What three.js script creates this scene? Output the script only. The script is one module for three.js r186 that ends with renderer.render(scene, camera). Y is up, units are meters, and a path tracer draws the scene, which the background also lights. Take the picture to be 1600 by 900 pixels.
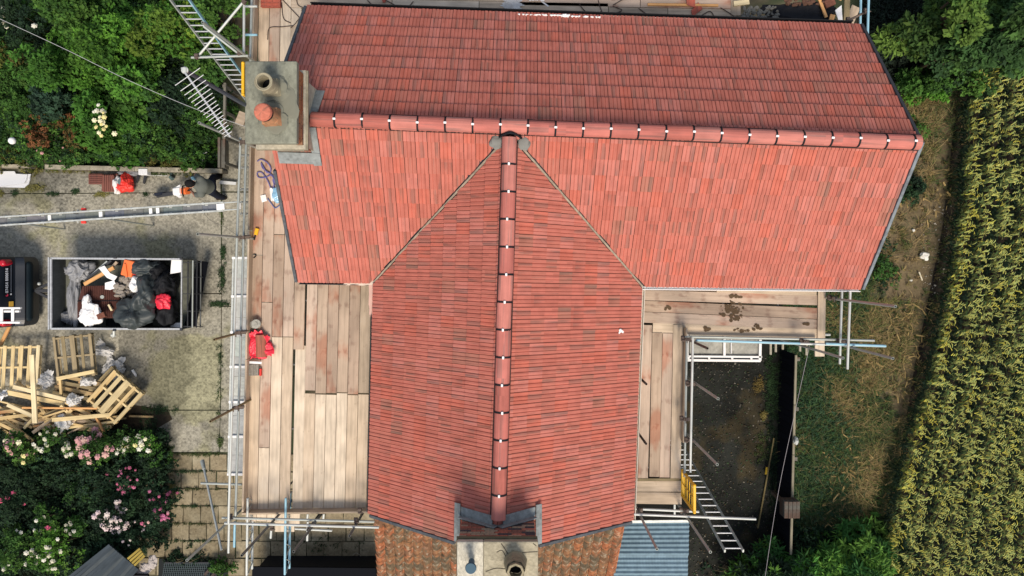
import * as THREE from 'three';
import { mergeGeometries, mergeVertices } from 'three/addons/utils/BufferGeometryUtils.js';
import { RoundedBoxGeometry } from 'three/addons/geometries/RoundedBoxGeometry.js';
import { ImprovedNoise } from 'three/addons/math/ImprovedNoise.js';

// ------------------------------------------------------------------ camera, sky, sun, exposure
const V3 = THREE.Vector3, M4 = THREE.Matrix4, Q4 = THREE.Quaternion;
const FPX = 1110, HCAM = 18.5, CX = 800, CY = 405;            // focal length in photo pixels, drone height, nadir pixel
const scene = new THREE.Scene();
const camera = new THREE.PerspectiveCamera(2 * Math.atan(450 / FPX) * 180 / Math.PI, 1600 / 900, 0.1, 500);
camera.up.set(0, 0, -1);
camera.position.set(0, HCAM, 0);
camera.lookAt(0, 0, 0);
camera.setViewOffset(1600, 900, 0, 450 - CY, 1600, 900);
scene.add(camera);

const SUN = new V3(0.10, 0.815, 0.57).normalize();
const sun = new THREE.DirectionalLight(0xfff0dc, 2.55);
sun.position.copy(SUN).multiplyScalar(60);
sun.castShadow = true;
sun.shadow.radius = 42;
Object.assign(sun.shadow.camera, { left: -22, right: 22, top: 22, bottom: -22, near: 1, far: 140 });
sun.shadow.mapSize.set(4096, 4096);
scene.add(sun, sun.target);
{ // a hazy sky: pale at the horizon, bluer overhead, a broad veil of brightness round the sun
  const w = 256, h = 128, d = new Float32Array(w * h * 4);
  for (let j = 0; j < h; j++) for (let i = 0; i < w; i++) {
    const th = (j + 0.5) / h * Math.PI - Math.PI / 2, ph = (i + 0.5) / w * 2 * Math.PI - Math.PI;
    const y = Math.sin(th), c = Math.cos(th);
    const dir = new V3(Math.cos(ph) * c, y, Math.sin(ph) * c);
    const m = Math.max(0, dir.dot(SUN)), t = Math.pow(Math.max(0, y), 0.55);
    const g = 0.55 * Math.pow(m, 7) + 0.16 * m * m;
    const k = y < 0 ? 0.25 : 1, e = 0.41;
    const o = (j * w + i) * 4;
    d[o] = e * k * (0.74 - 0.24 * t + g * 1.0);
    d[o + 1] = e * k * (0.80 - 0.20 * t + g * 0.95);
    d[o + 2] = e * k * (0.90 - 0.08 * t + g * 0.86);
    d[o + 3] = 1;
  }
  const sky = new THREE.DataTexture(d, w, h, THREE.RGBAFormat, THREE.FloatType);
  sky.mapping = THREE.EquirectangularReflectionMapping;
  sky.magFilter = sky.minFilter = THREE.LinearFilter;
  sky.needsUpdate = true;
  scene.background = sky; scene.environment = sky;
}
const renderer = new THREE.WebGLRenderer({ antialias: true });
renderer.toneMapping = THREE.LinearToneMapping;
renderer.toneMappingExposure = 1.72;
renderer.shadowMap.enabled = true;

// ------------------------------------------------------------------ helpers
const rng = s => () => { s |= 0; s = s + 0x6D2B79F5 | 0; let t = Math.imul(s ^ s >>> 15, 1 | s); t = t + Math.imul(t ^ t >>> 7, 61 | t) ^ t; return ((t ^ t >>> 14) >>> 0) / 4294967296; };
const R = rng(1234);
const rr = (a, b, f = R) => a + (b - a) * f();
const pick = (a, f = R) => a[Math.floor(f() * a.length)];
const clamp = (x, a = 0, b = 1) => Math.min(b, Math.max(a, x)), mix = (a, b, t) => a + (b - a) * t;
const sst = (a, b, x) => { const t = clamp((x - a) / (b - a)); return t * t * (3 - 2 * t); };
const P = (px, py, h = 0) => new V3((px - CX) * (HCAM - h) / FPX, h, (py - CY) * (HCAM - h) / FPX);   // where the sight line of a pixel meets height h
const v = (x, y, z) => new V3(x, y, z);
const IN = new ImprovedNoise();
const n3 = (x, y, z) => IN.noise(x, y, z);

const taken = {};
function numbered(n) { const k = taken[n] = (taken[n] ?? -1) + 1; return k ? n + '_' + String(k).padStart(3, '0') : n; }
function thing(name, label, category, pos, group) {
  const o = new THREE.Group(); o.name = numbered(name); scene.add(o);
  if (pos) o.position.copy(pos);
  o.userData = { label, category }; if (group) o.userData.group = group;
  return o;
}
function prep(g) {
  if (g.index) g = g.toNonIndexed();
  for (const k of Object.keys(g.attributes)) if (!['position', 'normal', 'uv', 'color'].includes(k)) g.deleteAttribute(k);
  if (!g.attributes.uv) g.setAttribute('uv', new THREE.BufferAttribute(new Float32Array(g.attributes.position.count * 2), 2));
  if (!g.attributes.normal) g.computeVertexNormals();
  return g;
}
function merge(list) { return list.length === 1 ? prep(list[0]) : mergeGeometries(list.map(prep)); }
// a mesh made of world-space geometry, placed under its parent (whose position is taken off)
function part(name, geos, mat, parent, label) {
  const g = Array.isArray(geos) ? merge(geos) : geos;
  const m = new THREE.Mesh(g, mat); m.name = name; m.castShadow = m.receiveShadow = true;
  parent.add(m);
  if (parent !== scene) { parent.updateMatrixWorld(true); m.matrix.copy(parent.matrixWorld).invert(); m.matrix.decompose(m.position, m.quaternion, m.scale); }
  if (label) m.userData.label = label;
  return m;
}
function solo(name, geos, mat, label, category, group) {
  const m = part(numbered(name), geos, mat, scene);
  m.userData = { label, category }; if (group) m.userData.group = group;
  return m;
}
function struct(name, geos, mat) { const m = part(numbered(name), geos, mat, scene); m.userData.kind = 'structure'; return m; }
function shared(name, geo, mat, parent, matrix) {                 // a piece that shares its geometry
  const m = new THREE.Mesh(geo, mat); m.name = name; m.castShadow = m.receiveShadow = true;
  matrix.decompose(m.position, m.quaternion, m.scale); parent.add(m); return m;
}
function inst(name, geo, mat, list, parent, stuff) {              // list of [matrix, color]
  const m = new THREE.InstancedMesh(geo, mat, list.length); m.name = name; m.castShadow = m.receiveShadow = true;
  list.forEach(([x, c], i) => { m.setMatrixAt(i, x); m.setColorAt(i, c); });
  parent.add(m); if (stuff) m.userData.kind = 'stuff';
  return m;
}
function box(w, h, d, x = 0, y = 0, z = 0, ry = 0, uo = 0) {
  const g = new THREE.BoxGeometry(w, h, d), u = g.attributes.uv;
  const dim = [[d, h], [d, h], [w, d], [w, d], [w, h], [w, h]];
  for (let f = 0; f < 6; f++) for (let k = 0; k < 4; k++) u.setXY(f * 4 + k, u.getX(f * 4 + k) * dim[f][0] + uo, u.getY(f * 4 + k) * dim[f][1] + uo * 0.37);
  if (ry) g.rotateY(ry);
  g.translate(x, y, z);
  return prep(g);
}
function rbox(w, h, d, r, x = 0, y = 0, z = 0, ry = 0) { const g = new RoundedBoxGeometry(w, h, d, 2, r); if (ry) g.rotateY(ry); g.translate(x, y, z); return prep(g); }
function frame(p0, p1, up) {                                       // x along p0 -> p1, y nearest to up
  const X = p1.clone().sub(p0), L = X.length(); X.normalize();
  let Z = new V3().crossVectors(X, up); if (Z.length() < 1e-4) Z = new V3().crossVectors(X, v(1, 0, 0.01)); Z.normalize();
  const Y = new V3().crossVectors(Z, X);
  return [new M4().makeBasis(X, Y, Z).setPosition(p0.clone().lerp(p1, 0.5)), L];
}
// a bar from p0 to p1: w across, t thick; p0, p1 on its centre line; edges chamfered
function beam(p0, p1, w, t, up = v(0, 1, 0), ch = 0.004) {
  const [m, L] = frame(p0, p1, up);
  const a = w / 2, b = t / 2, c = Math.min(ch, a * 0.4, b * 0.4);
  const prof = [[-a, -b + c], [-a, b - c], [-a + c, b], [a - c, b], [a, b - c], [a, -b + c], [a - c, -b], [-a + c, -b]];
  const pos = [], uv = [], uo = R() * 7, vo = R() * 3, h = L / 2;
  for (let i = 0; i < 8; i++) {
    const [z0, y0] = prof[i], [z1, y1] = prof[(i + 1) % 8];
    const q = [[-h, y0, z0], [h, y0, z0], [h, y1, z1], [-h, y1, z1]];
    const d0 = i < 4 ? z0 : 0.3 + z0, d1 = i < 4 ? z1 + (z1 === z0 ? t : 0) : 0.3 + z1;
    const qu = [[uo, vo + d0], [uo + L, vo + d0], [uo + L, vo + d1], [uo, vo + d1]];
    for (const k of [0, 1, 2, 0, 2, 3]) { pos.push(...q[k]); uv.push(...qu[k]); }
  }
  for (const s of [-1, 1]) for (let i = 1; i < 7; i++) {
    const t3 = s < 0 ? [0, i + 1, i] : [0, i, i + 1];
    for (const k of t3) { pos.push(s * h, prof[k][1], prof[k][0]); uv.push(uo + prof[k][1], vo + prof[k][0]); }
  }
  const g = new THREE.BufferGeometry();
  g.setAttribute('position', new THREE.Float32BufferAttribute(pos, 3));
  g.setAttribute('uv', new THREE.Float32BufferAttribute(uv, 2));
  g.computeVertexNormals(); g.applyMatrix4(m);
  return g;
}
function cyl(p0, p1, r0, r1 = r0, seg = 10, open = false) {
  const d = p1.clone().sub(p0), L = d.length();
  const g = new THREE.CylinderGeometry(r1, r0, L, seg, 1, open);
  g.applyMatrix4(new M4().makeRotationFromQuaternion(new Q4().setFromUnitVectors(v(0, 1, 0), d.normalize())).setPosition(p0.clone().lerp(p1, 0.5)));
  return prep(g);
}
function tube(p0, p1, r = 0.0245, seg = 12) {                     // hollow steel tube, open at both ends
  const d = p1.clone().sub(p0).normalize(), q = new Q4().setFromUnitVectors(v(0, 1, 0), d);
  const out = [cyl(p0, p1, r, r, seg, true), cyl(p0, p1, r * 0.8, r * 0.8, seg, true)];
  for (const e of [p0, p1]) { const g = new THREE.RingGeometry(r * 0.8, r, seg); g.rotateX(-Math.PI / 2); g.applyMatrix4(new M4().makeRotationFromQuaternion(q).setPosition(e)); out.push(prep(g)); }
  return merge(out);
}
function coupler(p, axis = v(0, 1, 0), axis2 = v(1, 0, 0)) {       // two sleeves at right angles and a bolt
  const a = axis.clone().normalize(), b = axis2.clone().normalize(), n = new V3().crossVectors(a, b).normalize();
  return merge([cyl(p.clone().addScaledVector(a, -0.035), p.clone().addScaledVector(a, 0.035), 0.036, 0.036, 8),
    cyl(p.clone().addScaledVector(b, -0.035).addScaledVector(n, 0.05), p.clone().addScaledVector(b, 0.035).addScaledVector(n, 0.05), 0.036, 0.036, 8),
    cyl(p.clone().addScaledVector(a, 0.045).addScaledVector(b, -0.02), p.clone().addScaledVector(a, 0.045).addScaledVector(b, 0.075), 0.011, 0.011, 6)]);
}
function pathTube(pts, r, seg = 40, rs = 5) { return prep(new THREE.TubeGeometry(new THREE.CatmullRomCurve3(pts), seg, r, rs)); }
function prism(pts, top, thick, uvs = 1) {                          // flat slab over an (x, z) outline
  const c = pts.map(p => new THREE.Vector2(p.x, p.z));
  if (THREE.ShapeUtils.area(c) < 0) c.reverse();
  const tri = THREE.ShapeUtils.triangulateShape(c, []), pos = [], uv = [];
  const put = (p, y) => { pos.push(p.x, y, p.y); uv.push(p.x * uvs, p.y * uvs); };
  for (const [a, b, d] of tri) { put(c[a], top); put(c[d], top); put(c[b], top); if (thick) { put(c[a], top - thick); put(c[b], top - thick); put(c[d], top - thick); } }
  if (thick) for (let i = 0; i < c.length; i++) { const p = c[i], q = c[(i + 1) % c.length]; put(p, top); put(q, top); put(q, top - thick); put(p, top); put(q, top - thick); put(p, top - thick); }
  const g = new THREE.BufferGeometry();
  g.setAttribute('position', new THREE.Float32BufferAttribute(pos, 3));
  g.setAttribute('uv', new THREE.Float32BufferAttribute(uv, 2));
  g.computeVertexNormals();
  return g;
}
const quad = (px, h) => px.map(([x, y]) => P(x, y, h));

// crumpled bag: a sphere squashed and creased with ridged noise; sits on y0
function bag(c, rx, ry, rz, seed, amp = 0.22, freq = 3, det = 4) {
  let g = new THREE.IcosahedronGeometry(1, det * 4); g.deleteAttribute('normal'); g.deleteAttribute('uv'); g = mergeVertices(g, 1e-4);
  const p = g.attributes.position, q = v(0, 0, 0);
  for (let i = 0; i < p.count; i++) {
    q.fromBufferAttribute(p, i);
    const fr = freq * 0.75, wx = 0.5 * n3(q.x * 1.7, q.y * 1.7 + seed, q.z * 1.7), r1 = 1 - Math.abs(n3(q.x * fr + seed + wx, q.y * fr * 0.5, q.z * fr + wx)) * 2, r2 = 1 - Math.abs(n3(q.x * fr * 2.1, q.y * fr + seed, q.z * fr * 2.1 - wx)) * 2;
    const s = 1 + amp * 0.62 * (r1 - 0.6) + amp * 0.22 * (r2 - 0.6) + 0.38 * n3(q.x * 1.1 + seed * 3.7, q.y * 1.1, q.z * 1.1);
    p.setXYZ(i, c.x + q.x * rx * s, Math.max(c.y, c.y + ry * 0.75 + q.y * ry * s), c.z + q.z * rz * s);
  }
  g.computeVertexNormals();
  return prep(g);
}
// crumpled sheet over an outline of pixels at height h: a grid bent up and down, with an uneven edge
function sheet(c, w, d, ry, seed, amp = 0.08, freq = 4, n = 26, ragged = 0.12) {
  const g = new THREE.PlaneGeometry(1, 1, n, n); g.rotateX(-Math.PI / 2);
  const p = g.attributes.position;
  for (let i = 0; i < p.count; i++) {
    let x = p.getX(i), z = p.getZ(i);
    const e = Math.max(Math.abs(x), Math.abs(z)) * 2;
    const k = 1 + ragged * e * (n3(x * 3 + seed, seed, z * 3) * 2.2 + n3(x * 9, seed * 2, z * 9));
    x *= k * w; z *= k * d;
    const y = amp * (1 - Math.abs(n3(x * freq, seed, z * freq)) * 2.4) + amp * 0.6 * (1 - Math.abs(n3(x * freq * 2.7, seed + 4, z * freq * 2.7)) * 2);
    p.setXYZ(i, x, Math.max(0.004, y + amp * 0.5), z);
  }
  g.computeVertexNormals(); g.rotateY(ry); g.translate(c.x, c.y, c.z);
  return prep(g);
}

// ------------------------------------------------------------------ textures
function lattice(seed) { const f = rng(seed), t = new Float32Array(4096); for (let i = 0; i < 4096; i++) t[i] = f(); return t; }
const LT = lattice(77);
function vn(x, y, per, s = 0) {
  const xi = Math.floor(x), yi = Math.floor(y), a = x - xi, b = y - yi, u = a * a * (3 - 2 * a), w = b * b * (3 - 2 * b);
  const H = (i, j) => LT[((((i % per) + per) % per) * 61 + (((j % per) + per) % per) * 389 + s * 997) & 4095];
  return mix(mix(H(xi, yi), H(xi + 1, yi), u), mix(H(xi, yi + 1), H(xi + 1, yi + 1), u), w);
}
function fbm(x, y, per, oct, s = 0) { let a = 0, k = 0.5, t = 0; for (let i = 0; i < oct; i++) { a += k * vn(x, y, per, s + i); t += k; k *= 0.55; x *= 2; y *= 2; per *= 2; } return a / t; }
function tex(w, h, mx, mz, fn, srgb = false) {                      // covers mx by mz metres; fn(u, v) gives linear 0..1
  const d = new Uint8Array(w * h * 4);
  for (let j = 0; j < h; j++) for (let i = 0; i < w; i++) {
    const c = fn(i / w, j / h, i, j), o = (j * w + i) * 4;
    for (let k = 0; k < 3; k++) { let x = clamp(c[k]); if (srgb) x = x <= 0.0031308 ? x * 12.92 : 1.055 * Math.pow(x, 1 / 2.4) - 0.055; d[o + k] = x * 255; }
    d[o + 3] = 255;
  }
  const t = new THREE.DataTexture(d, w, h, THREE.RGBAFormat);
  t.wrapS = t.wrapT = THREE.RepeatWrapping; t.magFilter = THREE.LinearFilter; t.minFilter = THREE.LinearMipmapLinearFilter; t.generateMipmaps = true;
  if (srgb) t.colorSpace = THREE.SRGBColorSpace;
  t.repeat.set(1 / mx, 1 / mz); t.needsUpdate = true;
  return t;
}
const TR = rng(99);
const T = {
  wood: tex(512, 256, 2.2, 0.9, (u, w) => { const g = fbm(u * 4, w * 40, 4, 4, 1), l = fbm(u * 6, w * 5, 6, 3, 9), k = 0.5 * sst(0.74, 0.86, fbm(u * 27, w * 18, 9, 4, 4)); const a = 0.72 + 0.42 * (g - 0.5) + 0.5 * (l - 0.5) + 0.12; return [a - k * 0.3, a * 0.985 - k * 0.32, a * 0.96 - k * 0.33]; }),
  woodDirty: tex(512, 256, 2.9, 1.1, (u, w) => { const g = fbm(u * 4, w * 40, 4, 4, 2), l = fbm(u * 5, w * 4, 4, 4, 3), r = sst(0.44, 0.68, fbm(u * 3, w * 3, 3, 5, 6)), k = 0.55 * sst(0.58, 0.82, fbm(u * 18, w * 12, 6, 5, 7)); const a = 0.74 + 0.4 * (g - 0.5) + 0.4 * (l - 0.5); return [a * (1 - 0.16 * r) - k * 0.30, a * (1 - 0.40 * r) - k * 0.36, a * (1 - 0.46 * r) - k * 0.36]; }),
  tile: tex(512, 512, 1.7, 1.7, (u, w) => { const s = fbm(u * 45, w * 2, 45, 4, 11), m = fbm(u * 8, w * 8, 8, 5, 12), f = TR(), d = sst(0.56, 0.76, fbm(u * 34, w * 2, 34, 3, 14)); const a = 0.84 + 0.40 * (s - 0.5) + 0.30 * (m - 0.5) + 0.10 * (f - 0.5); return [a * (1 - 0.30 * d), a * (1.06 - 0.14 * d), a * (1.06 - 0.10 * d)]; }),
  speck: tex(512, 512, 1.3, 1.3, (u, w) => { const f = TR(), m = fbm(u * 24, w * 24, 24, 4, 21), l = fbm(u * 3, w * 3, 3, 4, 22); const a = 0.62 + 0.5 * (m - 0.5) + 0.34 * (l - 0.5) + (f > 0.93 ? 0.18 : f < 0.08 ? -0.18 : 0); return [a, a * 0.99, a * 0.97]; }),
  moss: tex(512, 512, 1.9, 1.9, (u, w) => { const m = sst(0.46, 0.6, fbm(u * 12, w * 12, 12, 5, 31)), b = 0.6 * sst(0.6, 0.74, fbm(u * 30, w * 30, 30, 4, 32)), l = sst(0.64, 0.72, fbm(u * 30, w * 30, 30, 3, 33)), f = fbm(u * 60, w * 60, 60, 2, 34); let c = [0.185 + 0.08 * f, 0.092 + 0.045 * f, 0.062]; c = [mix(c[0], 0.125, m), mix(c[1], 0.092, m), mix(c[2], 0.060, m)]; c = c.map(x => x * (1 - 0.75 * b)); c = c.map((x, i) => mix(x, [0.33, 0.29, 0.22][i], l * 0.6)); return c; }, true),
  metal: tex(256, 256, 0.9, 0.9, (u, w) => { const m = fbm(u * 10, w * 10, 10, 4, 41), s = fbm(u * 40, w * 3, 3, 3, 42); const a = 0.75 + 0.4 * (m - 0.5) + 0.25 * (s - 0.5); return [a, a, a]; }),
  dirt: tex(1024, 1024, 7.3, 7.3, (u, w) => { const m = fbm(u * 10, w * 10, 10, 6, 51), z = fbm(u * 5, w * 5, 5, 4, 52), f = TR(); const a = 0.35 + 0.9 * m + 0.25 * (f - 0.5); const g = sst(0.4, 0.6, z); return [a * mix(0.125, 0.055, g), a * mix(0.105, 0.07, g), a * mix(0.07, 0.038, g)]; }, true),
  tarmac: tex(1024, 1024, 6.1, 6.1, (u, w) => { const m = fbm(u * 14, w * 14, 14, 6, 61), z = sst(0.5, 0.72, fbm(u * 8, w * 8, 8, 5, 62)), f = TR(); const a = 0.05 + 1.25 * m + (f > 0.97 ? 1.0 : 0) + 0.5 * (f - 0.5); return [a * mix(0.022, 0.050, z), a * mix(0.024, 0.041, z), a * mix(0.021, 0.023, z)]; }, true),
  yard: tex(2048, 2048, 10.24, 10.24, (u, w) => {
    const X = u * 10.24, Z = w * 10.24;
    const f = TR(), m = fbm(u * 230, w * 230, 230, 2, 71), l = fbm(u * 7, w * 7, 7, 6, 72), k = sst(0.60, 0.70, fbm(u * 4 + 0.5, w * 5, 5, 6, 73)), o = sst(0.54, 0.66, fbm(u * 9, w * 9, 9, 5, 74));
    let a = 0.262 + 0.27 * (m - 0.5) + 0.18 * (l - 0.5) + (f > 0.95 ? 0.12 : f < 0.06 ? -0.10 : 0) + 0.05 * (f - 0.5);
    a *= 1 - 0.38 * k;
    return [a * mix(1.02, 0.96, o), a * mix(0.975, 0.93, o), a * mix(0.80, 0.62, o)];
  }, true),
  slab: tex(512, 512, 1.53, 1.53, (u, w) => { const m = fbm(u * 40, w * 40, 40, 4, 81), l = fbm(u * 5, w * 5, 5, 5, 82), f = TR(); const a = 0.66 + 0.5 * (m - 0.5) + 0.5 * (l - 0.5) + 0.14 * (f - 0.5); return [a, a * (0.95 + 0.1 * (l - 0.5)), a * (0.86 + 0.2 * (l - 0.5))]; }),
};
const col = (r, g, b) => new THREE.Color().setRGB(r, g, b);
const mat = (r, g, b, o = {}) => (o.metalness || (o.roughness ?? 1) < 0.6 ? new THREE.MeshStandardMaterial({ color: col(r, g, b), roughness: 0.85, metalness: 0, ...o }) : new THREE.MeshPhysicalMaterial({ color: col(r, g, b), roughness: 0.9, metalness: 0, specularIntensity: 0.3, ...o }));   // dusty, weathered things hardly shine
const M = {
  wood: [mat(0.59, 0.48, 0.365, { map: T.wood }), mat(0.55, 0.42, 0.315, { map: T.woodDirty }), mat(0.68, 0.58, 0.46, { map: T.wood }), mat(0.52, 0.39, 0.295, { map: T.woodDirty }), mat(0.63, 0.49, 0.385, { map: T.woodDirty }), mat(0.44, 0.355, 0.27, { map: T.wood })],
  pine: [mat(0.70, 0.56, 0.31, { map: T.wood }), mat(0.60, 0.45, 0.23, { map: T.wood }), mat(0.76, 0.65, 0.42, { map: T.wood }), mat(0.55, 0.40, 0.21, { map: T.woodDirty }), mat(0.72, 0.40, 0.17, { map: T.wood })],
  oldwood: mat(0.27, 0.22, 0.13, { map: T.wood }), greywood: mat(0.20, 0.19, 0.16, { map: T.woodDirty }),
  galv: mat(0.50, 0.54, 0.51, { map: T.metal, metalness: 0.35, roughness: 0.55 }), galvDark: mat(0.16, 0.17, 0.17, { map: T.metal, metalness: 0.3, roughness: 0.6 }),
  blue: mat(0.33, 0.60, 0.74, { map: T.metal, metalness: 0.1, roughness: 0.5 }), pale: mat(0.66, 0.69, 0.66, { map: T.metal, metalness: 0.2, roughness: 0.5 }),
  rust: mat(0.16, 0.12, 0.10, { map: T.metal, metalness: 0.3, roughness: 0.75 }), alu: mat(0.62, 0.64, 0.66, { map: T.metal, metalness: 0.4, roughness: 0.45 }),
  white: mat(0.78, 0.78, 0.78), cream: mat(0.62, 0.58, 0.47, { map: T.speck }), black: mat(0.012, 0.013, 0.016, { roughness: 0.7 }), darkgrey: mat(0.045, 0.048, 0.055, { roughness: 0.6 }),
  lead: mat(0.33, 0.37, 0.38, { map: T.speck, roughness: 0.7 }), trim: mat(0.13, 0.145, 0.165, { map: T.speck, roughness: 0.75 }),
  yellow: mat(0.78, 0.44, 0.015, { roughness: 0.5 }), red: mat(0.68, 0.035, 0.025, { roughness: 0.5 }), redbag: mat(0.74, 0.03, 0.06, { roughness: 0.45 }), orange: mat(0.80, 0.17, 0.04, { roughness: 0.5 }),
  soil: mat(0.05, 0.04, 0.028, { map: T.speck }),
  film: new THREE.MeshPhysicalMaterial({ color: col(0.74, 0.74, 0.73), roughness: 0.5, transmission: 0.35, thickness: 0, side: THREE.DoubleSide }),
  filmGrey: new THREE.MeshPhysicalMaterial({ color: col(0.30, 0.31, 0.33), roughness: 0.5, transmission: 0.3, thickness: 0, side: THREE.DoubleSide }),
  clay: mat(0.50, 0.125, 0.085, { map: T.tile }), skin: mat(0.42, 0.22, 0.15),
};
const UP = v(0, 1, 0);
// ------------------------------------------------------------------ ground
{
  const g = new THREE.PlaneGeometry(400, 400); g.rotateX(-Math.PI / 2); g.translate(0, -0.02, 0);
  const u = g.attributes.uv; for (let i = 0; i < u.count; i++) u.setXY(i, u.getX(i) * 400, u.getY(i) * 400);
  struct('ground', prep(g), mat(1, 1, 1, { map: T.dirt, roughness: 1 }));
  // the yard: concrete bays with open joints
  const yard = new THREE.Group(); yard.name = 'concrete_yard'; yard.userData.kind = 'structure'; scene.add(yard);
  const ym = mat(1, 1, 1, { map: T.yard, bumpMap: T.speck, bumpScale: 0.004, roughness: 0.95 });
  for (const q of [
    [[-160, 262], [344, 268], [345, 300], [-160, 303]], [[-160, 304.5], [345, 301.5], [346, 458], [-160, 457]],
    [[-160, 458.5], [346, 459.5], [344, 640], [-160, 640]], [[-160, 641.5], [344, 641.5], [342, 706], [-160, 706]],
    [[352, 178], [420, 178], [420, 299], [347, 299]], [[347.5, 301], [420, 301], [420, 478], [347, 478]], [[347, 479.5], [420, 479.5], [420, 640], [345.5, 640]], [[345, 641.5], [420, 641.5], [420, 706], [343.5, 706]],
  ]) part('concrete_bay', prism(quad(q, 0), 0.012, 0.03), ym, yard);
  // paving slabs south of the yard
  const pav = new THREE.Group(); pav.name = 'paving'; pav.userData.kind = 'structure'; scene.add(pav);
  const sm = [mat(0.37, 0.325, 0.235, { map: T.slab, bumpMap: T.slab, bumpScale: 0.004 }), mat(0.33, 0.295, 0.215, { map: T.slab, bumpMap: T.slab, bumpScale: 0.004 }), mat(0.39, 0.35, 0.26, { map: T.slab, bumpMap: T.slab, bumpScale: 0.004 }), mat(0.28, 0.25, 0.18, { map: T.slab, bumpMap: T.slab, bumpScale: 0.004 })];
  const f = rng(5);
  for (let r = 0; r < 7; r++) {
    let x = 214 + (r % 2) * 13 + f() * 5;
    while (x < 592) {
      const w = 26.5 + f() * 2.2, y = 707 + r * 27.2 + x * 0.006, t = f() * 0.012;
      const j = () => f() * 1.6 - 0.8;
      part('paving_slab', prism(quad([[x + 0.7 + j(), y + 0.7 + j()], [x + w - 0.7 + j(), y + 0.7 + j()], [x + w - 0.7 + j(), y + 26.3 + j()], [x + 0.7 + j(), y + 26.3 + j()]], 0), 0.004 + t, 0.045), sm[Math.min(3, Math.floor(f() * 4))], pav);
      x += w;
    }
  }
  struct('courtyard', prism(quad([[985, 440], [1243, 440], [1236, 960], [985, 960]], 0), -0.004, 0), mat(1, 1, 1, { map: T.tarmac, roughness: 0.95, bumpMap: T.speck, bumpScale: 0.006 }));
  struct('dirt_margin', prism(quad([[1428, 170], [1500, 150], [1500, 300], [1482, 400], [1450, 540], [1415, 650], [1385, 640], [1400, 520], [1385, 460], [1375, 370], [1415, 300]], 0), -0.012, 0), mat(0.21, 0.165, 0.10, { map: T.speck, roughness: 1, bumpMap: T.speck, bumpScale: 0.02 }));
  struct('field', prism(quad([[1500, 120], [1700, 30], [2100, 30], [2100, 1050], [1370, 1050], [1388, 850], [1426, 590], [1472, 360]], 0), -0.008, 0), mat(0.045, 0.037, 0.03, { map: T.speck, roughness: 1 }));  // dark soil carried past the crop edge, the shadow there put into its colour
}

// ------------------------------------------------------------------ the T-shaped house
const hE = HCAM - 13.96, hR = HCAM - 11.94;                       // eaves 4.54 m, ridge 6.56 m
const house = thing('cottage', 'T-shaped cottage with a newly laid red tiled roof, filling the middle', 'house', v(0, 0, 0));
const W = (x, z, y) => v(x, y, z);
const mR0 = W(-4.12, -2.33, hR), mR1 = W(6.855, -1.975, hR), mU0 = W(-4.03, -4.94, hE), mU1 = W(6.855, -4.566, hE), mL0 = W(-4.21, 0.40, hE), mL1 = W(6.855, 0.54, hE);
const wR0 = W(-0.03, -2.10, hR), wR1 = W(-0.262, 4.95, hR), wL1 = W(-2.775, 5.0, hE), wL0 = W(-2.62, -2.12, hE), wE1 = W(2.335, 5.13, hE), wE0 = W(2.60, -2.02, hE);
const vL = [wR0.clone(), W(-2.667, 0.40, hE)], vR = [wR0.clone(), W(2.53, 0.50, hE)];
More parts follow.
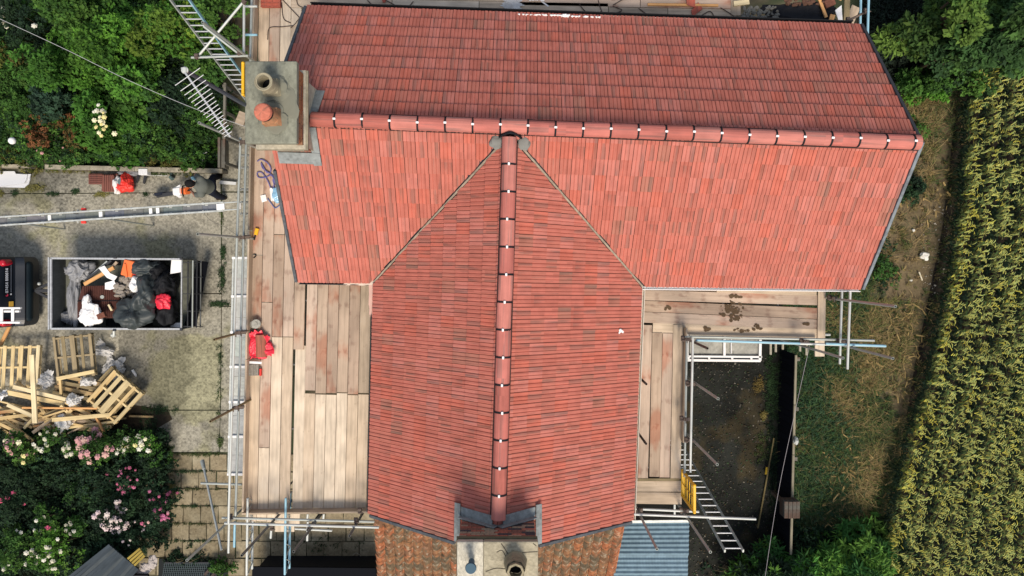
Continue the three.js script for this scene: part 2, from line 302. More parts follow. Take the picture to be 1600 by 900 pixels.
{
  const f = rng(21);
  const TONES = [[0.505, 0.157, 0.120], [0.485, 0.148, 0.112], [0.525, 0.146, 0.105], [0.525, 0.178, 0.142], [0.42, 0.162, 0.122], [0.50, 0.164, 0.124], [0.46, 0.148, 0.113], [0.66, 0.38, 0.29]];
  const pickTone = () => { const x = f(); return x < 0.32 ? 0 : x < 0.50 ? 1 : x < 0.60 ? 2 : x < 0.75 ? 3 : x < 0.785 ? 4 : x < 0.90 ? 5 : 6; };
  const PW = 0.2085, GA = 0.3125;
  const prof = [[0.0025, -0.012], [0.004, 0.004], [0.056, 0.005], [0.060, -0.005], [0.067, -0.005], [0.071, 0.006], [0.100, 0.010], [0.125, 0.005], [0.130, -0.007], [0.137, -0.007], [0.142, 0.008], [0.172, 0.009], [0.190, 0.012], [0.2025, 0.008], [0.204, -0.012]];
  // tile: x across, y up, z down the slope; z = 0 at the nose, negative up the slope
  function tileGeo(len, tone, k) {
    const pos = [], uv = [], cl = [], nose = 0.034, th = 0.027, du = (k * 0.37) % 1.7, dv = (k * 0.61 + tone * 0.23) % 1.7, c = TONES[tone];
    const y = (i, z) => prof[i][1] + nose * (1 + z / (len * 0.98));
    let edge = 1; const tri = (...q) => q.forEach(([x, yy, z]) => { pos.push(x, yy, z); uv.push(x + du, z + dv); cl.push(c[0] * edge, c[1] * edge, c[2] * edge); });   // nose colour lifted to paint in its lit edge
    for (let i = 0; i < prof.length - 1; i++) {
      const a = [prof[i][0], y(i, 0), 0], b = [prof[i + 1][0], y(i + 1, 0), 0], e = [prof[i + 1][0], y(i + 1, -len), -len], d = [prof[i][0], y(i, -len), -len];
      edge = 1; tri(a, b, e); tri(a, e, d); edge = 1.3;
      if (i > 0 && i < prof.length - 2) { const a2 = [a[0], a[1] - th, 0], b2 = [b[0], b[1] - th, 0]; tri(a2, b2, b); tri(a2, b, a); }
    }
    const g = new THREE.BufferGeometry();
    g.setAttribute('position', new THREE.Float32BufferAttribute(pos, 3)); g.setAttribute('uv', new THREE.Float32BufferAttribute(uv, 2)); g.setAttribute('color', new THREE.Float32BufferAttribute(cl, 3));
    g.computeVertexNormals();
    return g;
  }
  const cache = {};
  const variant = (len, tone, k) => cache[len.toFixed(2) + '_' + tone + '_' + k] ??= tileGeo(len, tone, k);
  // cut a world-space tile by vertical planes, keeping n.(p - o) >= 0
  function cut(g, planes) {
    let tris = []; const a = g.attributes;
    for (let i = 0; i < a.position.count; i += 3) tris.push([0, 1, 2].map(k => ['position', 'normal', 'uv', 'color'].flatMap(n => Array.from({ length: a[n].itemSize }, (_, c) => a[n].array[(i + k) * a[n].itemSize + c]))));
    for (const [o, n] of planes) {
      const out = [], D = q => n.x * (q[0] - o.x) + n.z * (q[2] - o.z);
      for (const t of tris) {
        const poly = [];
        for (let k = 0; k < 3; k++) { const p = t[k], q = t[(k + 1) % 3], dp = D(p), dq = D(q); if (dp >= 0) poly.push(p); if ((dp >= 0) !== (dq >= 0)) poly.push(p.map((x, i) => x + (q[i] - x) * dp / (dp - dq))); }
        for (let k = 1; k < poly.length - 1; k++) out.push([poly[0], poly[k], poly[k + 1]]);
      }
      tris = out;
    }
    if (!tris.length) return null;
    const G = new THREE.BufferGeometry(); let o = 0;
    for (const [n, s] of [['position', 3], ['normal', 3], ['uv', 2], ['color', 3]]) { G.setAttribute(n, new THREE.Float32BufferAttribute(tris.flat().flatMap(q => q.slice(o, o + s)), s)); o += s; }
    return G;
  }
  const all = [];
  function roofPatch(A, B, C, D, planes, seed) {                    // A -> B along the ridge, D -> C along the eaves below them
    const at = (u, w) => A.clone().lerp(B, u).lerp(D.clone().lerp(C, u), w);
    const len = A.distanceTo(B), nc = Math.round(len / PW), L = A.clone().lerp(B, 0.5).distanceTo(D.clone().lerp(C, 0.5)), nr = Math.ceil(L / GA);
    for (let r = 0; r < nr; r++) for (let c = 0; c < nc; c++) {
      const lo = 1 + 0.045 / L - r * GA / L, hi = Math.max(0, lo - GA * 1.16 / L), u0 = c / nc, u1 = (c + 1) / nc;
      const p = at(u0, lo), q = at(u1, lo), t = at(u0, hi);
      const X = q.clone().sub(p).normalize(), S = p.clone().sub(t); const tl = S.length(); S.normalize();
      let N = new V3().crossVectors(S, X).normalize();
      const flip = N.y < 0; if (flip) N.negate();
      let X2 = X.clone(), o = p; if (flip) { X2.negate(); o = q; }
      const Z = new V3().crossVectors(X2, N).normalize(); X2 = new V3().crossVectors(N, Z).normalize();
      o = o.clone().addScaledVector(N, (f() - 0.5) * 0.003);
      const m = new M4().makeBasis(X2.multiplyScalar(p.distanceTo(q) / PW), N, Z).setPosition(o);
      const corners = [at(u0, lo), at(u1, lo), at(u1, hi), at(u0, hi)];
      let out = false, part_ = false;
      for (const [o2, n2] of planes) { const ds = corners.map(k => n2.x * (k.x - o2.x) + n2.z * (k.z - o2.z)); if (Math.max(...ds) <= 0) out = true; else if (Math.min(...ds) < 0) part_ = true; }
      const tone = pickTone(), k = Math.floor(f() * 5);
      if (out) continue;
      let full = tl > GA * 1.1 ? GA * 1.16 : tl;
      const geo = variant(full, tone, k);
      const px = corners.map(k2 => [CX + FPX * k2.x / (HCAM - k2.y), CY + FPX * k2.z / (HCAM - k2.y)]);
      let area = 0; for (let i = 0; i < 4; i++) { const [x0, y0] = px[i], [x1, y1] = px[(i + 1) % 4]; area += x0 * y1 - x1 * y0; }
      let G = null;
      if (part_) { G = geo.clone().applyMatrix4(m); G = cut(G, planes.map(([o3, n4]) => [o3.clone().addScaledVector(n4, (f() - 0.6) * 0.035), n4])); if (!G) continue; area = 0; }
      all.push({ geo, m, G, area: Math.abs(area) });
    }
  }
  // which side of a valley belongs to which roof
  const pl = (p, q, side, off) => { const d = q.clone().sub(p), n = v(-d.z, 0, d.x).normalize(); if (n.x * (side.x - p.x) + n.z * (side.z - p.z) < 0) n.negate(); return [p.clone().addScaledVector(n, off), n]; };
  roofPatch(mR1, mR0, mU0, mU1, [], 1);
  // the lower slope of the main range lies left of one valley and right of the other: two patches sharing one grid
  const mid = mR0.clone().lerp(mR1, 0.376), midE = mL0.clone().lerp(mL1, 0.376);
  roofPatch(mR0, mid, midE, mL0, [pl(vL[0], vL[1], mL0, 0.035)], 2);
  roofPatch(mid, mR1, mL1, midE, [pl(vR[0], vR[1], mL1, 0.035)], 3);
  roofPatch(wR1, wR0, wL0, wL1, [pl(vL[0], vL[1], wR1, 0.025)], 4);
  roofPatch(wR0, wR1, wE1, wE0, [pl(vR[0], vR[1], wR1, 0.025)], 5);
  all.sort((a, b) => b.area - a.area);
  const tm = new THREE.MeshPhysicalMaterial({ color: 0xffffff, vertexColors: true, map: T.tile, roughness: 0.95, specularIntensity: 0.12 });
  all.slice(0, 300).forEach(t => shared('roof_tile', t.geo, tm, house, t.m));
  const rest = all.slice(300).map(t => t.G ?? t.geo.clone().applyMatrix4(t.m));
  part('roof_tiling', rest, tm, house).userData.kind = 'stuff';

  // roof boarding under the tiles (a closed skin), walls under that
  const under = (a, b, c, d, dy) => { const q = [a, b, c, d].map(p => p.clone().add(v(0, dy, 0))); const g = new THREE.BufferGeometry(); g.setAttribute('position', new THREE.Float32BufferAttribute([q[0], q[1], q[2], q[0], q[2], q[3]].flatMap(p => [p.x, p.y, p.z]), 3)); g.computeVertexNormals(); return prep(g); };
  part('roof_underlay', [under(mR0, mR1, mU1, mU0, -0.05), under(mR0, mR1, mL1, mL0, -0.05), under(wR0, wR1, wL1, vL[1], -0.05), under(wR0, wR1, wE1, vR[1], -0.05)], mat(0.10, 0.03, 0.022), house);
  const wall = mat(0.50, 0.45, 0.36, { map: T.speck });
  const wq = (pts, t, b) => prism(pts.map(([x, z]) => v(x, 0, z)), t, t - b);
  const wallG = [wq([[-3.95, -4.65], [6.72, -4.3], [6.72, 0.28], [-4.05, 0.14]], hE - 0.05, 0), wq([[-2.5, 0.2], [2.3, 0.2], [2.12, 4.98], [-2.55, 4.86]], hE - 0.06, 0)];
  for (const [a, b, c] of [[W(-4.0, -4.8, hE - 0.04), W(-4.06, -2.33, hR - 0.1), W(-4.12, 0.3, hE - 0.04)], [W(6.75, -4.45, hE - 0.04), W(6.75, -1.97, hR - 0.1), W(6.75, 0.4, hE - 0.04)], [W(-2.6, 4.9, hE - 0.04), W(-0.26, 4.88, hR - 0.1), W(2.2, 5.0, hE - 0.04)]]) {
    const g = new THREE.BufferGeometry(); g.setAttribute('position', new THREE.Float32BufferAttribute([a, b, c].flatMap(p => [p.x, p.y, p.z]), 3)); g.computeVertexNormals(); wallG.push(prep(g));
  }
  part('wall', wallG, wall, house);

  // ridge tiles with their dark unions and white clips
  const hood = (L, r0, r1) => {                                     // half-round, x along, closed thickness
    const pos = [], uv = [], n = 10, q = (a, x, r) => [x, Math.sin(a) * r * 0.92, -Math.cos(a) * r];
    for (let i = 0; i < n; i++) { const a = Math.PI * (-0.04 + 1.08 * i / n), b = Math.PI * (-0.04 + 1.08 * (i + 1) / n);
      const A = q(a, 0, r0), B = q(b, 0, r0), C = q(b, L, r1), D = q(a, L, r1), A2 = q(a, 0, r0 - 0.014), B2 = q(b, 0, r0 - 0.014), C2 = q(b, L, r1 - 0.014), D2 = q(a, L, r1 - 0.014);
      for (const t of [[A, C, B], [A, D, C], [A, B, B2], [A, B2, A2], [D, C2, C], [D, D2, C2]]) for (const p of t) { pos.push(...p); uv.push(Math.atan2(p[1], -p[2]) * 0.12, p[0]); } }
    const g = new THREE.BufferGeometry(); g.setAttribute('position', new THREE.Float32BufferAttribute(pos, 3)); g.setAttribute('uv', new THREE.Float32BufferAttribute(uv, 2)); g.computeVertexNormals();
    return g;
  };
  const rm = [[0.56, 0.18, 0.148], [0.50, 0.155, 0.128], [0.60, 0.21, 0.172], [0.45, 0.135, 0.108], [0.53, 0.19, 0.158]].map(c => mat(...c, { map: T.tile, roughness: 0.8 }));
  function ridge(p0, p1, pitch, first, label) {
    const d = p1.clone().sub(p0), L = d.length(); d.normalize();
    let s = 0, i = 0;
    while (s < L - 0.02) {
      const len = Math.min(i === 0 ? first : pitch, L - s), a = p0.clone().addScaledVector(d, s), Zx = new V3().crossVectors(d, UP).normalize();
      const m = new M4().makeBasis(d, UP, Zx).multiply(new M4().makeRotationFromEuler(new THREE.Euler((f() - 0.5) * 0.10, (f() - 0.5) * 0.022, (f() - 0.5) * 0.022))).setPosition(a.clone().add(v(0, -0.005 + (f() - 0.5) * 0.01, 0)).addScaledVector(Zx, (f() - 0.5) * 0.014));
      const g = hood(len - 0.012, 0.122 + f() * 0.003, 0.124); const u = g.attributes.uv; for (let k = 0; k < u.count; k++) u.setXY(k, u.getX(k) + i * 0.31, u.getY(k) + i * 0.17);
      const t = shared('ridge_tile', g, pick(rm, f), house, m);
      if (s + len < L - 0.05) {
        const un = shared('ridge_union', hood(0.030, 0.131, 0.131), M.black, t, new M4().setPosition(len - 0.021, 0.003, 0));
        const c = new RoundedBoxGeometry(0.05, 0.022, 0.036, 2, 0.007); c.translate(len - 0.006, 0.127, 0); shared('ridge_clip', prep(c), M.white, t, new M4());
      }
      s += len; i++;
    }
  }
  ridge(P(487, 186, hR + 0.03), P(1438, 222, hR + 0.03), 0.4605, 0.41);
  ridge(P(796.5, 215, hR + 0.03), P(778.5, 812, hR + 0.03), 0.4605, 0.458);
  for (const [a, b] of [[P(487, 186, hR), P(1438, 222, hR)], [P(796.5, 222, hR), P(778.5, 806, hR)]]) for (const s of [-1, 1]) { // dark ventilating roll under the ridge tiles
    const d = b.clone().sub(a).normalize(), n = v(-d.z, 0, d.x).multiplyScalar(s * 0.128), o = v(0, -0.055, 0);
    part('ridge_roll', [beam(a.clone().add(n).add(o), b.clone().add(n).add(o), 0.022, 0.03)], mat(0.05, 0.03, 0.028), house);
  }
  // plain collar and lead saddles where the two ridges meet
  part('lead_saddle', [bag(P(776, 222, hR - 0.12), 0.12, 0.05, 0.13, 3, 0.05, 2), bag(P(818, 224, hR - 0.14), 0.11, 0.05, 0.13, 5, 0.05, 2)], mat(0.40, 0.41, 0.39, { roughness: 0.8, map: T.speck }), house);
  part('ridge_collar', [pathTube([P(780, 214, hR - 0.02), P(790, 209, hR + 0.1), P(797, 207.5, hR + 0.14), P(804, 209, hR + 0.1), P(815, 216, hR - 0.02)], 0.02)], M.black, house);

  // valleys: a grey trough with a raised centre welt
  for (const [p, q] of [vL, vR]) {
    const a = p.clone().lerp(q, 0.07).add(v(0, -0.02, 0)), b = q.clone().lerp(p, -0.012).add(v(0, -0.02, 0));
    const t = part('valley_gutter', [beam(a, b, 0.16, 0.012)], M.darkgrey, house);
    part('valley_welt', [beam(a.clone().add(v(0, 0.035, 0)), b.clone().add(v(0, 0.035, 0)), 0.036, 0.05)], mat(0.44, 0.37, 0.29, { map: T.speck }), t);
  }
  // verge strips on the gable ends
  const verge = (a, b, m = M.trim) => part('verge_trim', [beam(a, b, 0.055, 0.085)], m, house);
  verge(mU0.clone().add(v(-0.02, 0.02, 0)), mU0.clone().lerp(mR0, 0.62).add(v(-0.02, 0.02, 0)));
  verge(mL0.clone().add(v(-0.02, 0.02, 0.03)), mL0.clone().lerp(mR0, 0.72).add(v(-0.02, 0.02, 0)));
  verge(mU1.clone().add(v(0.012, 0.0, -0.03)), mR1.clone().add(v(0.012, 0.0, 0)), M.darkgrey);
  part('eaves_strip', [beam(mU0.clone().lerp(mU1, 0.53).add(v(0, -0.005, -0.035)), mU1.clone().add(v(-0.15, -0.005, -0.035)), 0.03, 0.02)], mat(0.6, 0.55, 0.5), house);
  verge(mL1.clone().add(v(0.03, 0.015, 0.03)), mR1.clone().add(v(0.03, 0.015, 0)), mat(0.25, 0.29, 0.33, { map: T.speck }));
  verge(wL1.clone().add(v(0, 0.0, 0.035)), wL1.clone().lerp(wR1, 0.70).add(v(0, 0.0, 0.035)));
  verge(wE1.clone().add(v(0, 0.0, 0.035)), wE1.clone().lerp(wR1, 0.72).add(v(0, 0.0, 0.035)));
  // gutters and fascias
  const gut = (a, b, m, dy, out, wd = 0.1) => part('gutter', [beam(a.clone().add(v(out[0], dy, out[1])), b.clone().add(v(out[0], dy, out[1])), 0.012, 0.07), beam(a.clone().add(v(out[0] + Math.sign(out[0]) * wd, dy, out[1] + Math.sign(out[1]) * wd)), b.clone().add(v(out[0] + Math.sign(out[0]) * wd, dy, out[1] + Math.sign(out[1]) * wd)), 0.014, 0.07), beam(a.clone().add(v(out[0] + Math.sign(out[0]) * wd / 2, dy - 0.04, out[1] + Math.sign(out[1]) * wd / 2)), b.clone().add(v(out[0] + Math.sign(out[0]) * wd / 2, dy - 0.04, out[1] + Math.sign(out[1]) * wd / 2)), wd, 0.012)], m, house);
  gut(mU0.clone().lerp(mU1, 0.005), mU1.clone().lerp(mU0, 0.012), M.black, -0.06, [0, -0.04], 0.085);
  gut(vR[1].clone().lerp(mL1, 0.0), mL1, M.white, -0.05, [0, 0.045], 0.05);
  gut(mL0, W(-2.75, 0.42, hE), M.darkgrey, -0.08, [0, 0.03], 0.06);
  gut(W(-2.667, 0.42, hE), wL1, M.darkgrey, -0.11, [-0.02, 0], 0.075);
  gut(W(2.53, 0.52, hE), wE1, mat(0.6, 0.55, 0.47), -0.06, [0.045, 0], 0.045);
  part('felt_edge', [sheet(W(-2.95, 0.47, hE - 0.06), 0.62, 0.09, 0, 9, 0.015, 3, 16, 0.2)], mat(0.6, 0.5, 0.42), house);
  part('eaves_drip', [sheet(W(-2.78, 0.75, hE - 0.06), 0.09, 0.8, 0, 19, 0.01, 3, 16, 0.2)], mat(0.55, 0.36, 0.30), house);

  // chimney on the left gable: stepped brickwork, flaunched slab, two pots
  const chim = new THREE.Group(); chim.name = 'chimney'; house.add(chim);
  const bm = [[0.36, 0.13, 0.06], [0.30, 0.105, 0.055], [0.42, 0.18, 0.085], [0.34, 0.17, 0.10], [0.24, 0.10, 0.07]].map(c => mat(...c, { map: T.tile, roughness: 0.9 }));
  const bg = [0.215, 0.102].map(l => new RoundedBoxGeometry(l, 0.065, 0.102, 1, 0.006)).map(prep);
  const C1 = { x0: -4.06, x1: -3.38, z0: -2.98, z1: -1.83 };
  part('stack_core', [box(C1.x1 - C1.x0 - 0.05, 3.0, C1.z1 - C1.z0 - 0.05, (C1.x0 + C1.x1) / 2, 5.99, (C1.z0 + C1.z1) / 2), box(C1.x1 - C1.x0 + 0.12, 0.08, C1.z1 - C1.z0 + 0.12, (C1.x0 + C1.x1) / 2, 7.03, (C1.z0 + C1.z1) / 2)], M.cream, chim);
  const cap1 = new THREE.CylinderGeometry(0.5, 0.52, 0.1, 4, 1); 
  part('chimney_slab', [rbox(0.80, 0.12, 1.27, 0.02, -3.705, 7.53, -2.41)], mat(0.33, 0.345, 0.28, { map: T.speck, bumpMap: T.speck, bumpScale: 0.01 }), chim);
  function brickFace(o, along, n, ha, hb, grp, skip = 0) {           // courses of bricks proud of the core on one face
    const L = along.length(), d = along.clone().normalize(), m = new M4();
    for (let h = ha, r = 0; h < hb; h += 0.075, r++) {
      let s = r % 2 ? 0 : -0.06;
      while (s < L - 0.04) {
        const a = Math.max(0, s), b = Math.min(L, s + 0.215), l = b - a; s += 0.225;
        if (l < 0.04) continue;
        m.makeBasis(d.clone().multiplyScalar(l / 0.215), UP, n).setPosition(o.clone().addScaledVector(d, (a + b) / 2).addScaledVector(n, -0.047 + f() * 0.006).setY(h + 0.033));
        shared('brick', bg[0], pick(bm, f), grp, m);
      }
    }
  }
  brickFace(v(C1.x1 + 0.02, 0, C1.z0), v(0, 0, C1.z1 - C1.z0), v(1, 0, 0), 7.08, 7.46, chim);
  brickFace(v(C1.x1 - 0.035, 0, C1.z0 + 0.04), v(0, 0, C1.z1 - C1.z0 - 0.04), v(1, 0, 0), 6.45, 6.98, chim);
  part('oversail_course', [box(0.83, 0.055, 1.28, -3.705, 7.02, -2.40)], mat(0.40, 0.37, 0.28, { map: T.speck }), chim);
  const pot = (c0, c1, r, m, wallT = 0.03) => [cyl(c0, c1, r * 1.06, r, 20, true), cyl(c0.clone().add(v(0, 0.05, 0)), c1, r - wallT, r - wallT, 20, true), prep(new THREE.RingGeometry(r - wallT, r, 20).rotateX(-Math.PI / 2).translate(c1.x, c1.y, c1.z))];
  const inside = (c, r) => prep(new THREE.CircleGeometry(r, 20).rotateX(-Math.PI / 2).translate(c.x, c.y, c.z));
  const potA = v(-3.655, 7.59, -2.61), potB = v(-3.655, 7.59, -2.16);
  const squareBase = (p, r, y0, y1) => { const g = new THREE.CylinderGeometry(r * 1.3, r * 1.42, y1 - y0, 4, 1); g.rotateY(Math.PI / 4 + 0.06); g.translate(p.x, (y0 + y1) / 2, p.z); return prep(g); };
  part('chimney_pot', [squareBase(potA, 0.125, 7.57, 7.78), ...pot(v(potA.x, 7.76, potA.z), v(potA.x, 8.06, potA.z), 0.125, null), prep(new THREE.TorusGeometry(0.122, 0.016, 8, 24).rotateX(Math.PI / 2).translate(potA.x, 8.055, potA.z))], mat(0.46, 0.42, 0.30, { map: T.speck }), chim, 'buff chimney pot with an open top');
  part('flue_disc', [inside(v(potA.x, 7.80, potA.z), 0.11)], M.black, chim);  // black disc closing the pot below its rim
  part('chimney_pot', [squareBase(potB, 0.13, 7.57, 7.80), cyl(v(potB.x, 7.78, potB.z), v(potB.x, 8.0, potB.z), 0.135, 0.125, 20), cyl(v(potB.x, 7.99, potB.z), v(potB.x, 8.07, potB.z), 0.115, 0.115, 20)], mat(0.50, 0.24, 0.13, { map: T.tile }), chim, 'orange chimney pot with a domed cap');
  part('pot_cowl', [cyl(v(potB.x, 8.06, potB.z), v(potB.x, 8.10, potB.z), 0.135, 0.125, 24), prep(new THREE.SphereGeometry(0.125, 20, 6, 0, Math.PI * 2, 0, Math.PI / 2).scale(1, 0.25, 1).translate(potB.x, 8.10, potB.z))], mat(0.58, 0.18, 0.12, { map: T.tile }), chim);
  part('cowl_band', [cyl(v(potB.x, 7.99, potB.z), v(potB.x, 8.055, potB.z), 0.128, 0.128, 20)], M.black, chim);
  part('mortar_heap', [bag(v(-3.48, 7.57, -2.38), 0.20, 0.02, 0.28, 4, 0.2, 2), bag(v(potA.x + 0.05, 7.57, potA.z), 0.2, 0.05, 0.2, 5, 0.2, 2), bag(v(potB.x, 7.57, potB.z), 0.22, 0.05, 0.22, 6, 0.2, 2)], mat(0.36, 0.37, 0.30, { map: T.speck }), chim);
  // lead round its foot, on the slope
  const lead = (a, b, w, n = UP) => beam(a, b, w, 0.02, n);
  const nL = v(0, 0.8, 0.6), nU = v(0, 0.8, -0.6);
  part('lead_flashing', [lead(W(-3.375, -2.22, hR - 0.02), W(-3.375, -1.63, hR - 0.42), 0.14, nL), lead(W(-4.03, -1.755, hR - 0.325), W(-3.31, -1.735, hR - 0.34), 0.22, nL), lead(W(-3.37, -2.42, hR - 0.0), W(-3.33, -2.92, hR - 0.38), 0.17, nU)], M.lead, house);

  // second chimney, where the wing meets the older roof
  const ch2 = new THREE.Group(); ch2.name = 'chimney'; house.add(ch2);
  const K = { x0: -0.86, x1: 0.38, z0: 4.49, z1: 5.05, top: 7.23 };
  part('stack_core', [box(K.x1 - K.x0 - 0.03, 3.6, K.z1 - K.z0 - 0.03, (K.x0 + K.x1) / 2, 5.36, (K.z0 + K.z1) / 2)], mat(0.22, 0.15, 0.11, { map: T.speck }), ch2);
  const bm2 = [[0.38, 0.13, 0.09], [0.26, 0.12, 0.09], [0.46, 0.18, 0.125], [0.08, 0.07, 0.075], [0.36, 0.27, 0.19]].map(c => mat(...c, { map: T.tile, roughness: 0.95 }));
  const keep = bm.splice(0, 5, ...bm2);
  brickFace(v(K.x1, 0, K.z0 + 0.01), v(K.x0 - K.x1, 0, 0), v(0, 0, -1), 5.95, 7.04, ch2);
  bm.splice(0, 5, ...keep);
  part('oversail_course', [rbox(1.30, 0.07, 0.62, 0.01, -0.24, 7.08, 4.77)], mat(0.20, 0.19, 0.12, { map: T.speck }), ch2);
  part('chimney_slab', [rbox(0.42, 0.11, 0.62, 0.02, -0.665, 7.18, 4.79)], mat(0.78, 0.74, 0.62, { map: T.speck, bumpMap: T.speck, bumpScale: 0.01 }), ch2, 'freshly mortared pale end of the chimney top');
  part('chimney_slab', [rbox(0.87, 0.105, 0.62, 0.02, -0.02, 7.175, 4.79)], mat(0.55, 0.50, 0.37, { map: T.speck, bumpMap: T.speck, bumpScale: 0.012 }), ch2, 'old cracked yellowish end of the chimney top');
  const crack = pts => pathTube(pts.map(([x, y]) => P(x, y, 7.229)), 0.007, 20, 4);
  part('mortar_crack', [crack([[783, 849], [789, 858], [795, 868]]), crack([[795, 868], [812, 864], [840, 862]]), crack([[776, 863], [784, 860], [792, 878], [789, 889]]), crack([[833, 849], [838, 853]]), crack([[759, 893], [775, 888], [790, 889]])], mat(0.09, 0.08, 0.06), ch2);
  const potC = P(805.5, 879, 7.25), cowlA = P(737, 877, 7.3);
  const oct = new THREE.CylinderGeometry(0.15, 0.19, 0.30, 8, 1, true); oct.rotateY(0.2); oct.translate(potC.x, 7.38, potC.z);
  part('chimney_pot', [prep(oct), ...pot(v(potC.x, 7.4, potC.z), v(potC.x, 7.60, potC.z), 0.125, null, 0.025), prep(new THREE.RingGeometry(0.10, 0.135, 8).rotateX(-Math.PI / 2).translate(potC.x, 7.602, potC.z))], mat(0.42, 0.37, 0.25, { map: T.speck }), ch2, 'octagonal buff chimney pot');
  part('flue_disc', [inside(v(potC.x, 7.36, potC.z), 0.12)], M.black, ch2);  // black disc set inside the octagonal pot
  part('flue_cowl', [cyl(cowlA, cowlA.clone().add(v(0, 0.22, 0)), 0.05, 0.05, 14), cyl(cowlA.clone().add(v(0, 0.24, 0)), cowlA.clone().add(v(0, 0.27, 0)), 0.088, 0.082, 20)], mat(0.05, 0.10, 0.14, { roughness: 0.6 }), ch2);
  part('lead_flashing', [
    beam(v(-0.93, 6.09, 4.39), v(-0.33, 6.56, 4.39), 0.16, 0.02, v(-0.6, 0.8, 0)), beam(v(-0.15, 6.56, 4.39), v(0.40, 6.13, 4.39), 0.16, 0.02, v(0.6, 0.8, 0)),
    beam(P(715, 786, 6.12), P(714, 846, 6.12), 0.12, 0.02, v(-0.5, 0.86, 0)), beam(P(842, 788, 6.12), P(842, 850, 6.12), 0.12, 0.02, v(0.5, 0.86, 0)),
    beam(v(-0.90, 6.17, 4.47), v(-0.28, 6.64, 4.47), 0.02, 0.13, v(-0.6, 0.8, 0)), beam(v(-0.20, 6.64, 4.47), v(0.40, 6.19, 4.47), 0.02, 0.13, v(0.6, 0.8, 0))], M.lead, house);
}

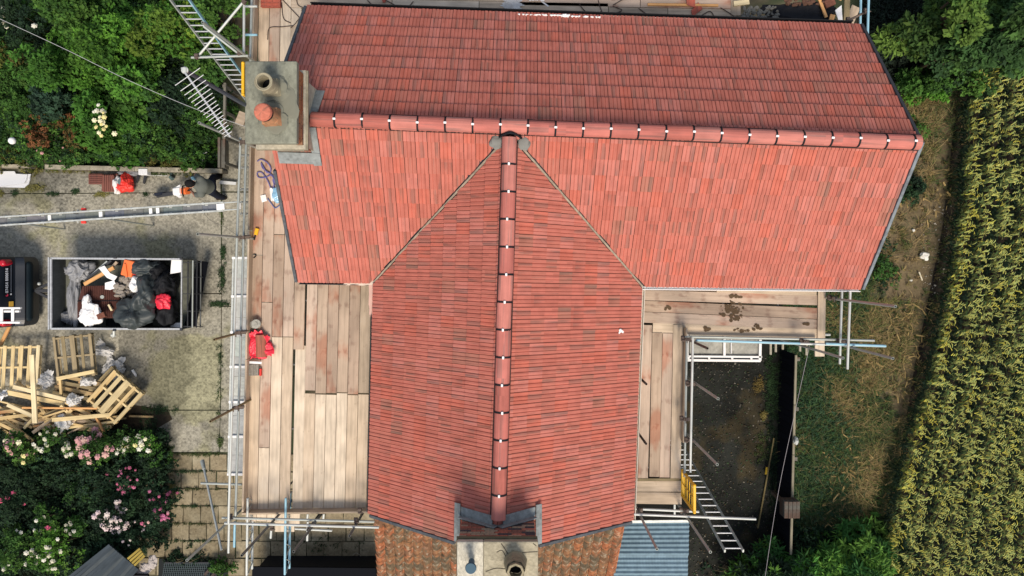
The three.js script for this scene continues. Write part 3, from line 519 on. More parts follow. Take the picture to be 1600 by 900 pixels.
// ------------------------------------------------------------------ the older, lower building at the bottom edge
{
  const f = rng(31);
  const old = thing('old_annexe', 'older mossy pantiled roof running off the bottom of the picture', 'house', v(0, 0, 0));
  const pg = (() => {                                               // one pantile: x across 0.2, z down 0.34
    const pos = [], uv = [], n = 9, Y = x => 0.062 * Math.pow(Math.max(0, Math.sin(Math.PI * (0.02 + x * 1.1))), 1.1);
    const pt = (i, z) => [i / n * 0.196, Y(i / n) + 0.016 * (z + 0.36) / 0.36, z];
    for (let i = 0; i < n; i++) {
      const a = pt(i, 0), b = pt(i + 1, 0), c = pt(i + 1, -0.36), d = pt(i, -0.36), a2 = [a[0], a[1] - 0.014, 0], b2 = [b[0], b[1] - 0.014, 0];
      for (const t of [[a, b, c], [a, c, d], [a2, b2, b], [a2, b, a]]) for (const q of t) { pos.push(...q); uv.push(q[0], q[2]); }
    }
    const e = pt(n, 0), e2 = pt(n, -0.36), g2 = [e[0], e[1] - 0.03, 0], g3 = [e2[0], e2[1] - 0.03, -0.36];
    for (const t of [[e, g2, e2], [g2, g3, e2]]) for (const q of t) { pos.push(...q); uv.push(q[0], q[2]); }
    const g = new THREE.BufferGeometry(); g.setAttribute('position', new THREE.Float32BufferAttribute(pos, 3)); g.setAttribute('uv', new THREE.Float32BufferAttribute(uv, 2)); g.computeVertexNormals();
    return g;
  })();
  const vars = Array.from({ length: 8 }, (_, k) => { const g = pg.clone(), u = g.attributes.uv; for (let i = 0; i < u.count; i++) u.setXY(i, u.getX(i) + k * 0.43, u.getY(i) + k * 0.71); return g; });
  const pm = [[1.35, 1.05, 0.9], [1.05, 1.05, 1.0], [0.9, 0.95, 0.95], [1.35, 1.0, 0.88]].map(c => mat(...c, { map: T.moss, roughness: 0.95 }));
  const S = v(0, -0.643, 0.766), N = v(0, 0.766, 0.643), X = v(1, 0, 0);
  const top = 4.46, ncol = 26;
  for (let r = 0; r < 14; r++) for (let c = 0; c < ncol; c++) {
    const z0 = 4.78 + (r + 1) * 0.30 * 0.766, y0 = top - (r + 1) * 0.30 * 0.643, sh = -0.12 * (z0 - 5) * (1 - c / ncol);
    const x0 = -2.76 + c * 0.1955 + sh;
    if (x0 > -0.98 && x0 < 0.44 && z0 < 5.25) continue;
    const o = v(x0, y0, z0).addScaledVector(N, (f() - 0.5) * 0.012);
    const m = new M4().makeBasis(X.clone().applyAxisAngle(N, (f() - 0.5) * 0.012), N, S.clone()).setPosition(o);
    const edge = c < 1 || c === ncol - 1;
    shared('pantile', pick(vars, f), edge ? pm[3] : pick([pm[0], pm[1], pm[1], pm[2], pm[2], pm[3]], f), old, m);
  }
  part('roof_deck', [beam(v(-0.25, top - 0.08, 4.75), v(-0.25, top - 0.08 - 14 * 0.3 * 0.643, 4.75 + 14 * 0.3 * 0.766), 4.9, 0.04, N)], M.soil, old);
  part('wall', [prism([v(-2.6, 0, 5.0), v(2.1, 0, 5.0), v(2.1, 0, 7.9), v(-2.7, 0, 7.9)], 1.8, 1.8)], mat(0.4, 0.35, 0.28, { map: T.speck }), old);

  // lean-to with a blue-grey corrugated sheet roof
  const lean = thing('lean_to', 'low lean-to under blue-grey corrugated sheets below the right scaffold', 'shed', v(0, 0, 0));
  const cor = (px, h, m, label) => {
    const [a, b, c, d] = quad(px, h), pos = [], uv = [], n = 120, q = i => { const t = i / n, p = a.clone().lerp(d, t), w = b.clone().lerp(c, t), y = 0.018 * Math.sin(t * a.distanceTo(d) / 0.1 * 2 * Math.PI); p.y += y; w.y += y; return [p, w]; };
    for (let i = 0; i < n; i++) { const [p, w] = q(i), [p2, w2] = q(i + 1); for (const k of [p, w2, w, p, p2, w2]) { pos.push(k.x, k.y, k.z); uv.push(k.x, k.z); } }
    const g = new THREE.BufferGeometry(); g.setAttribute('position', new THREE.Float32BufferAttribute(pos, 3)); g.setAttribute('uv', new THREE.Float32BufferAttribute(uv, 2)); g.computeVertexNormals();
    return part('corrugated_sheet', [g], m, lean, label);
  };
  cor([[966, 814], [1077, 813], [1076, 868], [963, 868]], 2.62, mat(0.19, 0.285, 0.35, { map: T.metal, roughness: 0.6 }));
  cor([[960, 866], [1075, 866], [1074, 1010], [955, 1010]], 2.58, mat(0.20, 0.30, 0.37, { map: T.metal, roughness: 0.6 }));
  part('wall', [prism(quad([[985, 818], [1072, 818], [1070, 1000], [985, 1000]], 2.4), 2.5, 2.5)], M.greywood, lean);
  part('edge_flashing', [beam(P(968, 815, 2.66), P(1077, 814, 2.66), 0.06, 0.03)], M.pale, lean);

  // black shed added by the left scaffold for shade; darkens the corner and slabs
  const sh = thing('shade_shed', 'added flat black roof standing for shade in the corner below the left scaffold', 'shed', v(0, 0, 0));
  part('shade_roof', [prism(quad([[394, 886], [587, 888], [590, 1040], [392, 1040]], 0.9), 0.9, 0.06)], mat(0.006, 0.007, 0.010, { roughness: 1 }), sh);
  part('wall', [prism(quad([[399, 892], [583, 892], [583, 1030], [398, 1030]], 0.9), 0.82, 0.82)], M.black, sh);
}
// ------------------------------------------------------------------ scaffolding
const hP = 3.70;                                                   // deck level
const deck = (px0, py0, px1, py1, parent, m, dy = 0, wpx = 16.1, tilt = 0) => part('scaffold_board', [beam(P(px0, py0, hP + dy).add(v(0, -0.019 - tilt, 0)), P(px1, py1, hP + dy).add(v(0, -0.019 + tilt, 0)), wpx / 75, 0.038)], m, parent);
const pole = (px, py, h0, h1, parent, m = M.galv) => {             // upright that passes pixel (px, py) at h0... and rises to h1
  const b = P(px, py, h0); return part('standard', [tube(v(b.x, 0.0, b.z), v(b.x, h1, b.z))], m, parent);
};
const upright = (bx, by, hb, tx, ty, parent, m = M.galv, rise = 0) => { // upright seen at (bx, by) at height hb with its open top at about (tx, ty)
  const b = P(bx, by, hb), rb = Math.hypot(bx - CX, by - CY), rt = Math.hypot(tx - CX, ty - CY);
  const top = HCAM - (HCAM - hb) * rb / rt;
  return part('standard', [tube(v(b.x, 0, b.z), v(b.x, top, b.z))], m, parent);
};
const rail = (x0, y0, h0, x1, y1, h1, parent, m = M.galv, name = 'ledger') => part(name, [tube(P(x0, y0, h0), P(x1, y1, h1))], m, parent);
const clampAt = (x, y, h, parent, a = UP, b = v(1, 0, 0)) => part('coupler', [coupler(P(x, y, h), a, b)], M.rust, parent);
const BW = i => M.wood[i];
{
  const f = rng(41);
  // ---- left side
  const L = thing('scaffold', 'scaffold platform of pale boards along the left side of the cottage', 'scaffold', v(0, 0, 0));
  const x0 = y => 396.5 - 0.0205 * (y - 240);
  // columns of boards beside the outer toe board, broken by butt joints
  const cols = [
    [[228, 398, 4], [399, 566, 3], [567, 797, 0]], [[228, 472, 4], [473, 699, 4], [700, 798, 2]], [[240, 366, 4], [367, 526, 3], [527, 797, 2]],
    [[258, 526, 4], [527, 798, 0]], [[440, 546, 1]],
  ];
  cols.forEach((c, i) => c.forEach(([a, b, m]) => { const o = 8.5 + i * 16.9; deck(x0(a) + o, a, x0(b) + o, b, L, BW(m), i === 4 ? 0.04 : f() * 0.006 - 0.003); }));
  deck(x0(546) + 79.5, 540, x0(798) + 79.5, 798, L, BW(2));
  deck(x0(425) + 62, 425, x0(546) + 62, 440, L, M.greywood, -0.03);
  const x1 = y => 478.5 - 0.0225 * (y - 500);
  for (let i = 0; i < 6; i++) {
    const o = 8.3 + i * 16.75, j = [610, 614.5, 614, 613, 616, 614][i];
    deck(x1(438) + o, 438, x1(j) + o, j, L, BW([4, 1, 3, 1, 3, 5][i]), f() * 0.008 - 0.004);
    deck(x1(j) + o, j + [5, 2, 3, 1.5, 1.5, 2.5][i], x1(795) + o, 793 + f() * 3, L, BW([0, 2, 2, 2, 0, 0][i]), f() * 0.008 - 0.004);
  }
  deck(x1(560) + 105, 640, x1(795) + 104.5, 795, L, BW(2), -0.01, 7);
  // north-west corner, boards beside the upper slope
  const x2 = y => 404 - 0.012 * y;
  [[-30, 104, 0], [-30, 104, 4], [-30, 101, 2]].forEach(([a, b, m], i) => deck(x2(a) + 8.5 + i * 17, a, x2(b) + 8.5 + i * 17, b, L, BW(m), f() * 0.006));
  deck(463, 12.5, 463, 40, L, BW(2), 0, 16); deck(463, 30, 458, 58, L, BW(0), -0.01, 16); deck(457, 58, 448, 100, L, BW(2), -0.012, 16);
  deck(404, 168, 400, 260, L, BW(4)); deck(421, 200, 418, 262, L, BW(4)); deck(438, 205, 436, 262, L, BW(4));
  // toe boards on edge
  const toe = (a, b, m) => part('toe_board', [beam(P(a[0], a[1], hP + 0.11), P(b[0], b[1], hP + 0.11), 0.038, 0.225)], m, L);
  toe([401, -30], [396.5, 106], BW(0)); toe([394.5, 200], [391.5, 360], BW(5)); toe([391.4, 361], [387.5, 560], BW(0)); toe([387.4, 561], [382.2, 797], BW(0));
  toe([381, 800], [580, 797], BW(5));
  // board ends that run out under the south toe board
  [[384, 401], [401, 417], [417, 433], [433, 446], [451, 469]].forEach(([a, b], i) => deck((a + b) / 2, 797, (a + b) / 2 - 0.8, 815.5 + (i === 4 ? 3 : i > 1 ? 0 : -1), L, BW(2), -0.045, (b - a) * 0.97));
  [[429, 444.5], [445, 460]].forEach(([a, b]) => deck((a + b) / 2, 800, (a + b) / 2, 831, L, BW(2), -0.09, (b - a) * 0.97));
  // guard rails
  rail(376, 215, hP + 0.85, 369.5, 402, hP + 0.85, L); rail(369.4, 402, hP + 0.86, 357, 818, hP + 0.86, L, M.pale);
  rail(385, 218, hP + 0.45, 380, 402, hP + 0.45, L); rail(380, 400, hP + 0.45, 368, 806, hP + 0.45, L, M.galv);
  rail(381.5, -25, hP + 0.85, 381, 83, hP + 0.85, L, M.pale); rail(394, -25, hP + 0.45, 391, 98, hP + 0.45, L, M.galv);
  rail(381, 10, hP + 0.62, 402, 10, hP + 0.62, L, M.pale, 'transom'); rail(381, 54.5, hP + 0.62, 402, 54.5, hP + 0.62, L, M.blue, 'transom');
  for (const y of [243, 262, 296, 316, 334]) rail(376, y, hP + 0.3, 392, y, hP + 0.05, L, M.pale, 'transom');
  // uprights
  upright(375.5, 371, hP + 0.7, 309, 364, L); upright(374, 634, hP + 0.6, 331, 663, L, M.oldwood); upright(374, 520, hP + 0.6, 335, 532, L, M.oldwood); upright(380, 222, hP + 0.7, 312, 190, L);
  upright(352, 820, hP + 0.5, 293, 876.5, L); upright(386, 88, hP + 0.7, 314, 38, L);
  for (const [x, y] of [[376, 371], [370, 520], [366, 637], [377, 222]]) { clampAt(x, y, hP + 0.87, L, UP, v(0, 0, 1)); clampAt(x + 8, y - 1, hP + 0.46, L, UP, v(0, 0, 1)); rail(x - 4, y, hP + 0.62, x + 16, y - 2, hP + 0.55, L, M.rust, 'transom'); }
  // brace frame at the north-west corner
  part('brace', [tube(P(381, 2, hP + 0.9), P(308, 90, hP + 0.75))], M.pale, L); rail(299, 90, hP + 0.8, 388, 87, hP + 0.8, L, M.galv, 'transom'); part('brace', [tube(P(318, 41, hP + 0.95), P(373, 84, hP + 0.7))], M.galv, L);
  clampAt(381, 4, hP + 0.93, L); clampAt(374, 85, hP + 0.8, L); clampAt(307, 90, hP + 0.82, L);
  // south end: double rail, uprights, two lattice beams pointing out
  rail(347, 809, hP + 0.42, 585, 815, hP + 0.42, L, M.galv); rail(351, 817.5, hP + 0.80, 592, 824, hP + 0.80, L, M.pale); rail(351, 817, hP + 0.74, 421, 820, hP + 0.74, L, M.blue);
  upright(437, 803, hP + 0.1, 382, 872, L, M.galvDark); upright(487, 824, hP + 0.7, 459, 862, L, M.galvDark); upright(555, 822, hP + 0.7, 547, 838, L, M.galvDark); upright(482, 826, hP + 0.6, 494, 838, L, M.galvDark);
  for (const [x, y] of [[425, 826], [483, 825], [556, 815], [562, 800], [360, 809]]) clampAt(x, y, hP + 0.6, L, UP, v(1, 0, 0));
  for (const [x, a, b] of [[366, 815, 855], [357, 818, 864], [423, 826, 841], [480, 815, 845], [505, 803, 811], [480, 803, 812]]) rail(x + 1, a, hP + 0.1, x, b, hP + 0.1, L, x === 366 ? M.blue : M.pale, 'transom');
  rail(461, 826, hP, 519, 829, hP, L, M.pale, 'transom');
  for (const [x, y1, y2] of [[387, 899, 889], [446.5, 898, 888]]) {   // lattice beams: two chords in a vertical plane with lacing
    const X = P(x, 815, 3.92).x, z0 = P(x, 800, 3.6).z - 0.4, z1 = P(x, y1, 3.92).z;
    part('lattice_beam', [tube(v(X, 3.92, z0), v(X - 0.02, 3.92, z1)), tube(v(X, 3.62, z0), v(X - 0.02, 3.62, z1))], x > 400 ? M.blue : M.pale, L);
    const lace = []; for (let k = 0; k < 5; k++) { const a = z0 + (z1 - z0) * k / 5, b = z0 + (z1 - z0) * (k + 0.5) / 5, c = z0 + (z1 - z0) * (k + 1) / 5 - 0.03; lace.push(cyl(v(X, 3.90, a), v(X, 3.64, b), 0.012, 0.012, 6), cyl(v(X, 3.64, b), v(X, 3.90, c), 0.012, 0.012, 6)); }
    part('beam_lacing', lace, M.galv, L);
  }
  rail(314, 755, hP - 0.3, 378, 757, hP - 0.3, L, M.galv, 'transom');
  part('brace', [tube(P(317, 724, 2.2), P(346, 859, 3.6))], M.pale, L); part('base_plate', [cyl(P(316, 720, 2.16), P(319, 733, 2.3), 0.05, 0.04, 10)], M.galv, L);
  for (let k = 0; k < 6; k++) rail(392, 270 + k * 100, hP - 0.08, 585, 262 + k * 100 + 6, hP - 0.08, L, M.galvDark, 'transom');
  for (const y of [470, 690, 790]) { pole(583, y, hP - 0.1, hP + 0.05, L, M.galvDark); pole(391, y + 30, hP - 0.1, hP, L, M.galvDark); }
  // aluminium staging hung outside the guard rail
  const st = thing('staging', 'long pale aluminium staging strip hung outside the left guard rails', 'staging', v(0, 0, 0));
  const sx = y => 376.5 - 0.0232 * (y - 402);
  for (let k = 0; k < 11; k++) { const a = 404 + k * 30.7, b = a + 30.2; part('deck_panel', [beam(P(sx(a), a, 3.45), P(sx(b), b, 3.45), 0.29, 0.03)], mat(0.52 + f() * 0.06, 0.555 + f() * 0.05, 0.55, { map: T.metal, roughness: 0.6 }), st); }
  for (const y of [403, 463, 519, 573, 628, 682, 741]) part('cross_bar', [beam(P(sx(y) - 13.5, y, 3.49), P(sx(y) + 12, y, 3.49), 0.05, 0.04)], M.white, st);
  part('edge_rail', [beam(P(sx(402) - 11.5, 402, 3.48), P(sx(742) - 11.5, 742, 3.48), 0.035, 0.05), beam(P(sx(402) + 11.5, 402, 3.48), P(sx(742) + 11.5, 742, 3.48), 0.03, 0.05)], M.pale, st);

  // ---- north side
  const N = thing('scaffold', 'scaffold deck littered with offcuts above the upper eaves, along the top edge', 'scaffold', v(0, 0, 0));
  const y0 = x => 2 + 0.017 * (x - 470);
  [[455, 612, 0], [613, 748, 2], [749, 950, 0], [951, 1043, 5], [1044, 1150, 0]].forEach(([a, b, m]) => { deck(a, y0(a) + 8.5 - (a < 760 ? 6 : 0), b, y0(b) + 8.5 - (a < 760 ? 6 : 0), N, BW(m), 0, 15); });
  [[440, 640, 2], [641, 800, 0], [801, 1000, 4], [1001, 1150, 4]].forEach(([a, b, m]) => { deck(a, y0(a) - 8 - (a < 760 ? 6 : 0), b, y0(b) - 8 - (a < 760 ? 6 : 0), N, BW(m), 0, 16.5); });
  [[440, 700, 2], [701, 900, 4], [901, 1150, 1]].forEach(([a, b, m]) => { deck(a, y0(a) - 25 - (a < 760 ? 6 : 0), b, y0(b) - 25 - (a < 760 ? 6 : 0), N, BW(m), 0, 16.5); });
  deck(1150, 24, 1150, -30, N, BW(5), 0.02, 15);
  deck(1182, 36, 1258, 37.5, N, M.greywood, 0.01, 7); deck(1325, -20, 1322.5, 38, N, M.oldwood, 0.02, 9); deck(1338, 10, 1326, 37, N, BW(5), -0.05, 14);
  rail(1345.5, -25, hP + 0.3, 1344, 42, hP + 0.3, N, M.blue); rail(1358, -25, hP + 0.75, 1355.5, 53, hP + 0.75, N, M.blue); rail(1322, 34, hP + 0.5, 1358, 16, hP + 0.6, N, M.rust, 'transom');
  clampAt(1353, 19, hP + 0.7, N); clampAt(1325, 33, hP + 0.5, N);
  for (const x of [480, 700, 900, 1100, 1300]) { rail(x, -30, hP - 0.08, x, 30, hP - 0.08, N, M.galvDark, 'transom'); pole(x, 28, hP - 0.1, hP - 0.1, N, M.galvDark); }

  // ---- right side, round the courtyard corner
  const C = thing('scaffold', 'L-shaped scaffold platform in the corner right of the long wing', 'scaffold', v(0, 0, 0));
  const rows = [[450, 453.5, 6, 1, 1003, 1195], [461, 469, 16, 4, 1003, 1279], [478, 490, 17, 3, 1003, 1281], [495.5, 507.5, 16.8, 4, 1003, 1280], [512.5, 522.5, 16.5, 0, 1020, 1278]];
  rows.forEach(([a, b, w, m, xa, xb], i) => deck(xa, a, xb, b, C, BW(m), f() * 0.006, w));
  deck(1120, 451.5, 1276, 457, C, BW(0), 0.02, 10);
  deck(1284.5, 453, 1283.5, 531, C, BW(0), 0.045, 12); deck(1281, 516, 1281, 557, C, BW(2), -0.04, 15);
  const vc = [[1011, 508, 996.5 + 8, 748, 4], [1027, 520, 1022.5, 745, 4], [1043.5, 521, 1038.5, 746, 0], [1060, 508, 1055.5, 748, 4]];
  vc.forEach(([a, b, c, d, m], i) => deck(a, b, c - (i === 0 ? 0 : 0), d, C, BW([4, 1, 4, 0][i]), f() * 0.006 + 0.02, 15.8));
  part('toe_board', [beam(P(1071, 512, hP + 0.08), P(1066.5, 690, hP + 0.08), 0.038, 0.225)], BW(0), C);
  deck(992, 760, 1066, 760, C, BW(0), 0.0, 16.6); deck(992, 778, 1065, 779, C, BW(5), 0.0, 18.5); deck(992, 749.5, 1062, 749.5, C, M.oldwood, 0.03, 4);
  part('toe_board', [beam(P(1070, 527, hP + 0.12), P(1278, 531, hP + 0.12), 0.03, 0.10)], M.darkgrey, C);
  rail(1073, 527, hP + 0.35, 1069.5, 745, hP + 0.35, C, M.galv); rail(1082.5, 528, hP + 0.78, 1078.5, 738, hP + 0.78, C, M.pale);
  rail(1070, 526, hP + 0.35, 1366, 532, hP + 0.35, C, M.galv); rail(1086, 532, hP + 0.72, 1384, 541, hP + 0.72, C, M.pale); rail(1088, 531.5, hP + 0.78, 1250, 536.5, hP + 0.78, C, M.blue); rail(1290, 537, hP + 0.80, 1384, 540.5, hP + 0.80, C, M.blue);
  rail(1315.5, 452, hP + 0.5, 1312, 569, hP + 0.5, C, M.pale); rail(1328.5, 456, hP + 0.9, 1324, 577, hP + 0.9, C, M.pale);
  upright(1292, 465.5, hP + 0.1, 1400, 472, C); upright(1330, 543, hP + 0.7, 1395, 560.5, C); upright(1262, 543, hP + 0.4, 1318, 557.5, C); upright(1088, 600, hP + 0.5, 1121, 624.5, C); upright(1083, 688, hP + 0.5, 1120, 726.5, C);
  upright(1085, 535, hP + 0.6, 1106, 543, C, M.rust); upright(998, 589, hP + 0.1, 1011, 599, C, M.rust); upright(999, 679, hP + 0.1, 1010, 693, C, M.rust);
  upright(1073, 808, hP + 0.6, 1111, 862, C); upright(1000, 805, hP + 0.6, 1027, 858, C);
  rail(990, 795, hP + 0.4, 1092, 799.5, hP + 0.4, C, M.pale); rail(990, 803.5, hP + 0.8, 1181, 811, hP + 0.8, C, M.pale); rail(1054, 788, hP - 0.1, 1054, 805, hP - 0.1, C, M.pale, 'transom');
  for (const [x, y] of [[1080, 600], [1078, 688], [1073, 530], [998, 797], [1070, 798], [1316, 534], [1328, 538], [1258, 534], [1302, 466], [1071, 655]]) { clampAt(x, y, hP + 0.5, C, UP, v(0, 0, 1)); clampAt(x - 6, y + 1, hP + 0.38, C, UP, v(1, 0, 0)); }
  for (const [x, a, b] of [[1204, 535, 554], [1212, 535, 550], [1223, 535, 546], [1250, 540, 549], [1260, 535, 555]]) rail(x, a, hP - 0.12, x, b, hP - 0.12, C, M.cream, 'transom');
  rail(1288, 523, hP, 1297, 523, hP, C, M.pale, 'transom');
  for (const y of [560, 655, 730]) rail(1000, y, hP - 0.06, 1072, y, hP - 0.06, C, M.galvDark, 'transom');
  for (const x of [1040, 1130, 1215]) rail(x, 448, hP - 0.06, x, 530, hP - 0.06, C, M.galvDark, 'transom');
}
// ---- access ladders and their yellow swing gates
function ladder(label, top, foot, w, spacing, m0, m1) {             // rungs lie along x
  const t = thing('ladder', label, 'ladder', v(0, 0, 0));
  const d = foot.clone().sub(top), L = d.length(); d.normalize();
  const n = new V3().crossVectors(d, v(1, 0, 0)).normalize();
  for (const s of [-1, 1]) part('stile', [beam(top.clone().add(v(s * w / 2, 0, 0)), foot.clone().add(v(s * w / 2, 0, 0)), 0.03, 0.06, n)], s < 0 ? m0 : m1, t);
  for (let k = 0.09; k < L - 0.1; k += spacing) { const p = top.clone().addScaledVector(d, k); part('rung', [cyl(p.clone().add(v(-w / 2 - 0.01, 0, 0)), p.clone().add(v(w / 2 + 0.01, 0, 0)), 0.015, 0.015, 8)], M.alu, t); }
  return t;
}
{
  const lt = P(1147, 861, 4.72); ladder('aluminium ladder rising out of the courtyard beside the yellow gate at lower right', lt, v(lt.x - 0.19, 0, lt.z - 1.06), 0.355, 0.25, M.galv, M.galv);
  const l2 = P(277, -6, 4.75); ladder('long aluminium ladder with a blue rail at upper left', l2, v(l2.x + 0.06, 0, l2.z + 1.38), 0.365, 0.215, M.galv, M.blue);
  const gate = (label, X, z0, z1, y0, y1) => {
    const t = thing('ladder_gate', label, 'safety gate', v(0, 0, 0));
    const fr = [v(X, y0, z0), v(X, y1, z0), v(X, y1, z1), v(X, y0, z1)];
    part('gate_frame', fr.map((p, i) => beam(p, fr[(i + 1) % 4], 0.045, 0.055, v(1, 0, 0.01), 0.012)).concat(fr.map(p => prep(new THREE.SphereGeometry(0.034, 10, 8).translate(p.x, p.y, p.z)))), M.yellow, t);
    for (let k = 1; k < 5; k++) { const y = mix(y0, y1, k / 5); part('gate_bar', [cyl(v(X, y, z0), v(X, y, z1), 0.012, 0.012, 6)], M.yellow, t); }
    part('gate_bar', [cyl(v(X, y0, (z0 + z1) / 2), v(X, y1, (z0 + z1) / 2), 0.012, 0.012, 6)], M.yellow, t);
  };
  gate('yellow swing gate by the lower right ladder', P(1066, 750, hP + 0.1).x, P(1066, 735, hP + 0.1).z, P(1066, 774, hP + 0.1).z, hP + 0.12, hP + 1.08);
  gate('yellow swing gate half hidden by the left chimney', P(387, 125, hP + 0.5).x, P(387, 104, hP + 0.5).z, P(387, 152, hP + 0.5).z, hP + 0.35, hP + 0.75);
  solo('timber_offcut', [beam(P(371, 183, 3.6), P(384, 188, 3.6), 0.28, 0.05)], BW(5), 'brown board end sticking out beneath the left chimney', 'board');

  // television aerial on a mast strapped to the chimney
  const a = thing('aerial', 'television aerial on a mast beside the left chimney', 'aerial', v(0, 0, 0));
  const mt = P(291, 111, 9.55), mb = v(mt.x, 7.0, mt.z);
  part('mast', [tube(mb, mt, 0.028)], mat(0.07, 0.085, 0.11, { metalness: 0.3, roughness: 0.6 }), a);
  const b0 = P(284, 106, 9.6), b1 = P(360, 214, 9.6), bd = b1.clone().sub(b0).normalize(), bn = v(-bd.z, 0, bd.x);
  part('boom', [beam(b0, b1, 0.024, 0.024)], M.alu, a);
  part('mast_clamp', [rbox(0.05, 0.07, 0.07, 0.01, mt.x, 9.58, mt.z), cyl(mt.clone().add(v(0, 0.03, 0)), mt.clone().add(v(0, 0.045, 0)), 0.045, 0.045, 12)], M.pale, a);
  const LB = b0.distanceTo(b1);
  for (let k = 0; k < 17; k++) { const s = 0.14 + (LB - 0.18) * Math.pow(k / 16, 0.8), h = mix(0.19, 0.055, Math.pow(k / 16, 0.8)), p = b0.clone().addScaledVector(bd, s).add(v(0, 0.015, 0)); part('element', [cyl(p.clone().addScaledVector(bn, -h), p.clone().addScaledVector(bn, h), 0.0055, 0.0055, 6)], M.alu, a); }
  solo('telephone_wire', [pathTube([P(-60, 2, 4.5), P(100, 76, 4.9), P(200, 125, 5.2), P(300, 168, 5.6), P(384, 198, 6.2)], 0.005, 40, 5)], mat(0.45, 0.46, 0.45), 'thin pale wire slung across the shrubs to the left chimney', 'wire');
  solo('overhead_wire', [pathTube([P(1265, 540, 3.6), P(1243, 640, 3.4), P(1216, 770, 3.3), P(1195, 905, 3.4), P(1185, 980, 3.5)], 0.0045, 40, 5)], mat(0.34, 0.32, 0.34), 'thin wire slung across the dark fence at right', 'wire');
}
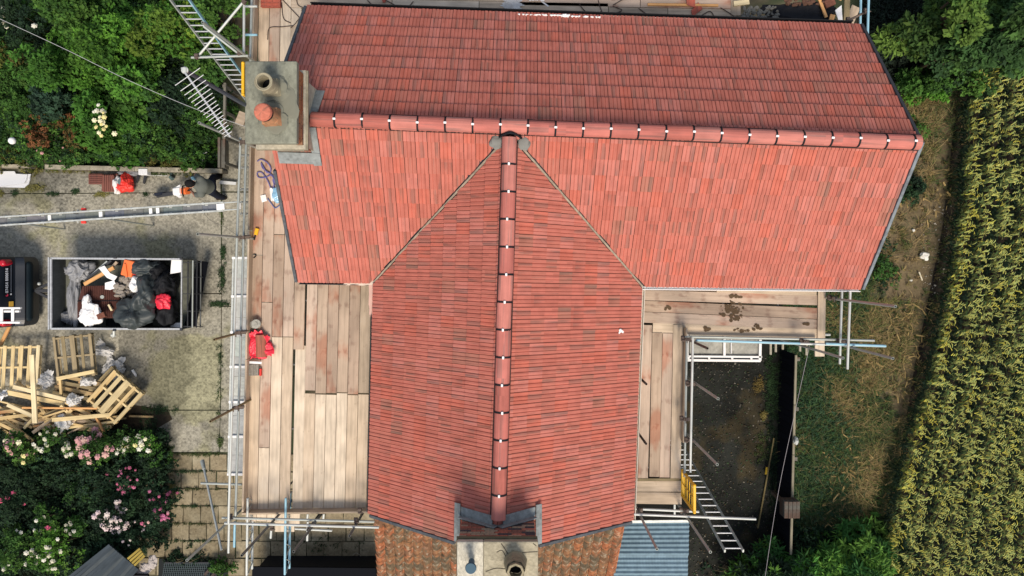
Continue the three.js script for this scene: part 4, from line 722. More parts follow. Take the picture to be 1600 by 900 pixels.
// ---- things left lying on the decks
{
  const f = rng(51);
  const at = (x, y, h = hP) => P(x, y, h + 0.001);
  // stack of spare ridge and roof tiles, top left
  const s = thing('tile_stack', 'small stack of red roof tiles at the top left corner of the deck', 'roof tiles', v(0, 0, 0));
  for (let k = 0; k < 4; k++) part('tile', [rbox(0.40, 0.035, 0.32, 0.008, at(425, 2).x + k * 0.004, hP + 0.02 + k * 0.037, at(425, 1).z + k * 0.006)], M.clay, s);
  for (let k = 0; k < 4; k++) part('tile_rib', [box(0.36, 0.014, 0.018, at(425, 2).x, hP + 0.167, at(425, -3 + k * 6).z)], M.clay, s);
  // blue rope, wrapped packet and slip of paper
  const r = [[402, 252], [408, 249], [421, 258], [423, 268], [418, 270], [412, 262], [408, 254], [410, 262], [420, 270], [428, 276], [430, 284], [424, 274], [415, 277], [404, 277], [402, 270], [408, 269], [415, 277], [420, 286], [424, 295], [428, 290], [426, 280], [431, 288], [434, 292], [437, 300], [434, 306], [440, 312], [443, 319]];
  solo('rope', [pathTube(r.map(([x, y], i) => at(x, y, hP + 0.02 + (i % 3) * 0.012)), 0.012, 160, 6)], mat(0.14, 0.13, 0.32), 'dark blue rope in loose loops beside the upper left verge', 'rope');
  solo('rope', [pathTube([[418, 310], [424, 318], [430, 325], [437, 321], [444, 318], [440, 308], [437, 314]].map(([x, y]) => at(x, y, hP + 0.03)), 0.010, 60, 6)], mat(0.12, 0.16, 0.36), 'short blue rope tail curling below the plastic packet', 'rope');
  solo('plastic_packet', [bag(at(433, 304), 0.105, 0.05, 0.15, 12, 0.2, 3)], new THREE.MeshPhysicalMaterial({ color: col(0.25, 0.47, 0.66), roughness: 0.25, clearcoat: 0.6 }), 'shiny blue plastic packet lying on the looped rope', 'packet');
  solo('paper', [sheet(at(425.5, 304, hP + 0.03), 0.06, 0.26, 0.12, 6, 0.02, 3, 14, 0.08)], M.white, 'white paper strip along the left side of the blue packet', 'paper');
  solo('paper', [sheet(at(412.5, 310), 0.11, 0.14, 0.25, 8, 0.015, 2, 14, 0.05)], M.white, 'small white paper square lying left of the blue packet', 'paper');
  const tool = thing('hand_tool', 'yellow and black hand tool by the left toe board', 'tool', v(0, 0, 0));
  part('tool_body', [beam(at(402, 357, hP + 0.03), at(399.5, 367, hP + 0.03), 0.075, 0.05, UP, 0.012)], M.yellow, tool); part('tool_tip', [beam(at(399.5, 366, hP + 0.02), at(397, 375, hP + 0.02), 0.03, 0.02)], M.black, tool);
  solo('iron_hook', [pathTube([[396, 397], [400, 398], [399, 401], [396, 403]].map(([x, y]) => at(x, y, hP + 0.012)), 0.012, 20, 6)], M.black, 'tiny black iron hook on the left deck boards', 'hook');
  const tub = thing('tub', 'round pale tub lid beside the red bags on the left deck', 'tub', v(0, 0, 0));
  part('tub_side', [cyl(at(400, 506), at(400, 506, hP + 0.12), 0.085, 0.09, 20)], M.cream, tub); part('lid', [cyl(at(400, 506, hP + 0.12), at(400, 506, hP + 0.14), 0.098, 0.09, 20), prep(new THREE.TorusGeometry(0.07, 0.008, 6, 20).rotateX(Math.PI / 2).translate(at(400, 506).x, hP + 0.143, at(400, 506).z))], mat(0.55, 0.55, 0.5, { map: T.speck }), tub);
  solo('red_bag', [sheet(at(409, 539), 0.44, 0.50, 0.1, 31, 0.07, 3, 30, 0.35), bag(at(398, 540), 0.12, 0.07, 0.17, 13, 0.3, 3), bag(at(420, 543), 0.11, 0.06, 0.13, 15, 0.3, 3), bag(at(407, 553), 0.19, 0.05, 0.09, 17, 0.3, 3)], M.redbag, 'bright red plastic bag spread under a loose ridge tile', 'bag');
  { const t = thing('loose_ridge_tile', 'loose ridge tile lying on the bright red bag', 'ridge tile', v(0, 0, 0)); const g = new THREE.CylinderGeometry(0.115, 0.115, 0.46, 16, 1, true, 0, Math.PI); g.rotateZ(Math.PI / 2); g.rotateX(Math.PI / 2 * 0); const q = new M4().makeRotationY(Math.PI / 2 - 0.03); const h = new THREE.CylinderGeometry(0.115, 0.115, 0.46, 16, 1, true, -Math.PI / 2, Math.PI); h.rotateX(-Math.PI / 2); h.rotateY(0.03); const p = at(408.5, 540, hP + 0.05); h.translate(p.x, p.y, p.z); part('tile_shell', [prep(h)], mat(0.42, 0.14, 0.095, { map: T.tile }), t); }
  const dirtb = solo('grit_bag', [bag(at(396, 519), 0.07, 0.04, 0.10, 23, 0.2, 3)], mat(0.10, 0.07, 0.06), 'small dark grit heap between the tub and the red bag', 'grit');
  const bx = thing('fixings_box', 'flat grey box with a white lid edge below the red bag', 'box', v(0, 0, 0));
  part('box_body', [rbox(0.15, 0.10, 0.24, 0.01, at(393, 577).x, hP + 0.05, at(393, 577).z), rbox(0.11, 0.09, 0.24, 0.01, at(402, 577).x, hP + 0.045, at(402, 577).z)], mat(0.36, 0.33, 0.29, { map: T.speck }), bx); part('box_lid', [beam(at(390, 566, hP + 0.1), at(409, 567, hP + 0.1), 0.05, 0.02)], M.white, bx); part('box_side', [beam(at(407.5, 576, hP + 0.05), at(407.5, 587, hP + 0.05), 0.035, 0.08)], M.red, bx);
  // along the top
  solo('plastic_sheet', [sheet(at(800, 8), 0.42, 0.26, 0.1, 41, 0.03, 3, 26, 0.4)], M.film, 'crumpled clear plastic lying across boards at the top edge', 'plastic sheet');
  solo('plastic_sheet', [sheet(at(838, -2), 0.30, 0.12, -0.1, 43, 0.05, 3, 22, 0.5), beam(at(846, 2), at(857, 10), 0.03, 0.01)], M.white, 'torn white plastic scrap at the top edge over the roof', 'plastic sheet');
  solo('foam_bead', Array.from({ length: 11 }, (_, k) => bag(P(812 + k * 6 + rr(-2, 2, f), 24 + k * 0.15, hE + 0.0), rr(0.03, 0.06, f), 0.03, 0.025, k, 0.3, 3)), M.white, 'row of white foam scraps along the left half of the upper eaves', 'foam');
  solo('foam_bead', Array.from({ length: 10 }, (_, k) => bag(P(882 + k * 6 + rr(-2, 2, f), 26.5 + k * 0.2, hE + 0.0), k < 2 ? 0.065 : rr(0.025, 0.05, f), 0.035, k < 2 ? 0.05 : 0.025, k + 20, 0.3, 3)), M.white, 'row of white foam lumps on the eaves right of the centre', 'foam');
  for (const [i, pts] of [[[574, 0], [582, 9], [584, 13]], [[598, -2], [608, 3], [628, 14]], [[636, 14], [646, 2]], [[905, 6], [915, 18], [930, 22], [940, 18]], [[934, -4], [938, 12], [944, 22], [972, 16], [958, 10]], [[958, 8], [975, -2]], [[998, 13], [1010, 22]], [[440, -2], [455, 14], [470, 30], [482, 46]], [[462, -8], [466, 8], [475, 14], [462, 36], [454, 44]], [[418, 62], [421, 44], [440, 42], [458, 40]], [[440, 4], [444, 30], [454, 36]], [[1096, 24], [1110, 18], [1118, 31]], [[1126, 12], [1142, 22], [1155, 32]]].entries())
    solo('wire_offcut', [pathTube(pts.map(([x, y]) => at(x, y, hP + 0.015)), 0.009, 30, 5)], mat(0.07, 0.05, 0.045), ['leftmost small dark wire offcut above the left half of the roof', 'dark wire offcut leading to the middle of the gutter', 'short slanting wire offcut near the middle of the gutter', 'kinked wire offcut just right of the white plastic scrap', 'longest kinked wire offcut above the ridge junction', 'short wire stub at the top edge by the longest kinked one', 'short straight wire offcut left of the orange batten', 'long bent wire crossing the verge at the top left', 'looped wire offcut beside the top left verge', 'hooked pale-ended wire offcut above the left chimney', 'short wire offcut right of the stacked tiles', 'bent wire offcut below the broken red tile corner', 'slanting wire offcut left of the grey rubble'][i], 'wire', i > 6 && i < 11 ? 'wire offcuts at the top left corner' : 'wire offcuts along the top edge');
  const shard = (label, pts, m, h = 0.02) => solo('tile_shard', [prism(quad(pts, hP + h), hP + h + 0.015, 0.02)], m, label, 'broken tile');
  shard('broken red tile corner on the top boards', [[1080, 17], [1091, 4], [1098, 14], [1082, 26]], M.clay); shard('larger red tile fragment cut by the top edge', [[1072, -6], [1086, -6], [1086, 12], [1073, 8]], M.clay, 0.04);
  shard('tiny red tile chip lying near the top edge left of centre', [[597, -2], [603, -2], [602, 4], [598, 4]], M.clay);
  solo('timber_offcut', [beam(at(1012, 7, hP + 0.02), at(1122, 8.5, hP + 0.02), 0.05, 0.04)], M.pine[4], 'thin orange batten on the top boards', 'batten');
  solo('timber_block', [beam(at(1146, 6, hP + 0.04), at(1170, 3, hP + 0.04), 0.10, 0.06)], M.pine[2], 'short yellow wood block at the top edge', 'wood block');
  // rubble on the shaded bay
  const rb = []; for (let k = 0; k < 70; k++) { const x = rr(1160, 1215, f), y = rr(12, 30, f); rb.push(bag(at(x, y, hP + rr(-0.02, 0.05, f)), rr(0.02, 0.055, f), rr(0.02, 0.04, f), rr(0.02, 0.05, f), k, 0.3, 2, 2)); }
  const rub = solo('rubble', rb, mat(0.36, 0.35, 0.31, { map: T.speck }), 'pale grey mortar rubble heaped at the top right of the deck', 'rubble');
  const rb2 = []; for (let k = 0; k < 50; k++) { const x = rr(1228, 1300, f), y = rr(-8, 9, f); rb2.push(bag(at(x, y, hP + rr(0, 0.05, f)), rr(0.03, 0.08, f), 0.03, rr(0.02, 0.05, f), k + 90, 0.35, 2, 2)); }
  solo('rubble', rb2, mat(0.25, 0.14, 0.10, { map: T.speck }), 'reddish broken tile rubble at the top edge near the blue poles', 'rubble');
  solo('tarpaulin', [sheet(at(1248, 22, hP - 0.06), 1.5, 0.42, 0.02, 47, 0.05, 3, 30, 0.08)], M.black, 'black sheet standing for the shadowed gap beneath the top right rubble', 'tarpaulin');  // black sheet put in for the shadow of the open bay
  [[1278, -6, 1291, 27, 4, 0.06, 'orange batten leaning across the top right bay'], [1311, 0, 1318, -8, 3, 0.08, 'reddish board stub beside the white board'], [1297, 38, 1301, 23, 4, 0.10, 'orange wood splinter above the right end of the eaves']].forEach(([a, b, c, d, m, w, l]) => solo('timber_offcut', [beam(at(a, b, hP + 0.05), at(c, d, hP + 0.08), w, 0.035)], M.pine[m], l, 'timber'));
  solo('board_scrap', [prism(quad([[1305, 16], [1315, 8], [1317, 39], [1313, 40]], hP + 0.08), hP + 0.08, 0.02)], M.white, 'white pointed scrap of board at the top right', 'board scrap');
  solo('brick_lump', [rbox(0.22, 0.08, 0.16, 0.02, at(1294, 6).x, hP + 0.06, at(1294, 6).z, 0.4)], mat(0.23, 0.10, 0.07, { map: T.speck }), 'dark reddish brick lump near the orange batten', 'brick');
  solo('bird_dropping', [sheet(P(969, 517, 4.88), 0.07, 0.09, 0.5, 3, 0.01, 4, 10, 0.6)], M.white, 'white splash on the right slope of the wing', 'splash');
  const mud = []; for (const [x, y, n, sx, sy] of [[1143, 482, 46, 20, 12], [1150, 497, 20, 12, 7], [1183, 511, 12, 8, 5], [1105, 514, 9, 5, 4], [1148, 463, 16, 16, 3], [1160, 516, 12, 18, 4], [1258, 506, 8, 9, 3], [1044, 480, 8, 6, 4]]) for (let k = 0; k < n; k++) mud.push(prep(new THREE.CircleGeometry(rr(0.012, 0.05, f), 9).scale(1, rr(0.4, 1, f), 1).rotateX(-Math.PI / 2).rotateY(rr(-0.5, 0.5, f)).translate(...P(x + (f() + f() - 1) * sx, y + (f() + f() - 1) * sy, hP + 0.014 + k * 0.00015).toArray())));
  solo('mud', mud, mat(0.17, 0.115, 0.07, { map: T.speck }), 'brown mud trodden onto the boards of the right scaffold', 'mud');
}
// ------------------------------------------------------------------ yard: hoist, trailer, car, pallets, timber
{
  const f = rng(61);
  // inclined tile hoist
  const h = thing('tile_hoist', 'long inclined aluminium tile hoist reaching from the left edge to the scaffold', 'hoist', v(0, 0, 0));
  const ha = x => mix(1.5, 3.75, (x + 80) / 455);
  const yu = x => 339.2 - 0.0655 * x, yl = x => 352.3 - 0.0665 * x;
  const line = (fy, off, x0, x1) => [P(x0, fy(x0) + off, ha(x0)), P(x1, fy(x1) + off, ha(x1))];
  for (const [fy, o] of [[yu, 0], [yl, 0]]) { const [a, b] = line(fy, o, -80, 350); part('side_rail', [beam(a, b, 0.035, 0.06)], M.pale, h); }
  for (const [fy, o] of [[yu, 0.6], [yl, -0.6]]) { const [a, b] = line(fy, o, 335, 375); part('rail_extension', [tube(a, b, 0.014)], M.pale, h); }
  part('end_bar', [tube(P(375, yu(375) + 0.6, ha(375)), P(375, yl(375) - 0.6, ha(375)), 0.02)], M.white, h);
  const bc = x => (yu(x) + yl(x)) / 2;
  for (let k = 0; k < 14; k++) { const a = -80 + k * 30.5, b = a + 30; part('belt_panel', [beam(P(a, bc(a), ha(a) - 0.03), P(b, bc(b), ha(b) - 0.03), 0.135, 0.01)], mat(0.17 + f() * 0.04, 0.18 + f() * 0.04, 0.19 + f() * 0.04, { map: T.metal, roughness: 0.55 }), h); }
  for (const x of [10, 32, 62, 90, 116, 178, 206, 262, 290, 318]) for (const fy of [yu, yl]) part('rail_bracket', [box(0.03, 0.05, 0.06, ...P(x, fy(x), ha(x) + 0.015).toArray()), box(0.10, 0.02, 0.02, ...P(x + 6, fy(x) + (fy === yu ? 2.4 : -2.4), ha(x)).toArray())], x % 4 ? M.pale : M.darkgrey, h);
  for (const [x, w] of [[78, 0.07], [158, 0.08], [236, 0.07], [247, 0.07], [345, 0.17]]) { const p = P(x, bc(x), ha(x) + 0.02); part('carriage_block', [rbox(w, 0.05, 0.13, 0.008, p.x, p.y, p.z, 0.066)], M.white, h); }
  for (const [fy, s] of [[yu, -1], [yl, 1]]) { part('pivot_handle', [rbox(0.11, 0.05, 0.06, 0.015, ...P(131, fy(131) + s * 3.6, ha(131)).toArray())], M.red, h); part('pivot_arm', [cyl(P(122, fy(122), ha(122)), P(122, fy(122) + s * 4, ha(122)), 0.018)], M.pale, h); part('rail_pin', [cyl(P(68, fy(68), ha(68)), P(68, fy(68) + s * 3, ha(68)), 0.012)], M.pale, h); }
  for (const x of [150, 20]) { const p = P(x, bc(x), ha(x) - 0.05); part('prop_leg', [tube(v(p.x, 0, p.z - 0.12), v(p.x, p.y, p.z - 0.05), 0.02), tube(v(p.x, 0, p.z + 0.12), v(p.x, p.y, p.z + 0.05), 0.02)], M.galv, h); }
  solo('cable', [pathTube([[318, 331], [326, 342], [340, 350], [352, 355], [362, 362], [371, 368]].map(([x, y]) => P(x, y, 2.6)), 0.008, 40, 5)], mat(0.2, 0.19, 0.16), 'thin dark cable hanging from the upper end of the tile hoist', 'cable');

  // cage trailer full of rubbish
  const t = thing('trailer', 'caged trailer with silver rails heaped with roofing rubbish', 'trailer', v(0, 0, 0));
  const hT = 1.05, q = (x, y, hh = hT) => P(x, y, hh), A = q(80, 403.5), B = q(285, 405), Cc = q(284, 514), D = q(80, 513.5);
  const ply = mat(0.16, 0.17, 0.14, { map: T.metal, roughness: 0.8 }), side = mat(0.09, 0.10, 0.10, { map: T.metal, roughness: 0.7 });
  part('floor', [prism([A, B, Cc, D], 0.5, 0.06)], ply, t);
  const wall = (a, b, m) => part('side_panel', [beam(v(a.x, 0.77, a.z), v(b.x, 0.77, b.z), 0.03, 0.54)], m, t);
  wall(A, B, side); wall(D, Cc, side); wall(A, D, side);
  for (const [a, b, n] of [[A, B, 0.035], [D, Cc, 0.035], [A, D, 0.035]]) part('top_rail', [beam(a, b, n + 0.012, 0.05)], M.alu, t);
  part('top_rail', [beam(q(76.5, 402), q(76.5, 515), 0.035, 0.05)], M.alu, t); part('top_rail', [beam(q(284.5, 404), q(283.5, 515), 0.03, 0.05)], M.alu, t);
  part('rail_latch', [rbox(0.08, 0.04, 0.05, 0.01, ...q(180, 402.5, hT + 0.03).toArray()), rbox(0.08, 0.04, 0.05, 0.01, ...q(179, 516, hT + 0.03).toArray()), rbox(0.06, 0.05, 0.06, 0.01, ...q(283, 404, hT + 0.03).toArray()), rbox(0.06, 0.05, 0.06, 0.01, ...q(283, 515, hT + 0.03).toArray())], M.darkgrey, t);
  part('ramp_deck', [beam(v(q(286, 459).x, 0.62, q(286, 459).z), v(q(319, 459, 0.3).x, 0.42, q(319, 459, 0.3).z), 1.66, 0.04, UP)], mat(0.006, 0.007, 0.010, { specularIntensity: 0.1 }), t);
  for (const [x, hh, m] of [[301.5, 0.95, M.galv], [294, 0.75, M.darkgrey], [308, 0.66, M.darkgrey], [314, 0.58, M.galvDark]]) part('ramp_bar', [cyl(P(x, 407, hh), P(x - 1, 512, hh), 0.018)], m, t);
  for (const y of [410, 433, 459, 486, 510]) part('ramp_bar', [cyl(P(286, y, 1.0), P(301, y, 0.95), 0.010), cyl(P(301, y, 0.95), P(317, y, 0.5), 0.010)], M.darkgrey, t);
  part('drawbar', [beam(v(A.x, 0.45, 0.8), v(A.x - 0.95, 0.45, 0.8), 0.08, 0.08), beam(v(A.x, 0.45, 0.4), v(A.x - 0.75, 0.45, 0.77), 0.06, 0.06), beam(v(A.x, 0.45, 1.2), v(A.x - 0.75, 0.45, 0.83), 0.06, 0.06)], M.darkgrey, t);
  for (const z of [A.z - 0.1, D.z + 0.1]) for (const x of [-10.1, -9.3]) { const w = new THREE.CylinderGeometry(0.29, 0.29, 0.16, 20); w.rotateX(Math.PI / 2); w.translate(x, 0.29, z > 1 ? z - 0.2 : z + 0.2); part('wheel', [prep(w)], M.black, t); }
  part('side_pin', [cyl(P(178, 516, 0.9), P(178, 524, 0.85), 0.03), bag(P(178, 523, 0.8), 0.06, 0.05, 0.06, 3)], M.pale, t);
  // the load
  const hL = 0.62;
  const ld = (x, y, hh = hL) => P(x, y, hh);
  solo('plastic_sheet', [bag(ld(122, 462, 0.55), 0.15, 0.18, 0.75, 31, 0.4, 2.5, 5), bag(ld(130, 422, 0.6), 0.32, 0.22, 0.28, 33, 0.4, 2.5, 5), bag(ld(113, 495, 0.55), 0.22, 0.10, 0.15, 35, 0.4, 3, 4)], M.filmGrey, 'translucent grey plastic sheeting bunched at the left of the trailer load', 'plastic sheet');
  { const pn = thing('rooflight_panel', 'dark brown ribbed panel lying in the middle of the trailer load', 'panel', v(0, 0, 0));
    const br = mat(0.10, 0.04, 0.032, { map: T.metal, roughness: 0.7 });
    part('panel_sheet', [prism(quad([[121, 474], [129, 447], [186, 446], [188, 497], [121, 497]], 0.86), 0.86, 0.05)], br, pn);
    const ribs = []; for (let k = 0; k < 22; k++) { const x = 123 + k * 2.95; ribs.push(beam(P(x, x < 129 ? 470 : 448, 0.87), P(x, 496, 0.87), 0.016, 0.022)); } part('panel_rib', ribs, br, pn); part('panel_joint', [beam(P(121, 470.5, 0.88), P(187, 470, 0.88), 0.02, 0.02)], M.black, pn);
    part('panel_bolt', [cyl(P(159.5, 464, 0.86), P(159.5, 464, 0.90), 0.045)], M.galv, pn); }
  solo('white_sack', [bag(ld(146, 491, 0.86), 0.28, 0.16, 0.26, 37, 0.35, 2.2, 5), bag(ld(139, 474, 0.9), 0.10, 0.12, 0.22, 38, 0.3, 2.5, 4)], M.white, 'torn white sack on the ribbed panel in the trailer', 'sack');
  solo('brick_lump', [rbox(0.2, 0.1, 0.13, 0.015, ...ld(159, 493, 1.13).toArray(), 0.4)], mat(0.24, 0.10, 0.07, { map: T.speck }), 'reddish brick showing through the torn white sack', 'brick');
  for (const [a, b, c, d, hh, w, m, l] of [[132, 444, 178, 418, 0.98, 0.085, M.pine[4], 'long orange timber in the trailer'], [170, 424, 183, 409, 0.92, 0.06, M.wood[5], 'short brown timber against the back rail of the trailer'], [134, 438, 174, 407, 0.93, 0.05, M.darkgrey, 'dark metal bar in the trailer behind the orange timber'], [140, 433, 168, 408, 0.92, 0.04, M.galv, 'grey metal strip beside the dark bar in the trailer'], [170, 476, 175, 485, 0.93, 0.05, M.pine[2], 'short pale wood offcut on the ribbed panel'], [197, 471, 203, 477, 0.95, 0.05, M.pine[2], 'small pale offcut on the black sheeting in the trailer']]) solo('timber_offcut', [beam(P(a, b, hh), P(c, d, hh + 0.02), w, 0.05)], m, l, 'timber');
  for (const [pts, hh, l] of [[[[154, 419], [163, 415], [172, 427], [183, 432], [178, 439], [167, 434]], 1.04, 'white curved board piece on the trailer load'], [[[164, 442], [178, 438], [183, 449], [172, 453], [164, 452]], 1.02, 'white square board piece above the ribbed panel'], [[[268, 405], [283, 406], [283, 425], [266, 428]], 0.98, 'white board in the back right corner of the trailer'], [[[258, 505], [284, 504], [284, 512], [262, 510]], 0.8, 'pale grey strip in the front right corner of the trailer']]) solo('board_scrap', [prism(quad(pts, hh), hh, 0.015)], M.white, l, 'board scrap');
  const rb = []; for (let k = 0; k < 60; k++) rb.push(bag(ld(rr(183, 222, f), rr(430, 462, f), rr(0.78, 0.98, f)), rr(0.03, 0.09, f), rr(0.03, 0.07, f), rr(0.03, 0.09, f), k, 0.35, 2, 2));
  solo('rubble', rb, mat(0.52, 0.47, 0.41, { map: T.speck }), 'pale broken plaster rubble in the middle of the trailer', 'rubble');
  solo('white_sack', [bag(ld(221, 445, 0.85), 0.16, 0.2, 0.22, 44, 0.35, 2.6, 4)], M.white, 'crumpled white bag against the dark sheeting in the trailer', 'sack');
  const bk = thing('red_bucket', 'orange-red plastic crate tipped over at the back of the trailer', 'crate', v(0, 0, 0));
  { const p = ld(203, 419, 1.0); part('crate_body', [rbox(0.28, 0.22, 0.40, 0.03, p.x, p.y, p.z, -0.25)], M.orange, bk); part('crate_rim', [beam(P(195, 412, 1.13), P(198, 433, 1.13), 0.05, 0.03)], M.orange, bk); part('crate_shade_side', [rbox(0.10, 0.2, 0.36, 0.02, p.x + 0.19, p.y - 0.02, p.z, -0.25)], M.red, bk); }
  const dk = mat(0.035, 0.045, 0.048, { roughness: 0.55 });
  solo('tarpaulin', [bag(ld(224, 487, 0.72), 0.42, 0.42, 0.40, 51, 0.35, 1.8, 5), bag(ld(240, 460, 0.75), 0.30, 0.42, 0.45, 52, 0.35, 1.8, 5), bag(ld(236, 420, 0.70), 0.35, 0.3, 0.25, 53, 0.35, 1.8, 5), bag(ld(202, 485, 0.6), 0.2, 0.25, 0.3, 57, 0.35, 2, 4)], dk, 'dark green-grey sheeting heaped over the trailer load', 'tarpaulin');
  solo('rubbish_bag', [bag(ld(268, 442, 0.6), 0.24, 0.38, 0.32, 54, 0.3, 2.2, 5), bag(ld(268, 485, 0.6), 0.25, 0.3, 0.40, 55, 0.3, 2.2, 5), bag(ld(255, 424, 0.6), 0.22, 0.34, 0.24, 56, 0.3, 2.2, 5)], M.black, 'black rubbish bags at the right end of the trailer', 'rubbish bag');
  solo('red_bag', [bag(ld(258, 471, 1.02), 0.19, 0.14, 0.19, 58, 0.3, 2, 5)], M.redbag, 'bright pink-red bag on the black bags in the trailer', 'bag');

  // dark car nosing out of the frame, its tail towards the trailer
  const c = thing('parked_car', 'dark car at the left edge with phone number lettering on its tail', 'car', v(0, 0, 0));
  const body = new THREE.Shape(); const pts = [[0, 0.32], [0.0, 0.70], [-0.16, 0.76], [-0.20, 0.84], [-0.31, 1.14], [-0.62, 1.66], [-0.95, 1.76], [-3.0, 1.74], [-3.75, 1.14], [-4.6, 1.0], [-4.75, 0.5], [-4.75, 0.32]];
  pts.forEach(([x, y], i) => i ? body.lineTo(x, y) : body.moveTo(x, y));
  const eg = new THREE.ExtrudeGeometry(body, { depth: 1.30, bevelEnabled: true, bevelThickness: 0.22, bevelSize: 0.10, bevelSegments: 6, steps: 1 }); eg.translate(-12.26, 0, 0.16);
  const paint = new THREE.MeshPhysicalMaterial({ color: col(0.006, 0.010, 0.018), roughness: 0.45, clearcoat: 0.15, clearcoatRoughness: 0.3 });
  part('body', [prep(eg)], paint, c);
  part('bumper', [rbox(0.22, 0.24, 1.52, 0.10, -12.20, 0.60, 0.81)], mat(0.008, 0.016, 0.022, { roughness: 0.6 }), c);
  const n = v(0.94, 0.33, 0).normalize();
  part('rear_window', [beam(v(-12.53, 1.2, 0.81), v(-12.80, 1.6, 0.81), 1.3, 0.02, n)], new THREE.MeshPhysicalMaterial({ color: col(0.01, 0.012, 0.015), roughness: 0.08 }), c);
  for (const [z, a] of [[0.10, 0.25], [1.55, -0.25]]) part('tail_lamp', [rbox(0.26, 0.34, 0.17, 0.07, -12.50, 1.02, z, a)], mat(0.42, 0.01, 0.025, { roughness: 0.25 }), c);
  { // lettering
    const cv = document.createElement('canvas'); cv.width = 512; cv.height = 128; const x = cv.getContext('2d');
    x.fillStyle = '#0b0f18'; x.fillRect(0, 0, 512, 128); x.fillStyle = '#d8dce4'; x.font = 'bold 62px sans-serif'; x.textBaseline = 'middle'; x.fillText('07454 800614', 62, 40);
    x.fillStyle = '#d23a58'; x.beginPath(); x.arc(30, 40, 22, 0, 7); x.fill(); x.fillStyle = '#0b0f18'; x.beginPath(); x.arc(38, 32, 15, 0, 7); x.fill();
    x.fillStyle = '#9aa2b2'; x.fillRect(70, 104, 430, 5); x.fillStyle = '#d8dce4'; x.beginPath(); x.arc(40, 106, 13, 0, 7); x.fill();
    const ct = new THREE.CanvasTexture(cv); ct.colorSpace = THREE.SRGBColorSpace;
    const g = new THREE.PlaneGeometry(0.80, 0.20);
    // reads from the bottom of the picture to the top: right = -z, up = up the tailgate
    const up = v(-0.33, 0.94, 0).normalize(), m = new M4().makeBasis(v(0, 0, -1), up, n).setPosition(P(15.5, 438.5, 0.98).addScaledVector(n, 0.03));
    const pos0 = v(-12.475, 0.985, P(15, 438.5, 0.98).z); m.setPosition(pos0.addScaledVector(n, 0.082)); g.applyMatrix4(m);
    part('lettering', [prep(g)], new THREE.MeshStandardMaterial({ map: ct, roughness: 0.4 }), c);
  }
  part('number_plate', [beam(v(-12.365, 0.96, P(0, 471, 0.96).z), v(-12.365, 0.96, P(0, 479, 0.96).z), 0.012, 0.11, v(-0.33, 0.94, 0))], mat(0.55, 0.33, 0.05), c);
  for (const z of [0.12, 1.5]) for (const x of [-13.1, -16]) { const w = new THREE.CylinderGeometry(0.34, 0.34, 0.22, 24); w.rotateX(Math.PI / 2); w.translate(x, 0.34, z); part('wheel', [prep(w)], M.black, c); }
  part('tow_ball', [cyl(v(-12.15, 0.45, 0.81), v(-11.98, 0.45, 0.81), 0.03), prep(new THREE.SphereGeometry(0.045, 10, 8).translate(-11.98, 0.5, 0.62))], M.pale, c);
  const rk = thing('roof_ladder', 'white double ladder end overhanging the tail of the dark car', 'ladder', v(0, 0, 0));
  for (const [y, x1, hh] of [[481.5, 33, 1.9], [504, 32, 1.9], [486.5, 31, 1.84]]) part('stile', [beam(P(-60, y, hh), P(x1, y, hh), 0.045, 0.06)], M.white, rk);
  for (const x of [-42, -20, 2.5, 20]) part('rung', [beam(P(x, 481, 1.9), P(x, 504, 1.9), 0.065, 0.03)], M.white, rk);

  // pallets
  function pallet(label, c0, ux, uz, w, d, nTop, m, y0, double) {    // ux: along the boards, uz: along the bearers
    const p = thing('pallet', label, 'pallet', v(0, 0, 0));
    const X = ux.clone().normalize(), Z = uz.clone().normalize(), Y = new V3().crossVectors(Z, X).normalize(); if (Y.y < 0) Y.negate();
    const at = (a, b, h) => c0.clone().addScaledVector(X, a).addScaledVector(Z, b).addScaledVector(Y, h);
    for (let k = 0; k < nTop; k++) { const b = (k / (nTop - 1) - 0.5) * (d - 0.1); part('deck_board', [beam(at(-w / 2, b + rr(-0.008, 0.008, f), 0.125), at(w / 2, b + rr(-0.008, 0.008, f), 0.125), double?.[k] ?? 0.09, 0.02, Y)], pick(m, f), p); }
    for (let k = 0; k < 3; k++) part('bearer', [beam(at((k - 1) * (w / 2 - 0.05), -d / 2, 0.075), at((k - 1) * (w / 2 - 0.05), d / 2, 0.075), 0.05, 0.08, Y)], pick(m, f), p);
    for (let k = 0; k < 3; k++) part('base_board', [beam(at(-w / 2, (k - 1) * (d / 2 - 0.06), 0.02), at(w / 2, (k - 1) * (d / 2 - 0.06), 0.02), 0.09, 0.02, Y)], pick(m, f), p);
    return p;
  }
  const dir = (x0, y0, x1, y1, h) => P(x1, y1, h).sub(P(x0, y0, h));
  pallet('pale pallet at the left edge with upright slats', P(31, 573, 0.3), dir(33, 540, 29, 606, 0.3), dir(0, 575, 67, 574, 0.3), 1.12, 1.15, 6, [M.pine[0], M.pine[2], M.pine[0]], 0.3);
  pallet('weathered green-brown pallet tilted below the trailer', P(120, 555, 0.55), dir(119, 522, 121, 588, 0.55).add(v(0, -0.12, 0)), dir(90, 557, 151, 551, 0.55), 1.08, 1.0, 5, [M.oldwood, mat(0.36, 0.29, 0.16, { map: T.wood }), mat(0.33, 0.27, 0.17, { map: T.wood })], 0.3, [0.06, 0.09, 0.12, 0.07, 0.08]);
  pallet('pale pallet lying skewed on top of the heap', P(183, 619, 0.55), dir(155, 645, 205, 590, 0.55), dir(160, 600, 208, 640, 0.55), 1.05, 0.95, 5, [M.pine[1], M.pine[0], mat(0.55, 0.45, 0.26, { map: T.wood })], 0.3, [0.07, 0.10, 0.16, 0.08, 0.07]);
